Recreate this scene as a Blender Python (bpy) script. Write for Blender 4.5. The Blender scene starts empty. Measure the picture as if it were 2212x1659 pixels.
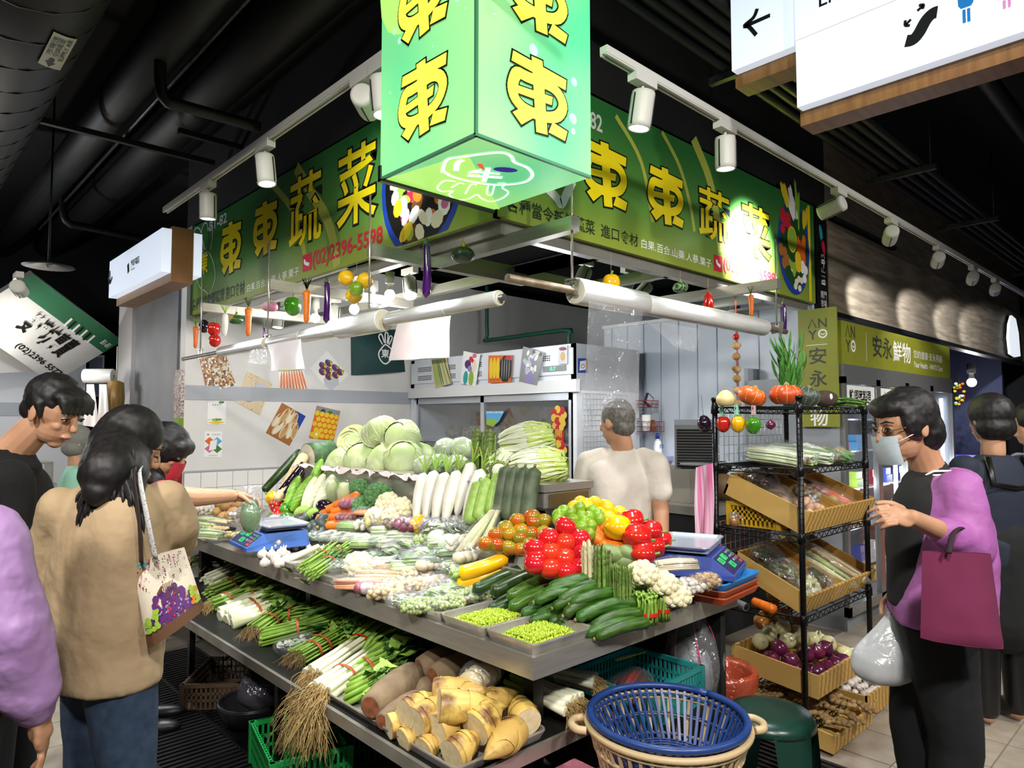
import bpy,bmesh,math,random
from mathutils import Vector,Matrix,noise
sc=bpy.context.scene
COL=sc.collection
RN=random.Random(11)
V=Vector
PI=math.pi
FPX,CXP,CYP=1480.0,1106.0,829.5
PITCH,HEAD,CAMZ=math.radians(3.03),math.radians(46.75),1.5
cam_d=bpy.data.cameras.new('camera');cam_d.sensor_width=36.0
cam_d.lens=FPX/2212.0*36.0;cam_d.clip_start=0.05;cam_d.clip_end=100
cam=bpy.data.objects.new('camera',cam_d);COL.objects.link(cam)
cam.location=(0,0,CAMZ);cam.rotation_euler=(PI/2+PITCH,0,HEAD-PI/2)
sc.camera=cam
w=bpy.data.worlds.new('world');sc.world=w;w.use_nodes=True
w.node_tree.nodes['Background'].inputs[0].default_value=(0.75,0.85,1.0,1)
w.node_tree.nodes['Background'].inputs[1].default_value=0.10
sc.view_settings.view_transform='Standard'
sc.view_settings.look='None'
sc.view_settings.exposure=0.15
sc.view_settings.gamma=1.0
sc.view_settings.use_curve_mapping=False
sc.cycles.max_bounces=4
sc.cycles.diffuse_bounces=2
sc.cycles.glossy_bounces=2
sc.cycles.adaptive_threshold=.1
sc.cycles.transparent_max_bounces=10
sc.cycles.caustics_reflective=False
sc.cycles.caustics_refractive=False
sc.cycles.sample_clamp_indirect=4.0
sc.cycles.use_denoising=True
FWD=V((math.cos(HEAD)*math.cos(PITCH),math.sin(HEAD)*math.cos(PITCH),math.sin(PITCH)))
RGT=V((math.sin(HEAD),-math.cos(HEAD),0));UPV=RGT.cross(FWD);CAMP=V((0,0,CAMZ));UP=V((0,0,1));HR=V((RGT.x,RGT.y,0)).normalized();HF=V((FWD.x,FWD.y,0)).normalized()
def ray(x,y):return FWD+RGT*((x-CXP)/FPX)-UPV*((y-CYP)/FPX)
def PZ(x,y,z):d=ray(x,y);return CAMP+d*((z-CAMZ)/d.z)
def PX(x,y,v):d=ray(x,y);return CAMP+d*(v/d.x)
def PY(x,y,v):d=ray(x,y);return CAMP+d*(v/d.y)
def PD(x,y,dep):return CAMP+ray(x,y)*dep
def bed(x,y):
 m=min(x,y-max(0,y-4.3)*2.2 if y>4.3 else y)
 return 0.76+max(0.0,min(0.30,(m-1.84)*0.8))
def PS(x,y,lift=0.0):
 d=ray(x,y);t=1.6
 while t<7:
  p=CAMP+d*t
  if p.z<bed(p.x,p.y)+lift:return p
  t+=0.004
 return p
def lin(c):
 if isinstance(c,str):
  c=c.lstrip('#');c=[int(c[i:i+2],16)/255 for i in(0,2,4)]
  return tuple((v/12.92 if v<=.04045 else((v+.055)/1.055)**2.4) for v in c)
 return tuple(c)
MATS={}
def M(name,col='#808080',rough=.5,metal=0.,col2=None,scale=12.,detail=3.,bump=0.,bscale=None,emit=0.,ecol=None,rnd=0.,sss=0.,coat=0.,stretch=None,mode='noise',lo=.35,hi=.65,spec=None,trans=0.):
 if name in MATS:return MATS[name]
 m=bpy.data.materials.new(name);m.use_nodes=True;MATS[name]=m
 nt=m.node_tree;n=nt.nodes;l=nt.links;b=n['Principled BSDF']
 c1=(*lin(col),1);b.inputs['Base Color'].default_value=c1
 b.inputs['Roughness'].default_value=rough;b.inputs['Metallic'].default_value=metal
 if spec is not None:b.inputs['Specular IOR Level'].default_value=spec
 if sss:b.inputs['Subsurface Weight'].default_value=sss;b.inputs['Subsurface Radius'].default_value=(.02,.012,.006);b.inputs['Subsurface Scale'].default_value=.5
 if coat:b.inputs['Coat Weight'].default_value=coat;b.inputs['Coat Roughness'].default_value=.12
 if trans:b.inputs['Transmission Weight'].default_value=trans
 m.diffuse_color=c1
 out=None;tc=None
 def coords():
  nonlocal tc
  if tc is None:
   t=n.new('ShaderNodeTexCoord');mp=n.new('ShaderNodeMapping');l.new(t.outputs['Object'],mp.inputs['Vector'])
   if stretch:mp.inputs['Scale'].default_value=stretch
   tc=mp
  return tc.outputs[0]
 def tex(s):
  if mode=='voronoi':q=n.new('ShaderNodeTexVoronoi');o=q.outputs['Distance']
  elif mode=='wave':q=n.new('ShaderNodeTexWave');q.inputs['Distortion'].default_value=2.5;q.inputs['Detail'].default_value=detail;o=q.outputs['Fac']
  else:q=n.new('ShaderNodeTexNoise');q.inputs['Detail'].default_value=detail;o=q.outputs['Fac']
  q.inputs['Scale'].default_value=s;l.new(coords(),q.inputs['Vector']);return o
 if col2 is not None:
  o=tex(scale);r=n.new('ShaderNodeValToRGB');l.new(o,r.inputs[0])
  r.color_ramp.elements[0].color=c1;r.color_ramp.elements[1].color=(*lin(col2),1)
  r.color_ramp.elements[0].position=lo;r.color_ramp.elements[1].position=hi
  out=r.outputs[0]
 if rnd:
  oi=n.new('ShaderNodeObjectInfo');h=n.new('ShaderNodeHueSaturation')
  a=n.new('ShaderNodeMapRange');a.inputs[3].default_value=1-rnd;a.inputs[4].default_value=1+rnd
  l.new(oi.outputs['Random'],a.inputs[0]);l.new(a.outputs[0],h.inputs['Value'])
  a2=n.new('ShaderNodeMapRange');a2.inputs[3].default_value=.5-rnd*.06;a2.inputs[4].default_value=.5+rnd*.06
  l.new(oi.outputs['Random'],a2.inputs[0]);l.new(a2.outputs[0],h.inputs['Hue'])
  if out is not None:l.new(out,h.inputs['Color'])
  else:h.inputs['Color'].default_value=c1
  out=h.outputs[0]
 if out is not None:l.new(out,b.inputs['Base Color'])
 if bump:
  o=tex(bscale or scale);bp=n.new('ShaderNodeBump');bp.inputs['Strength'].default_value=min(1,bump);bp.inputs['Distance'].default_value=.004*max(1,bump)
  l.new(o,bp.inputs['Height']);l.new(bp.outputs[0],b.inputs['Normal'])
 if emit:
  b.inputs['Emission Strength'].default_value=emit
  if out is not None and ecol is None:l.new(out,b.inputs['Emission Color'])
  else:b.inputs['Emission Color'].default_value=(*lin(ecol or col),1)
 return m
def film(name,tint='#ffffff',gloss=.14,rough=.12,milky=.06,bump=.6,bscale=28.):
 """thin clear plastic film: mostly see-through, crinkled gloss, a little milky"""
 if name in MATS:return MATS[name]
 m=bpy.data.materials.new(name);m.use_nodes=True;MATS[name]=m
 nt=m.node_tree;n=nt.nodes;l=nt.links;n.remove(n['Principled BSDF']);o=n['Material Output']
 t=n.new('ShaderNodeBsdfTransparent');g=n.new('ShaderNodeBsdfGlossy');d=n.new('ShaderNodeBsdfDiffuse')
 t.inputs[0].default_value=(.97,.98,1,1);g.inputs['Roughness'].default_value=rough;d.inputs[0].default_value=(*lin(tint),1)
 m1=n.new('ShaderNodeMixShader');m1.inputs[0].default_value=milky;l.new(t.outputs[0],m1.inputs[1]);l.new(d.outputs[0],m1.inputs[2])
 m2=n.new('ShaderNodeMixShader');m2.inputs[0].default_value=gloss;l.new(m1.outputs[0],m2.inputs[1]);l.new(g.outputs[0],m2.inputs[2])
 l.new(m2.outputs[0],o.inputs['Surface'])
 tc=n.new('ShaderNodeTexCoord');q=n.new('ShaderNodeTexNoise');q.inputs['Scale'].default_value=bscale;q.inputs['Detail'].default_value=2
 q.inputs['Distortion'].default_value=1.2
 bp=n.new('ShaderNodeBump');bp.inputs['Strength'].default_value=bump;bp.inputs['Distance'].default_value=.02
 l.new(tc.outputs['Object'],q.inputs['Vector']);l.new(q.outputs['Fac'],bp.inputs['Height']);l.new(bp.outputs[0],g.inputs['Normal'])
 return m
def frame(d,up=V((0,0,1))):
 d=d.normalized();a=up if abs(d.dot(up))<.97 else V((1,0,0))
 x=a.cross(d).normalized();return x,d.cross(x)
class MB:
 def __init__(s):s.v=[];s.f=[];s.m=[];s.s=[];s.T=None
 def add(s,vs,fs,m=0,sm=True):
  b=len(s.v)
  s.v+=[tuple(s.T@V(p)) for p in vs] if s.T is not None else[tuple(p) for p in vs]
  for f in fs:s.f.append([b+i for i in f]);s.m.append(m);s.s.append(sm)
  return s
 def box(s,c,d,m=0,rot=None):
  x,y,z=d[0]/2,d[1]/2,d[2]/2
  vs=[V((a*x,b*y,e*z)) for a in(-1,1) for b in(-1,1) for e in(-1,1)]
  if rot is not None:vs=[rot@p for p in vs]
  vs=[p+V(c) for p in vs]
  return s.add(vs,[(0,1,3,2),(4,6,7,5),(0,4,5,1),(2,3,7,6),(0,2,6,4),(1,5,7,3)],m,False)
 def bb(s,a,b,m=0):
  return s.box([(a[i]+b[i])/2 for i in range(3)],[abs(b[i]-a[i]) for i in range(3)],m)
 def tube(s,pts,r,n=8,m=0,cap=True,sm=True,flat=1.0):
  pts=[V(p) for p in pts];k=len(pts)
  if not hasattr(r,'__len__'):r=[r]*k
  vs=[];fs=[];px=None
  for i,p in enumerate(pts):
   d=(pts[min(i+1,k-1)]-pts[max(i-1,0)])
   if d.length<1e-9:d=V((0,0,1))
   d.normalize()
   if px is None:x,y=frame(d)
   else:
    x=(px-d*px.dot(d));x=x.normalized() if x.length>1e-6 else frame(d)[0];y=d.cross(x)
   px=x
   for j in range(n):
    a=2*PI*j/n;vs.append(p+x*(math.cos(a)*r[i])+y*(math.sin(a)*r[i]*flat))
  for i in range(k-1):
   for j in range(n):
    a=i*n+j;b=i*n+(j+1)%n;fs.append((a,b,b+n,a+n))
  s.add(vs,fs,m,sm)
  if cap:
   b=len(s.v)-k*n
   s.f.append([b+j for j in range(n)][::-1]);s.m.append(m);s.s.append(False)
   s.f.append([b+(k-1)*n+j for j in range(n)]);s.m.append(m);s.s.append(False)
  return s
 def lathe(s,prof,n=16,m=0,at=(0,0,0),sm=True,fn=None,arc=1.0):
  vs=[];fs=[];k=len(prof);at=V(at);nn=n if arc>=1 else n+1
  for(r,z) in prof:
   for j in range(nn):
    a=2*PI*arc*j/n;rr=r*(fn(a,z) if fn else 1);vs.append(at+V((math.cos(a)*rr,math.sin(a)*rr,z)))
  for i in range(k-1):
   for j in range(n):
    a=i*nn+j;b=i*nn+(j+1)%nn;fs.append((a,b,b+nn,a+nn))
  return s.add(vs,fs,m,sm)
 def ell(s,c,r,nu=14,nv=9,m=0,fn=None):
  """ellipsoid; fn(dir)->scale"""
  if not hasattr(r,'__len__'):r=(r,r,r)
  c=V(c);vs=[];fs=[]
  def pt(d):k=fn(d) if fn else 1;return c+V((d.x*r[0]*k,d.y*r[1]*k,d.z*r[2]*k))
  vs.append(pt(V((0,0,-1))))
  for i in range(1,nv):
   t=PI*i/nv-PI/2
   for j in range(nu):
    a=2*PI*j/nu;vs.append(pt(V((math.cos(t)*math.cos(a),math.cos(t)*math.sin(a),math.sin(t)))))
  vs.append(pt(V((0,0,1))));L=len(vs)-1
  for j in range(nu):fs.append((0,1+(j+1)%nu,1+j))
  for i in range(nv-2):
   for j in range(nu):
    a=1+i*nu+j;b=1+i*nu+(j+1)%nu;fs.append((a,b,b+nu,a+nu))
  for j in range(nu):fs.append((L,1+(nv-2)*nu+j,1+(nv-2)*nu+(j+1)%nu))
  return s.add(vs,fs,m,True)
 def grid(s,fn,nu,nv,m=0,sm=True):
  vs=[fn(i/nu,j/nv) for i in range(nu+1) for j in range(nv+1)]
  fs=[(i*(nv+1)+j,(i+1)*(nv+1)+j,(i+1)*(nv+1)+j+1,i*(nv+1)+j+1) for i in range(nu) for j in range(nv)]
  return s.add(vs,fs,m,sm)
 def poly(s,pts,m=0):return s.add(pts,[tuple(range(len(pts)))],m,False)
 def prism(s,pts,z0,z1,m=0):
  k=len(pts);vs=[V((p[0],p[1],z0)) for p in pts]+[V((p[0],p[1],z1)) for p in pts]
  return s.add(vs,[tuple(range(k))[::-1],tuple(range(k,2*k))]+[(i,(i+1)%k,k+(i+1)%k,k+i) for i in range(k)],m,False)
 def bar(s,a,b,wd,h=None,m=0):
  a=V(a);b=V(b);x,y=frame(b-a);h=h or wd
  vs=[p+x*(sx*wd/2)+y*(sy*h/2) for p in(a,b) for sx,sy in((-1,-1),(1,-1),(1,1),(-1,1))]
  return s.add(vs,[(3,2,1,0),(4,5,6,7)]+[(i,(i+1)%4,4+(i+1)%4,4+i) for i in range(4)],m,False)
 def leaf(s,base,d,L,W,up=V((0,0,1)),bend=.3,m=0,seg=4,wav=0.,prof=None):
  """a bent leaf blade"""
  d=V(d).normalized();x=d.cross(up);x=x.normalized() if x.length>1e-4 else V((1,0,0));nrm=x.cross(d)
  vs=[];p=V(base)
  for i in range(seg+1):
   t=i/seg;w_=W*(prof(t) if prof else math.sin(PI*min(1,.08+t*.92))**.8)
   dd=(d*math.cos(bend*t*2)-nrm*math.sin(bend*t*2))
   if i:p=p+dd*(L/seg)
   wv=wav*math.sin(t*17+W*900)
   vs+=[p-x*w_/2+nrm*(.18*w_+wv*w_),p-nrm*.0,p+x*w_/2+nrm*(.18*w_-wv*w_)]
  fs=[]
  for i in range(seg):
   a=i*3;fs+=[(a,a+1,a+4,a+3),(a+1,a+2,a+5,a+4)]
  return s.add(vs,fs,m,True)
 def mesh(s,name,mats):
  me=bpy.data.meshes.new(name);me.from_pydata(s.v,[],s.f)
  for x in(mats if isinstance(mats,(list,tuple)) else[mats]):me.materials.append(x)
  me.polygons.foreach_set('material_index',s.m);me.polygons.foreach_set('use_smooth',s.s);me.update()
  return me
 def build(s,name,mats,parent=None,**kw):return put(name,s.mesh(name,mats),parent,**kw)
def put(name,me,parent=None,loc=None,rot=None,mat=None,scale=None):
 o=bpy.data.objects.new(name,me);COL.objects.link(o)
 if parent is not None:o.parent=parent
 if mat is not None:o.matrix_basis=mat
 if loc is not None:o.location=loc
 if rot is not None:o.rotation_euler=rot
 if scale is not None:o.scale=scale if hasattr(scale,'__len__') else(scale,)*3
 return o
def tag(o,label,cat,group=None,kind=None):
 o['label']=label;o['category']=cat
 if group:o['group']=group
 if kind:o['kind']=kind
 return o
def thing(name,label,cat,loc=(0,0,0),rotz=0,group=None,rot=None):
 o=bpy.data.objects.new(name,None);COL.objects.link(o);o.empty_display_size=.05
 o.location=loc;o.rotation_euler=rot if rot is not None else(0,0,rotz)
 return tag(o,label,cat,group)
def struct(o):o['kind']='structure';return o
def dup(o,loc=None,rot=None,label=None,group=None,scale=None,parent=None,mat=None):
 c=o.copy();COL.objects.link(c)
 if parent is not None:c.parent=parent
 if mat is not None:c.matrix_basis=mat
 if loc is not None:c.location=loc
 if rot is not None:c.rotation_euler=rot
 if scale is not None:c.scale=scale if hasattr(scale,'__len__') else(scale,)*3
 if label:c['label']=label
 if group:c['group']=group
 for ch in[q for q in o.children]:
  k=ch.copy();COL.objects.link(k);k.parent=c
  for g in ch.children:
   h=g.copy();COL.objects.link(h);h.parent=k
 return c
class Kind:
 """a prototype thing used in place the first time, copied afterwards"""
 def __init__(s,o):s.o=o;s.used=False
 def put(s,loc,rot=(0,0,0),label=None,group=None,scale=None,mat=None):
  if not s.used:
   s.used=True;o=s.o
   if mat is not None:o.matrix_basis=mat
   else:o.location=loc;o.rotation_euler=rot
   if scale is not None:o.scale=scale if hasattr(scale,'__len__') else(scale,)*3
   if label:o['label']=label
   if group:o['group']=group
   return o
  return dup(s.o,None if mat is not None else loc,None if mat is not None else rot,label,group,scale or((1,1,1) if mat is None else None),mat=mat)
def aim(p,d,roll=0.,s=1.):
 """matrix at p whose local Z points along d"""
 d=V(d).normalized();x,y=frame(d);m=Matrix((x,y,d)).transposed().to_4x4()
 m=Matrix.Translation(V(p))@m@Matrix.Rotation(roll,4,'Z')
 return m@Matrix.Scale(s,4) if s!=1.else m
_gl={}
def glyphs(body,off=0.0):
 k=(body,off)
 if k in _gl:return _gl[k]
 c=bpy.data.curves.new('lettering','FONT');c.body=body;c.offset=off;c.resolution_u=3;c.fill_mode='FRONT'
 o=bpy.data.objects.new('lettering',c);me=bpy.data.meshes.new_from_object(o)
 vs=[tuple(v.co) for v in me.vertices];fs=[tuple(p.vertices) for p in me.polygons]
 bpy.data.objects.remove(o);bpy.data.curves.remove(c);bpy.data.meshes.remove(me)
 _gl[k]=(vs,fs);return _gl[k]
def text_into(mb,body,O,U,Vv,N,x0,x1,y0,y1,m=0,off=0.0,lift=.001,box0=None):
 """fit the text into a rectangle of a plane (origin O, axes U, Vv, normal N)"""
 vs,fs=glyphs(body,off);bx=box0 or glyph_box(body)
 sx=(x1-x0)/(bx[1]-bx[0]);sy=(y1-y0)/(bx[3]-bx[2])
 mb.add([O+U*(x0+(p[0]-bx[0])*sx)+Vv*(y0+(p[1]-bx[2])*sy)+N*lift for p in vs],fs,m,False)
def glyph_box(body,off=0.0):
 vs,_=glyphs(body,off);xs=[p[0] for p in vs];ys=[p[1] for p in vs];return min(xs),max(xs),min(ys),max(ys)
class Plane:
 """a flat printed face: O origin, U to the reader's right, W up, N outward"""
 def __init__(s,O,U,W):s.O=V(O);s.U=V(U).normalized();s.W=V(W).normalized();s.N=s.U.cross(s.W);s.v0=-9.
 def hit(s,px,py):
  d=ray(px,py);t=(s.O-CAMP).dot(s.N)/d.dot(s.N);p=CAMP+d*t-s.O
  return p.dot(s.U),p.dot(s.W)
 def p(s,u,v,lift=0.):return s.O+s.U*u+s.W*v+s.N*lift
 def text(s,mb,body,bl,br,tl,m=0,off=0.,lift=.001):
  u0,v0=s.hit(*bl);u1,_=s.hit(*br);_,v1=s.hit(*tl)
  text_into(mb,body,s.O,s.U,s.W,s.N,u0,u1,v0,v1,m,off,lift)
 def textr(s,mb,body,u0,u1,v0,v1,m=0,off=0.,lift=.001):
  text_into(mb,body,s.O,s.U,s.W,s.N,u0,u1,v0,v1,m,off,lift)
 def shape(s,mb,pts,m=0,lift=.001):mb.poly([s.p(u,max(v,s.v0),lift) for u,v in pts],m)
 def disc(s,mb,u,v,r,m=0,lift=.001,n=14,ry=None,rot=0.):
  ry=ry or r;pts=[]
  for i in range(n):
   a=2*PI*i/n;x,y=math.cos(a)*r,math.sin(a)*ry
   pts.append((u+x*math.cos(rot)-y*math.sin(rot),v+x*math.sin(rot)+y*math.cos(rot)))
  s.shape(mb,pts,m,lift)
 def line(s,mb,pts,wd,m=0,lift=.001,closed=False):
  pts=[V((a,b)) for a,b in pts];k=len(pts)
  L=[];Rr=[]
  for i in range(k):
   a=pts[(i-1)%k] if closed else pts[max(0,i-1)];b=pts[(i+1)%k] if closed else pts[min(k-1,i+1)]
   d=(b-a);d=d.normalized() if d.length>0 else V((1,0));q=V((-d.y,d.x))
   wi=wd[i] if hasattr(wd,'__len__') else wd
   L.append(pts[i]+q*wi/2);Rr.append(pts[i]-q*wi/2)
  for i in range(k if closed else k-1):
   j=(i+1)%k;s.shape(mb,[Rr[i],Rr[j],L[j],L[i]],m,lift)
def smooth_pts(pts,n=4,closed=False):
 out=[];k=len(pts)
 for i in range(k if closed else k-1):
  p0=pts[(i-1)%k] if closed or i else pts[0];p1=pts[i];p2=pts[(i+1)%k];p3=pts[(i+2)%k] if closed or i+2<k else pts[-1]
  for j in range(n):
   t=j/n
   out.append(tuple(.5*((2*p1[a])+(-p0[a]+p2[a])*t+(2*p0[a]-5*p1[a]+4*p2[a]-p3[a])*t*t+(-p0[a]+3*p1[a]-3*p2[a]+p3[a])*t**3) for a in range(len(p1))))
 if not closed:out.append(tuple(pts[-1]))
 return out
def lamp(kind,name,loc,energy,col=(1,1,1),target=None,size=.05,angle=40,blend=.5,parent=None):
 d=bpy.data.lights.new(name,kind);d.energy=energy;d.color=col
 if kind in('POINT','SPOT'):d.shadow_soft_size=size
 if kind=='SPOT':d.spot_size=math.radians(angle);d.spot_blend=blend
 if kind=='AREA':d.size=size
 o=bpy.data.objects.new(name,d);COL.objects.link(o);o.location=loc
 if target is not None:o.rotation_euler=(V(target)-V(loc)).to_track_quat('-Z','Y').to_euler()
 return o
 # LIGHTS OF THE PLACE (large ones first)
WARM=(1,.93,.82);COOL=(.92,.96,1.0)
for i,(p,t,e,a) in enumerate([((-1.3,1.4,3.4),(.5,3.4,.9),330,95),((1.2,-1.5,3.4),(2.8,1.0,.9),330,95),((-2.0,4.2,3.4),(.2,5.2,.9),160,90),((4.0,-1.4,3.4),(4.6,1.3,.8),330,95),((7.0,-.4,3.4),(6.6,1.2,.4),180,90),((-.5,-.7,3.4),(1.7,1.7,1.4),420,95)]):
 lamp('SPOT','market_spot_light',p,e,(1,.96,.9),t,.12,a,.9)
 # MATERIALS OF THE SETTING
m_black=M('black_paint','#060607',.85,col2='#0c0c0e',scale=3)
m_blackpipe=M('black_pipe','#070708',.55,col2='#0d0d0f',scale=6)
m_galv=M('galvanised','#4a4d50',.4,.6,col2='#303235',scale=20)
m_white=M('white_powder','#e6e7e8',.4)
m_whitewall=M('wall_cream','#e4e2de',.55,col2='#d9d7d4',scale=2)
m_panelwall=M('wall_bluewhite','#cfd8e4',.42,col2='#c4cedb',scale=1.5)
m_greyband=M('grey_band','#a9adb4',.5)
m_grey=M('pillar_grey','#7f8186',.6,col2='#75777c',scale=3)
m_steel=M('stainless','#b8b4aa',.28,.65,col2='#aeaaa0',scale=8,stretch=(1,1,12))
m_steeld=M('stainless_worn','#a09c92',.35,.55,col2='#8d8980',scale=9)
m_tile=M('floor_tile','#a79c8d',.5,col2='#978b7c',scale=9,rnd=.07)
m_grout=M('floor_grout','#6f675c',.8,col2='#80776a',scale=6)
m_wood=M('fascia_wood','#8f8271',.5,col2='#6f6353',scale=3,stretch=(1,1,9),bump=.2)
m_dark=M('dark_metal','#0c0c0d',.4)
m_wtile=M('wall_tile','#eceae6',.2)
# STRUCTURE
FL=struct(MB().bb((-6,-4,-.05),(14,12,-.006)).build('floor',m_grout))
ti=MB().bb((-.147,-.147,-.03),(.147,.147,0)).mesh('tile',m_tile)
n_t=0
for i in range(-6,26):
 for j in range(-2,22):
  x,y=i*.3+.15,j*.3+.05
  q=V((x,y,0))-CAMP;dz=q.dot(FWD)
  if dz<2.4:continue
  u,v_=CXP+FPX*q.dot(RGT)/dz,CYP-FPX*q.dot(UPV)/dz
  if not(-150<u<2350 and v_<1850):continue
  if x>1.25 and y>1.9 and not x>5.2:continue
  if x>1.6 and y>2.6:continue
  if dz>8.5 or n_t>295:continue
  put('tile',ti,FL,loc=(x,y,0));n_t+=1
struct(MB().bb((-6,-4,4.1),(14,12,4.2)).build('ceiling',m_black))
WB=struct(MB().bb((1.96,6.15,0),(7.4,6.3,3.04)).build('wall_back',m_whitewall))
MB().bb((1.965,6.144,1.675),(5.2,6.15,1.80)).build('grey_band',m_greyband,WB)
wt=MB().bb((-.066,-.006,-.066),(.066,0,.066)).mesh('tile',m_wtile)
MB().bb((1.965,6.146,.55),(3.9,6.15,1.056)).build('grout_backing',M('grout_grey','#8d8a86',.7),WB)
for i in range(14):
 for k in range(3):put('tile',wt,WB,loc=(2.04+i*.136,6.146,.985-k*.136))
MB().bb((1.965,6.142,1.056),(3.9,6.15,1.07)).build('tile_trim',m_greyband,WB)
struct(MB().bb((5.3,2.24,0),(5.36,4.3,2.42)).build('wall_right',m_panelwall))
WR=bpy.data.objects['wall_right']
for k in range(11):MB().bb((5.293,2.30+k*.19,.0),(5.3,2.306+k*.19,2.40)).build('panel_seam',M('seam','#9aa5b4',.5),WR)
MB().bb((5.27,2.24,2.40),(5.36,4.3,2.43)).build('top_rail',m_white,WR)
struct(MB().bb((7.3,2.75,0),(7.4,6.15,3.0)).build('wall_far',m_panelwall))
struct(MB().bb((2.03,2.25,3.17),(2.2,6.4,4.1)).bb((2.03,2.25,3.17),(5.6,2.4,4.1)).bb((2.03,2.25,3.17),(7.3,6.3,3.2)).build('ceiling_soffit',m_black))
struct(MB().bb((1.99,6.15,2.4),(2.2,6.5,3.18)).build('wall_upper',m_grey))
y_a=PX(389,800,1.94).y;y_b=PX(292,800,1.94).y
PL=struct(MB().bb((1.94,6.3,0),(2.3,y_b,2.95)).build('wall_pillar',m_grey))
struct(MB().bb((1.9,y_b,0),(2.2,y_b+.5,2.85)).build('wall_pillar_edge',M('pillar_edge','#a8a5a6',.6)))
ps=thing('poster_strip','narrow strip of vegetable posters on the end of the white wall','poster',(1.93,6.15,0))
for nm,z0,z1,cA,cB,s in(('poster_mixed',1.52,1.93,'#d8cdbf','#5a2a44',60),('poster_green_beans',1.17,1.52,'#8fae28','#4f7a10',260),('poster_red',.80,1.17,'#a81f1a','#5a0d10',60)):
 MB().bb((-.01,-.0,z0),(.03,.14,z1)).build(nm,M(nm,cA,.3,col2=cB,scale=s),ps)
gr=thing('floor_grate','black slatted floor drain grating running under the vegetable table','grate',(0,0,0))
MB().bb((.95,1.9,.0),(1.62,4.8,.006)).build('tray',m_black,gr)
sl=MB().bb((.95,-.009,.006),(1.62,.009,.028)).mesh('slat',m_dark)
for k in range(76):put('slat',sl,gr,loc=(0,1.93+k*.0375,0))
for x in(.955,1.28,1.61):MB().bb((x-.008,1.9,.006),(x+.008,4.8,.03)).build('rail',m_dark,gr)
gr2=thing('floor_grate','short floor grating beside the foot of the black shelf rack','grate',(0,0,0))
MB().bb((2.3,1.0,0),(3.1,1.75,.006)).build('tray',m_black,gr2)
s2=MB().bb((-.009,1.0,.006),(.009,1.75,.026)).mesh('slat',m_galv)
for k in range(21):put('slat',s2,gr2,loc=(2.32+k*.038,0,0))
# CEILING: ducts, pipes, trays
def pipe(name,label,pts,r,mat,n=12,parts=(),cat='pipe',grp=None,flat=1.0):
 o=MB().tube(pts,r,n,flat=flat).build(name,mat);tag(o,label,cat,grp)
 return o
def ring(o,p,d,r,mat,name='joint_band',wd=.03):
 d=V(d).normalized();return MB().tube([V(p)-d*wd/2,V(p)+d*wd/2],r,20).build(name,mat,o)
m_band=M('scuffed_band','#4a4a42',.6,col2='#151515',scale=30,lo=.45,hi=.55)
duct=pipe('air_duct','huge black spiral air duct with a supply air sticker',[(.36,1.5,3.42),(.36,3.6,3.42),(.36,7.5,3.42)],.36,m_blackpipe,32,cat='duct')
for k in range(16):ring(duct,(.36,2.2+k*.3,3.42),(0,1,0),.364,m_blackpipe,'spiral_seam',.012)
ring(duct,(.36,2.0,3.42),(0,1,0),.375,m_band,'joint_band',.04)
d2=pipe('air_duct','black duct elbow crossing above the spiral duct at the top',[(.0,1.75,3.62),(.55,1.75,3.62),(1.0,1.75,3.62),(1.22,1.85,3.68),(1.3,2.05,3.8),(1.3,2.3,4.05)],.3,m_blackpipe,28,cat='duct')
for x in(.62,.86):ring(d2,(x,1.75,3.62),(1,0,0),.307,m_band,'joint_band',.03)
st=thing('duct_sticker','white supply air sticker with black arrow on the spiral duct','sticker',(0,0,0))
_n=(PD(125,108,2.9)-V((.36,PD(125,108,2.9).y,3.42)));a0=V((0,0,0))
def on_duct(px,py):
 d=ray(px,py);t=.5
 while t<8:
  p=CAMP+d*t
  if(p.x-.36)**2+(p.z-3.42)**2<.366**2:return p
  t+=.003
 return p
cn=[on_duct(*q) for q in((116,67),(166,84),(129,151),(81,134))]
mb=MB()
def stk(u,v,lift=.002):
 p=(cn[0]*(1-u)+cn[1]*u)*(1-v)+(cn[3]*(1-u)+cn[2]*u)*v
 nn=V((p.x-.36,0,p.z-3.42)).normalized();return V((.36,p.y,3.42))+nn*(.366+lift)
mb.grid(lambda u,v:stk(u,v),6,8,0);mb.build('paper',M('sticker_paper','#d9d6cf',.5),st)
mb=MB()
mb.poly([stk(*q,.004) for q in((.3,.70),(.5,.70),(.5,.82),(.62,.82),(.4,.97),(.18,.82),(.3,.82))][::-1])
for body,u0,u1,v0,v1 in(('SUPPLY AIR',.62,.85,.05,.72),('市場送',.06,.3,.08,.62),('空調風管',.32,.56,.08,.62)):
 vs,fs=glyphs(body);bx=glyph_box(body)
 mb.add([stk(u1-(p[1]-bx[2])/(bx[3]-bx[2])*(u1-u0) if body[0]=='S' else u1-(p[1]-bx[2])/(bx[3]-bx[2])*(u1-u0),v1-(p[0]-bx[0])/(bx[1]-bx[0])*(v1-v0),.004) for p in vs],fs,0,False)
mb.build('lettering',M('black_print','#141414',.5),st)
for i,(px,py,z,r,lab) in enumerate([(230,250,3.75,.13,'black round duct next to the spiral duct'),(470,180,3.85,.16,'wide black duct above the left spotlight rail'),(580,120,3.95,.14,'black duct close to the ceiling behind the green light box')]):
 x=PZ(px,py,z).x;pipe('ceiling_duct',lab,[(x,1.2,z),(x,11,z)],r,m_blackpipe,20,cat='duct')
x=PZ(330,225,3.6).x
pipe('steel_conduit','thin bare steel conduit running between the black ducts',[(x,1.5,3.6),(x,9,3.6)],.012,m_galv,8,cat='conduit')
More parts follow.
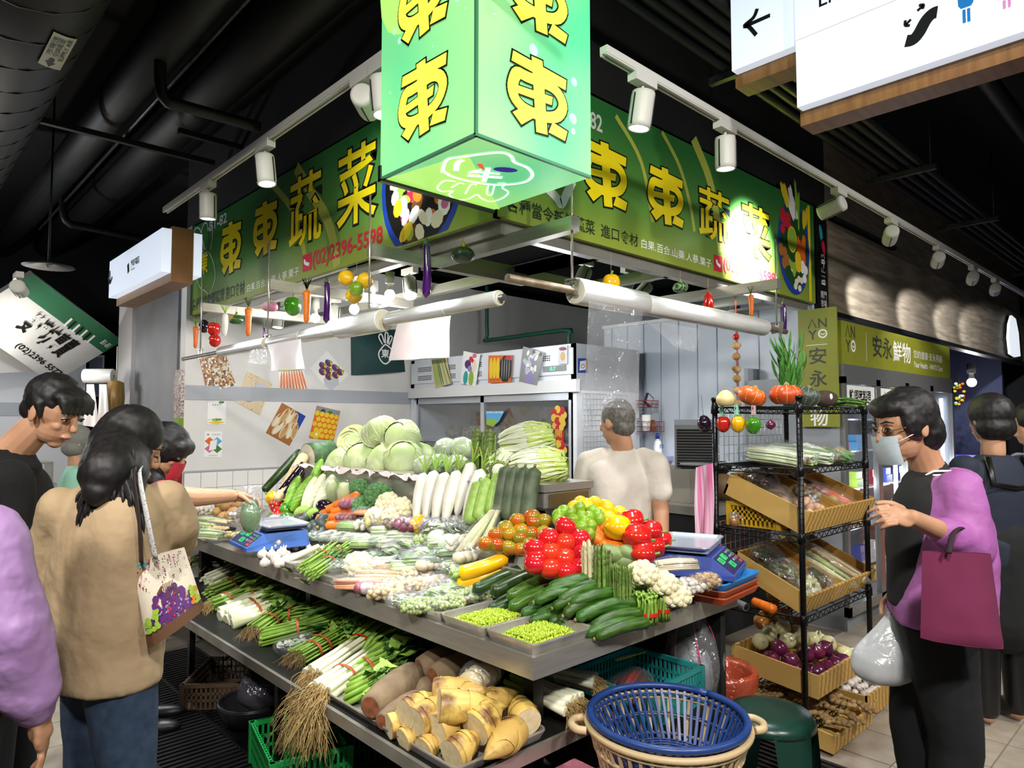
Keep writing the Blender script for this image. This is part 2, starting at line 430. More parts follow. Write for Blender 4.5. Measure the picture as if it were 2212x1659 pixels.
for k,(a,b,c,lab) in enumerate([((345,150),(345,215),(560,275),'black sprinkler pipe bending right below the ducts'),((125,390),(135,480),(330,520),'black sprinkler pipe bending above the hanging direction sign')]):
 z=3.4;pa,pb,pc=PZ(*a,z+.25),PZ(*b,z),PZ(*c,z)
 pa=V((pb.x,pb.y,4.1))
 pipe('sprinkler_pipe',lab,smooth_pts([tuple(pa),tuple(pb+V((0,0,.12))),tuple(pb+(pc-pb)*.08),tuple(pb+(pc-pb)*.2),tuple(pc)],4),.035,m_blackpipe,12)
for k,(px,py,z) in enumerate([(250,300,3.55),(560,330,3.6)]):
 p=PZ(px,py,z);o=MB().bb((p.x-.6,p.y-.02,z-.02),(p.x+.7,p.y+.02,z+.02)).build('pipe_hanger',m_blackpipe)
 tag(o,('black cross strut holding the ducts over the beige coat shopper','black cross strut over the left sign')[k],'strut')
yb=PZ(1590,170,3.5).y
for k in range(5):
 pipe('pipe_run',['first dark pipe of the overhead bank, nearest the green sign','second dark pipe of the overhead bank','third dark pipe in the middle of the overhead bank','fourth dark pipe of the overhead bank','fifth dark pipe of the overhead bank, farthest from the green sign'][k],[(1.2,yb-.02-.075*k,3.5+.012*(k%2)),(13,yb-.02-.075*k,3.5+.012*(k%2))],.03,m_blackpipe,10,grp='bank of pipes over the right aisle')
for(px,lab) in((1560,'black trapeze strut under the pipe bank by the arrow sign'),(1890,'black trapeze strut under the pipe bank above the bright spotlight'),(2040,'black trapeze strut third along the pipe bank'),(2190,'black trapeze strut under the pipe bank at the picture edge')):
 xx=PY(px,300,yb).x
 t=thing('trapeze_strut',lab,'strut',(xx,yb-.17,3.44))
 MB().bb((-.02,-.26,-.02),(.02,.24,.02)).build('channel',m_galv,t)
 for s_ in(-.22,.2):MB().tube([(0,s_,0),(0,s_,.66)],.006,6).build('rod',m_galv,t)
y2=PZ(1800,120,3.75).y
pipe('ceiling_duct','large dark duct along the far right ceiling',[(2.5,y2-1.1,3.75),(13,y2-1.1,3.75)],.22,m_blackpipe,20,cat='duct')
pipe('ceiling_duct','slim dark pipe beside the far right duct',[(1.5,y2-.55,3.8),(13,y2-.55,3.8)],.06,m_blackpipe,12,cat='duct')
# SIGNS
def sign_green(name,horizontal=True):
 """printed vinyl: dark green to olive with pale diagonal swooshes"""
 m=bpy.data.materials.new(name);m.use_nodes=True;nt=m.node_tree;n=nt.nodes;l=nt.links;b=n['Principled BSDF']
 b.inputs['Roughness'].default_value=.32
 t=n.new('ShaderNodeTexCoord');sp=n.new('ShaderNodeSeparateXYZ');l.new(t.outputs['Generated'],sp.inputs[0])
 r=n.new('ShaderNodeValToRGB');l.new(sp.outputs['Z'],r.inputs[0]);e=r.color_ramp.elements
 e[0].position=0;e[0].color=(*lin('#8f9e3a'),1);e[1].position=.9;e[1].color=(*lin('#2c6a34'),1)
 k=e.new(.35);k.color=(*lin('#58893a'),1)
 l.new(r.outputs[0],b.inputs['Base Color']);return m
m_sign=sign_green('sign_print')
m_yel=M('sign_yellow','#f2d91a',.35);m_blk=M('print_black','#15150f',.4);m_wht=M('print_white','#f1f1ee',.4)
m_red=M('print_red','#c6233c',.4);m_swoosh=M('swoosh','#a9b04a',.35);m_greyl=M('print_greywhite','#c9ccc6',.4)
m_bluebowl=M('print_blue','#1d3f9e',.35);m_inkgrey=M('print_ink','#23331a',.45)
PRN={k:M('print_'+k,c,.38) for k,c in dict(orange='#e06a1e',brown='#a5682e',dbrown='#5d3c22',cream='#e9ddc2',red='#c22a35',lime='#8fb53a',green='#3f7a2c',dgreen='#1f4a22',yellow='#eac62a',white='#f3f1ec',purple='#5b2a6e',pink='#d0679c',grey='#8c8c90',lgrey='#c3c6ca',black='#17181b',blue='#2a5fb4',sky='#5aa6dc',beige='#d9c6a0',tan='#c29a62',maroon='#6e1f3a',teal='#2f9fa0',violet='#8d86b8').items()}
PK=list(PRN.keys());PM=list(PRN.values());PI_={k:i for i,k in enumerate(PK)}
def bowl_print(pl,mb,u,v,r,seed,flip=1):
 """printed basket of vegetables: blue oval with food shapes on it"""
 rr=random.Random(seed)
 pl.disc(mb,u,v,r,PI_['blue'],.0012,28,r*1.12);pl.disc(mb,u,v+.01*r,r*.9,PI_['black'],.0016,28,r*1.0)
 k=0
 for c,n,sz in(('brown',6,.17),('dbrown',9,.15),('red',12,.12),('orange',8,.13),('lime',16,.11),('white',10,.14),('cream',18,.14),('yellow',6,.17),('pink',3,.09)):
  for i in range(n):
   a=rr.random()*2*PI;q=r*.78*math.sqrt(rr.random());k+=1
   pl.disc(mb,u+math.cos(a)*q,v+math.sin(a)*q*1.05,r*sz*(.8+.4*rr.random()),PI_[c],.0016+k*.00002,9,r*sz*(.5+.5*rr.random()),rr.random()*3)
def veg_print(pl,mb,u,v,r):
 rr=random.Random(5)
 pl.disc(mb,u,v-.1*r,r,PI_['blue'],.0012,28,r*1.35);pl.disc(mb,u,v-.02*r,r*.86,PI_['dgreen'],.0015,28,r*1.2)
 def cl(c,n,cu,cv,sp,a,b,rot=0,k0=0):
  for i in range(n):pl.disc(mb,u+r*(cu+sp*(rr.random()-.5)),v+r*(cv+sp*(rr.random()-.5)),r*a,PI_[c],.0018+.00002*(k0+i),9,r*b,rot+rr.random()*.4)
 cl('white',4,-.1,1.1,.3,.1,.5,.2);cl('lime',5,.3,1.2,.4,.05,.6,-.1,4);cl('yellow',4,-.55,1.3,.2,.12,.3,.3,8);cl('yellow',3,.75,.9,.2,.1,.3,-.3,12)
 cl('red',8,-.45,.55,.5,.14,.14,0,16);cl('orange',9,.45,-.2,.45,.09,.4,-.3,26);cl('brown',5,-.6,-.5,.5,.15,.17,0,36);cl('cream',10,.1,-.95,.7,.12,.1,0,44)
 cl('white',8,.6,-.7,.4,.14,.14,0,56);cl('lime',8,-.15,-.7,.4,.08,.12,0,66);cl('yellow',2,.2,-.45,.2,.2,.24,0,75)
 pl.disc(mb,u-.12*r,v+.12*r,r*.3,PI_['yellow'],.003,16,r*.38);pl.disc(mb,u-.12*r,v+.12*r,r*.26,PI_['lime'],.0031,16,r*.33)
def radish_logo(pl,mb,pts,wd,m,lift):
 for q in pts:pl.line(mb,smooth_pts([pl.hit(*a) for a in q],4),wd,m,lift)
EAST=None
def east():
 """the stall's own slanted 'east' character as stroke polygons in a unit box"""
 global EAST
 if EAST:return EAST
 pl=Plane((1.366,1.618,2.4),(1,0,0),(0,0,1));h=lambda x,y:pl.hit(700+x/3.687,y/3.687)
 P=[[h(*a) for a in q] for q in(((1493,378),(1918,622),(1912,718),(1480,472)),((1640,418),(1727,458),(1768,1152),(1678,1130)),((1575,900),(1690,975),(1560,1072),(1488,960)),((1808,1028),(1927,1106),(1907,1197),(1776,1126)),((1490,690),(1810,790),(1800,868),(1500,765)))]
 ring=smooth_pts([h(*a) for a in((1700,655),(1600,615),(1530,585),(1498,650),(1487,740),(1512,835),(1580,915),(1680,965),(1770,985),(1850,965),(1890,880),(1868,780),(1810,705),(1740,668))],3)
 w_=h(1560,700)[0]-h(1482,700)[0]
 for i in range(len(ring)-1):
  a,b=V(ring[i]),V(ring[i+1]);d=(b-a).normalized();n_=V((-d.y,d.x))*w_*.5;e=d*w_*.12;P.append([tuple(a-n_-e),tuple(b-n_+e),tuple(b+n_+e),tuple(a+n_-e)])
 xs=[p[0] for q in P for p in q];ys=[p[1] for q in P for p in q];x0,x1,y0,y1=min(xs),max(xs),min(ys),max(ys)
 EAST=[[((p[0]-x0)/(x1-x0),(p[1]-y0)/(y1-y0)) for p in q] for q in P];return EAST
def outline_text(pl,mb,body,bl,br,tl,lift,off=.03,rim=.035):
 if body=='東':
  u0,v0=pl.hit(*bl);u1,_=pl.hit(*br);_,v1=pl.hit(*tl);W,H=u1-u0,v1-v0;g=.028*(W+H)/2
  for i,q in enumerate(east()):
   pts=[(u0+a*W,v0+b*H) for a,b in q];pts=pts if sum(pts[k-1][0]*pts[k][1]-pts[k][0]*pts[k-1][1] for k in range(4))>0 else pts[::-1];c=V((sum(p[0] for p in pts)/4,sum(p[1] for p in pts)/4));big=[]
   for k in range(4):
    d1=(V(pts[k])-V(pts[k-1])).normalized();d2=(V(pts[(k+1)%4])-V(pts[k])).normalized();nn=V((d1.y,-d1.x))+V((d2.y,-d2.x));big.append(tuple(V(pts[k])+nn.normalized()*g*(1.3 if i<4 else 1.1)))
   pl.shape(mb,big,1,lift+i*.00002);pl.shape(mb,pts,0,lift+.0015+i*.00002)
  return
 off,rim=.012,.03
 pl.text(mb,body,bl,br,tl,1,off+rim,lift);pl.text(mb,body,bl,br,tl,0,off,lift+.0015)
SW=[m_yel,m_blk,m_wht,m_red,m_swoosh,m_greyl,m_inkgrey]
pL=Plane((2.0,6.16,2.4),(0,-1,0),(0,0,1))
SL=thing('fascia_sign','long green vegetable stall sign facing the left aisle','sign',(2.0,6.16,2.4))
def sub(parent,mb,name,mats):
 o=mb.build(name,mats);o.parent=parent;o.matrix_parent_inverse=parent.matrix_basis.inverted() if False else Matrix.Translation(-V(parent.location));return o
sub(SL,MB().bb((2.0,2.2,2.4),(2.03,6.16,3.165)),'panel',m_sign)
def swoosh(pl,mb,pts,wd,m=4):pl.line(mb,smooth_pts([pl.hit(*a) for a in pts],5),wd,m,.0008)
def parts(sg,nm,fn,items):
 for it in items:mb=MB();fn(mb,*it);sub(sg,mb,nm,SW)
parts(SL,'printed_swoosh',lambda mb,*a:swoosh(pL,mb,*a),(([(640,362),(668,410),(705,470),(722,530),(728,575)],.085),([(585,395),(630,450),(650,510),(660,560)],.05)))
parts(SL,'large_character',lambda mb,*a:outline_text(pL,mb,*a,.003),(('東',(476,600),(521,588),(476,492)),('東',(547,562),(599,545),(547,450)),('蔬',(626,540),(694,520),(626,396)),('菜',(730,497),(812,468),(730,340))))
mb=MB()
parts(SL,'lettering',lambda mb,*a:pL.text(mb,*a),(('B1-82',(453,500),(490,484),(453,480),5,.02,.002),))
parts(SL,'lettering',lambda mb,*a:pL.text(mb,*a),(('各種當令新鮮蔬菜 進口食材',(415,672),(528,632),(415,648),6,.012,.002),))
parts(SL,'lettering',lambda mb,*a:pL.text(mb,*a),(('白果.百合.山藥.人蔘.栗子',(534,632),(646,590),(534,615),2,.004,.002),))
parts(SL,'lettering',lambda mb,*a:pL.text(mb,*a),(('(02)2396-5598',(676,584),(827,530),(676,544),3,.02,.003),))
u0,v0=pL.hit(654,588);u1,v1=pL.hit(674,545)
pL.shape(mb,[(u0,v0),(u1,v0),(u1,v1),(u0,v1)],3,.002)
pL.line(mb,smooth_pts([(u0+.03,v1-.03),(u0+.035,(v0+v1)/2),(u1-.03,v0+.035)],5),.022,2,.0035)
sub(SL,mb,'phone_symbol',SW)
mb=MB()
radish_logo(pL,mb,[[(448,545),(428,560),(423,590),(432,620),(447,632),(456,655)],[(452,545),(462,570),(465,600),(456,630),(450,640)],[(440,545),(424,525),(420,500),(428,492),(436,505),(440,540)],[(444,540),(436,505),(441,484),(449,488),(450,540)],[(450,540),(450,500),(455,490),(460,500),(456,540)]],.012,5,.002)
parts(SL,'lettering',lambda mb,*a:pL.text(mb,*a),(('東',(433,595),(449,590),(433,553),0,.02,.003),))
sub(SL,mb,'radish_emblem',SW)
pL.v0=.01;mb=MB();u,v=pL.hit(925,430);bowl_print(pL,mb,3.36,.33,.36,3);pL.v0=-9.
sub(SL,mb,'basket_picture',PM)
pR=Plane((2.0,2.22,2.4),(1,0,0),(0,0,1))
SR=thing('fascia_sign','long green vegetable stall sign with a glaring hot spot facing the right aisle','sign',(2.0,2.22,2.4))
sub(SR,MB().bb((2.0,2.22,2.4),(5.31,2.25,3.165)),'panel',m_sign)
parts(SR,'printed_swoosh',lambda mb,*a:swoosh(pR,mb,*a),(([(1498,300),(1530,380),(1545,450),(1558,545)],.075),([(1430,285),(1468,360),(1490,440),(1500,500)],.03),([(1330,250),(1385,350),(1410,480)],.03)))
mb=MB();u,_=pR.hit(1745,500);pR.shape(mb,[(3.20,.01),(3.24,.01),(3.24,.75),(3.20,.75)],0,.001)
sub(SR,mb,'yellow_stripe',SW)
parts(SR,'large_character',lambda mb,*a:outline_text(pR,mb,*a,.003),(('東',(1258,430),(1354,456),(1258,288)),('東',(1398,472),(1476,494),(1398,347)),('蔬',(1510,508),(1576,525),(1510,398)),('菜',(1603,545),(1662,560),(1603,434))))
mb=MB()
parts(SR,'lettering',lambda mb,*a:pR.text(mb,*a),(('B1-82',(1236,258),(1300,272),(1236,222),5,.02,.002),))
parts(SR,'lettering',lambda mb,*a:pR.text(mb,*a),(('各種當令新鮮蔬菜',(1095,455),(1284,505),(1095,420),6,.012,.002),))
parts(SR,'lettering',lambda mb,*a:pR.text(mb,*a),(('進口食材',(1298,511),(1378,531),(1298,483),6,.012,.002),))
parts(SR,'lettering',lambda mb,*a:pR.text(mb,*a),(('白果.百合.山藥.人蔘.栗子',(1385,535),(1536,578),(1385,515),2,.004,.002),))
parts(SR,'lettering',lambda mb,*a:pR.text(mb,*a),(('(02)2396-5598',(1563,590),(1674,618),(1563,556),3,.02,.003),))
u0,v0=pR.hit(1542,584);u1,v1=pR.hit(1560,555)
pR.shape(mb,[(u0,v0),(u1,v0),(u1,v1),(u0,v1)],3,.002);pR.line(mb,smooth_pts([(u0+.03,v1-.03),(u0+.035,(v0+v1)/2),(u1-.03,v0+.035)],5),.02,2,.0035)
sub(SR,mb,'phone_symbol',SW)
mb=MB();radish_logo(pR,mb,[[(1180,405),(1200,425),(1212,440),(1225,415),(1238,390)]],.05,2,.002);sub(SR,mb,'radish_emblem',SW)
mb=MB();u,v=pR.hit(1713,560);pR.v0=.01;veg_print(pR,mb,u+.02,.40,.26);sub(SR,mb,'vegetable_picture',PM)
EB=tag(MB().bb((5.33,2.2,2.36),(5.50,2.26,3.17)).build('number_board',m_dark),'narrow black board with B1F-83 at the end of the green sign','sign')
mb=MB();pE=Plane((5.33,2.2,2.36),(1,0,0),(0,0,1))
vs,fs=glyphs('B1F-83',.01);bx=glyph_box('B1F-83')
mb.add([pE.p(.12-(p[1]-bx[2])/(bx[3]-bx[2])*.07,.2+(p[0]-bx[0])/(bx[1]-bx[0])*.24,.001) for p in vs],fs,0,False)
pE.textr(mb,'南門',.03,.14,.09,.15,0);pE.textr(mb,'市場',.03,.14,.02,.08,0)
for c,(a,b) in enumerate(((.06,.6),(.1,.5))):pE.disc(mb,a,b,.03,1+c,.001,12,.07,.3)
mb.build('lettering',[m_wht,PRN['teal'],PRN['red']],EB)
def emis(name,col,s,col2=None,zr=None):
 m=bpy.data.materials.new(name);m.use_nodes=True;nt=m.node_tree;n=nt.nodes;l=nt.links;b=n['Principled BSDF']
 b.inputs['Base Color'].default_value=(*lin(col),1);b.inputs['Roughness'].default_value=.25
 b.inputs['Emission Color'].default_value=(*lin(col),1);b.inputs['Emission Strength'].default_value=s
 if col2:
  t=n.new('ShaderNodeTexCoord');q=n.new('ShaderNodeTexNoise');q.inputs['Scale'].default_value=1.6;q.inputs['Detail'].default_value=1
  l.new(t.outputs['Object'],q.inputs['Vector']);r=n.new('ShaderNodeValToRGB');l.new(q.outputs['Fac'],r.inputs[0]);e=r.color_ramp.elements
  e[0].position=.3;e[0].color=(*lin(col),1);e[1].position=.7;e[1].color=(*lin(col2),1)
  l.new(r.outputs[0],b.inputs['Emission Color']);l.new(r.outputs[0],b.inputs['Base Color'])
 return m
BX0,BX1,BY0,BY1,BZ0,BZ1=1.366,1.925,1.618,2.172,2.4,3.5
LB=thing('light_box_sign','tall glowing green light box with yellow characters hanging at the stall corner','sign',(BX0,BY0,BZ0))
e_green=emis('lightbox_green','#52c486',.82,'#93d98a');e_yel=emis('lightbox_yellow','#eef04a',1.0);e_wht=emis('lightbox_white','#e9fbe9',1.1)
e_bub=emis('lightbox_bubble','#9fe6b6',.95);e_or=emis('lightbox_orange','#e2592a',.8);e_pu=emis('lightbox_purple','#2a1a86',.7);e_dk=M('lightbox_ink','#0d1407',.4)
e_lg=emis('lightbox_limeband','#a6de6c',.95)
sub(LB,MB().bb((BX0+.001,BY0+.001,BZ0),(BX1,BY1,BZ1)),'body',e_green)
sub(LB,MB().bb((BX0-.002,BY0-.002,BZ0),(BX0+.008,BY0+.008,BZ1)).bb((BX0-.002,BY0,BZ0-.004),(BX0+.01,BY1,BZ0+.006)).bb((BX0,BY0-.002,BZ0-.004),(BX1,BY0+.01,BZ0+.006)),'corner_trim',M('lightbox_trim','#5aa77a',.3,.3))
sub(LB,MB().bb((BX0-.006,BY1-.02,BZ0-.012),(BX1,BY1+.004,BZ0-.002)).bb((BX0-.006,BY1-.01,BZ0-.01),(BX0+.01,BY1+.006,BZ0+.05)),'bottom_frame',m_dark)
EM=[e_yel,e_dk,e_wht,e_bub,e_or,e_pu,e_lg]
qL=Plane((BX0,BY1,BZ0),(0,-1,0),(0,0,1));qR=Plane((BX0,BY0,BZ0),(1,0,0),(0,0,1))
for pl,bl,br,tl,bl2,tl2 in((qL,(862,318),(968,270),(862,165),(862,113),(862,-55)),(qR,(1094,260),(1224,322),(1094,94),(1094,32),(1094,-130))):
 for b_,r_,t_ in((bl,br,tl),(bl2,(br[0],bl2[1]),tl2)):mb=MB();outline_text(pl,mb,'東',b_,r_,t_,.003);sub(LB,mb,'character',EM)
mb=MB();rr=random.Random(2)
for pl in(qL,qR):
 for i in range(16):pl.disc(mb,.05+rr.random()*.45,.03+rr.random()*.6,.004+.022*rr.random()**3,3,.0005+i*.00005,12)
 pl.shape(mb,smooth_pts([(.0,.62),(.18,.5),(.36,.62),(.5,.85),(.54,1.09),(.2,1.09),(0,1.09)],3,True),6,.0003)
sub(LB,mb,'printed_bubbles',EM)
qB=Plane((BX0,BY0,BZ0),(1,0,0),(0,-1,0))
mb=MB()
qB.shape(mb,[qB.hit(*a) for a in((823,390),(1010,332),(1080,452),(1060,450),(950,425))],6,.0003)
def lb(pts,wd,m=2):qB.line(mb,smooth_pts([qB.hit(*a) for a in pts],5),wd,m,.002)
lb([(955,372),(965,345),(1000,338),(1060,330),(1090,330),(1105,338),(1112,350),(1140,362),(1150,378),(1135,392),(1100,398),(1060,398),(1010,390),(975,380),(957,368)],.013)
lb([(985,368),(988,352),(1000,345)],.02);lb([(985,392),(960,390),(945,405),(955,413),(978,412),(970,420),(985,430),(1010,430),(1030,420),(1040,428),(1060,435),(1085,428),(1098,415),(1085,405),(1092,396),(1075,395)],.007)
lb([(975,405),(992,395),(1003,397)],.007);lb([(1005,418),(1018,398),(1030,399)],.007);lb([(1055,400),(1052,418),(1062,420),(1068,400)],.007)
lb([(1010,378),(1085,383)],.022);lb([(1020,370),(1080,375)],.016);lb([(1055,362),(1045,392)],.02);lb([(1040,366),(1012,372)],.012)
qB.shape(mb,[qB.hit(*a) for a in((1030,352),(1042,352),(1048,366),(1035,360))],4,.003)
u,v=qB.hit(1092,365);qB.disc(mb,u,v,.045,5,.003,14,.024,.5)
sub(LB,mb,'radish_emblem',EM)
e_panel=emis('panel_glow','#dde7f8',.6);m_timber=M('timber_core','#8a6238',.5,col2='#734e2b',scale=4,stretch=(1,9,1))
def dsign(label,x,ya,yb_,z0,z1,th=.05,core=.12):
 t=thing('direction_sign',label,'sign',(x,ya,z0))
 sub(t,MB().bb((x,ya,z0),(x+th,yb_,z1)),'panel',e_panel)
 sub(t,MB().bb((x+th,ya+.01,z0-.06),(x+th+core,yb_-.01,z1+.02)),'timber_core',m_timber)
 sub(t,MB().bb((x+th+core,ya,z0),(x+th+core+th,yb_,z1)),'rear_panel',e_panel)
 return t
pA=PZ(1722,232,2.75);xs=pA.x
ds1=dsign('long white hanging direction sign with escalator and toilet symbols',xs,pA.y,pA.y-1.7,2.75,PX(1722,88,xs).z)
pS=Plane((xs,pA.y,2.75),(0,-1,0),(0,0,1));mb=MB()
def sp_(pts,m,wd=None):
 q=[pS.hit(*a) for a in pts]
 if wd:pS.line(mb,smooth_pts(q,4),wd,m,.0015)
 else:pS.shape(mb,q,m,.0015)
sp_([(1957,89),(1972,86),(1985,72),(2000,45),(2014,30),(2025,26)],0,.042)
sp_([(1982,24),(1994,12)],0,.01);sp_([(1985,12),(1995,11),(1993,20)],0,.01);sp_([(1968,42),(1957,54)],0,.01);sp_([(1956,44),(1956,55),(1966,55)],0,.01)
sp_([(2069,0),(2070,14),(2076,20),(2098,12),(2103,4),(2103,-14),(2072,-6)],1);sp_([(2079,22),(2086,20),(2087,49),(2080,51)],1);sp_([(2089,19),(2096,17),(2097,46),(2090,48)],1)
sp_([(2154,2),(2190,-10),(2185,-30),(2165,-22)],2);sp_([(2166,2),(2173,0),(2173,19),(2167,20)],2);sp_([(2177,-2),(2184,-4),(2184,15),(2178,17)],2)
sub(ds1,mb,'symbols',[M('sym_black','#14161a',.4),M('sym_blue','#1f78c8',.4),M('sym_pink','#d48cc4',.4)])
pB=PX(1590,150,xs+.16);ds2=dsign('square white hanging sign with a black arrow',xs+.16,PX(1580,100,xs+.16).y,PX(1714,60,xs+.16).y,pB.z,pB.z+.4)
pS=Plane((xs+.16,pB.y,2.7),(0,-1,0),(0,0,1));mb=MB()
sp_([(1610,57),(1664,33)],0,.018);sp_([(1636,19),(1628,38),(1608,56),(1618,58),(1634,76)],0,.018)
sub(ds2,mb,'arrow',[M('sym_black','#14161a',.4)])
pC=PX(1718,88,xs+.12);ds3=dsign('white hanging sign reading Elevator at the top edge',xs+.12,pC.y,pC.y-1.55,pC.z,pC.z+.4)
pS=Plane((xs+.12,pC.y,pC.z),(0,-1,0),(0,0,1));mb=MB()
u,v=pS.hit(1770,16);pS.textr(mb,'Elevator',u,u+.26,v,v+.06,0,.01,.0015)
sub(ds3,mb,'lettering',[M('sym_black','#14161a',.4)])
pD_=PZ(345,588,2.5);xs=pD_.x
ds4=dsign('white hanging sign with a pen symbol over the left aisle',xs,PX(236,600,xs).y,PX(349,560,xs).y,2.5,2.5+.3,.06,.14)
pS=Plane((xs,pD_.y,2.5),(0,-1,0),(0,0,1));mb=MB()
sp_([(238,585),(238,610)],0,.03);sp_([(234,600),(238,611),(243,598)],0,.03)
sp_([(277,570),(278,589)],0,.05);pS.text(mb,'攤車停靠區',(283,578),(301,572),(283,563),0,.02,.0015);pS.text(mb,'Vendor',(283,585),(292,582),(283,581),0,.02,.0015)
sub(ds4,mb,'symbols',[M('sym_black','#14161a',.4)])
FS=struct(MB().bb((5.52,2.2,2.37),(13,2.3,3.06)).bb((5.5,2.3,3.0),(13,2.5,4.1)).build('wall_fascia',m_wood))
struct(MB().bb((5.52,2.19,2.33),(13,2.3,2.37)).build('trim_1',m_dark))
BLX=5.08;yb0=PX(1810,800,BLX).y;yb1=PX(1726,800,BLX).y;zb0=PX(1770,922,BLX).z;zb1=PX(1770,666,BLX).z
m_olive=M('olive_board','#8a8f2a',.45,col2='#7f8426',scale=2)
BS=tag(MB().bb((BLX,yb0,zb0),(BLX+.015,yb1,zb1)).build('blade_sign',m_olive),'upright olive green banner with dark and white characters beside the shelf rack','sign')
pb=Plane((BLX,yb1,zb0),(0,-1,0),(0,0,1));mb=MB();W_=yb1-yb0;H_=zb1-zb0
def anyo(pl,mb,u,v,s,dk=0,wh=1):
 pl.line(mb,[(u,v+.55*s),(u+.2*s,v+s),(u+.4*s,v+.55*s)],.06*s,dk,.001);pl.textr(mb,'N',u+.5*s,u+.9*s,v+.55*s,v+s,dk,.01)
 pl.textr(mb,'Y',u,u+.42*s,v,v+.45*s,dk,.01);pl.line(mb,[(u+.7*s+.19*s*math.cos(a*PI/6),v+.25*s+.19*s*math.sin(a*PI/6)) for a in range(12)],.08*s,wh,.001,True)
 pl.line(mb,smooth_pts([(u+.6*s,v+.27*s),(u+.7*s,v+.2*s),(u+.8*s,v+.27*s)],3),.05*s,wh,.0012)
anyo(pb,mb,.27*W_,H_*.74,.15);pb.shape(mb,[(.2*W_,H_*.69),(.75*W_,H_*.69),(.75*W_,H_*.695),(.2*W_,H_*.695)],1,.001)
for ch,a,m_ in(('安',.52,0),('永',.33,0),('鮮',.155,1),('物',-.0,1)):pb.textr(mb,ch,.28*W_,.72*W_,H_*(a+.01),H_*(a+.145),m_,.015)
mb.build('lettering',[M('olive_ink','#3a3c34',.5),m_wht],BS)
# TRACK LIGHTS
m_can=M('spot_white','#c9c8c0',.45);m_canin=M('spot_black','#121212',.6)
e_lens=emis('spot_lens','#ffffff',12.0)
def rail(label,a,b):
 t=thing('track_rail',label,'light rail',a);d=V(b)-V(a)
 MB().bar((0,0,.0),d,.035,.03).build('channel',m_can,t)
 for s_ in(-1,1):
  n_=V((-d.y,d.x,0)).normalized()*.012*s_;MB().bar(V((0,0,-.018))+n_,d+V((0,0,-.018))+n_,.008,.008).build('lip',m_can,t)
 return t
rail('white spotlight rail above the left fascia sign',(1.4,1.25,2.9),(1.4,4.86,2.9))
rail('white spotlight rail running along the right aisle',(1.98,1.6,2.9),(12.5,1.6,2.9))
can_me=MB().lathe([(.0,.0),(.036,.0),(.046,.004),(.048,.02),(.048,.13),(.046,.15),(.041,.152),(.039,.12),(0,.12)],20).mesh('can',m_can)
fin_me=MB().bb((.044,-.003,.02),(.0505,.003,.145)).mesh('fin',m_canin)
lens_me=MB().lathe([(0,.1485),(.0385,.1485)],20).mesh('lens',e_lens);lenso_me=MB().lathe([(0,.1485),(.0385,.1485)],20).mesh('lens',m_canin)
box_me=MB().bb((-.022,-.07,-.055),(.022,.07,-.015)).mesh('adapter',m_can);box2_me=MB().bb((-.07,-.022,-.055),(.07,.022,-.015)).mesh('adapter',m_can)
def spot(label,top,target,e=0,ang=30,along='y',drop=.10,col=COOL,lit=True,blend=.55,mat=None,scale=1.):
 t=thing('track_spotlight',label,'spotlight',top);d=(V(target)-(V(top)-V((0,0,drop)))).normalized()
 put('adapter',box_me if along=='y' else box2_me,t)
 MB().tube([(0,0,-.05),(0,0,-drop)],.007,8).build('stem',m_can,t)
 hd=V((0,0,-drop-.01));mt=aim(hd-d*.03,d)
 c=put('can',can_me,t,mat=mt)
 for k in range(3):put('fin',fin_me,c,rot=(0,0,k*2*PI/3+.6))
 put('lens',lens_me if lit else lenso_me,c)
 if e:lamp('SPOT','spot_light',V(top)+hd+d*.165,e,col,V(top)+hd+d,.035,ang,blend)
 return t
SP=lambda px,py:PX(px,py,1.4)
spot('track spotlight tilted to the green sign beside the light box',(1.4,PX(785,165,1.4).y,2.9),(2.0,2.95,2.8),60,50)
spot('second track spotlight on the left rail, glowing lens pointing down',(1.4,PX(573,312,1.4).y,2.9),(1.5,3.0,.7),120,62)
spot('track spotlight at the far end of the left rail',(1.4,PX(450,395,1.4).y,2.9),(1.5,4.2,.7),110,62)
spot('track spotlight half hidden behind the left edge of the light box',(1.4,2.22,2.9),(1.5,2.0,.6),90,62)
spot('tilted track spotlight nearest the light box on the right rail',(PY(1388,160,1.6).x,1.6,2.9),(2.1,1.85,.9),70,60,'x')
spot('track spotlight on the right rail hanging straight down',(PY(1566,270,1.6).x,1.6,2.9),(2.95,1.65,.9),50,60,'x')
spot('dazzling track spotlight turned toward the green sign',(PY(1812,410,1.6).x,1.6,2.9),(4.26,2.22,2.66),900,80,'x',blend=1.)
FZ=[(1925,478,6.35),(2027,540,7.7),(2102,590,9.0),(2150,618,10.2)]
for i,(px,py,tx) in enumerate(FZ):
 spot(['first of four spotlights lighting the wooden fascia','second of four spotlights lighting the wooden fascia','third of four spotlights lighting the wooden fascia','last spotlight on the rail near the picture edge'][i],(PY(px,py,1.6).x,1.6,2.9),(tx,2.2,2.45),300,30,'x')
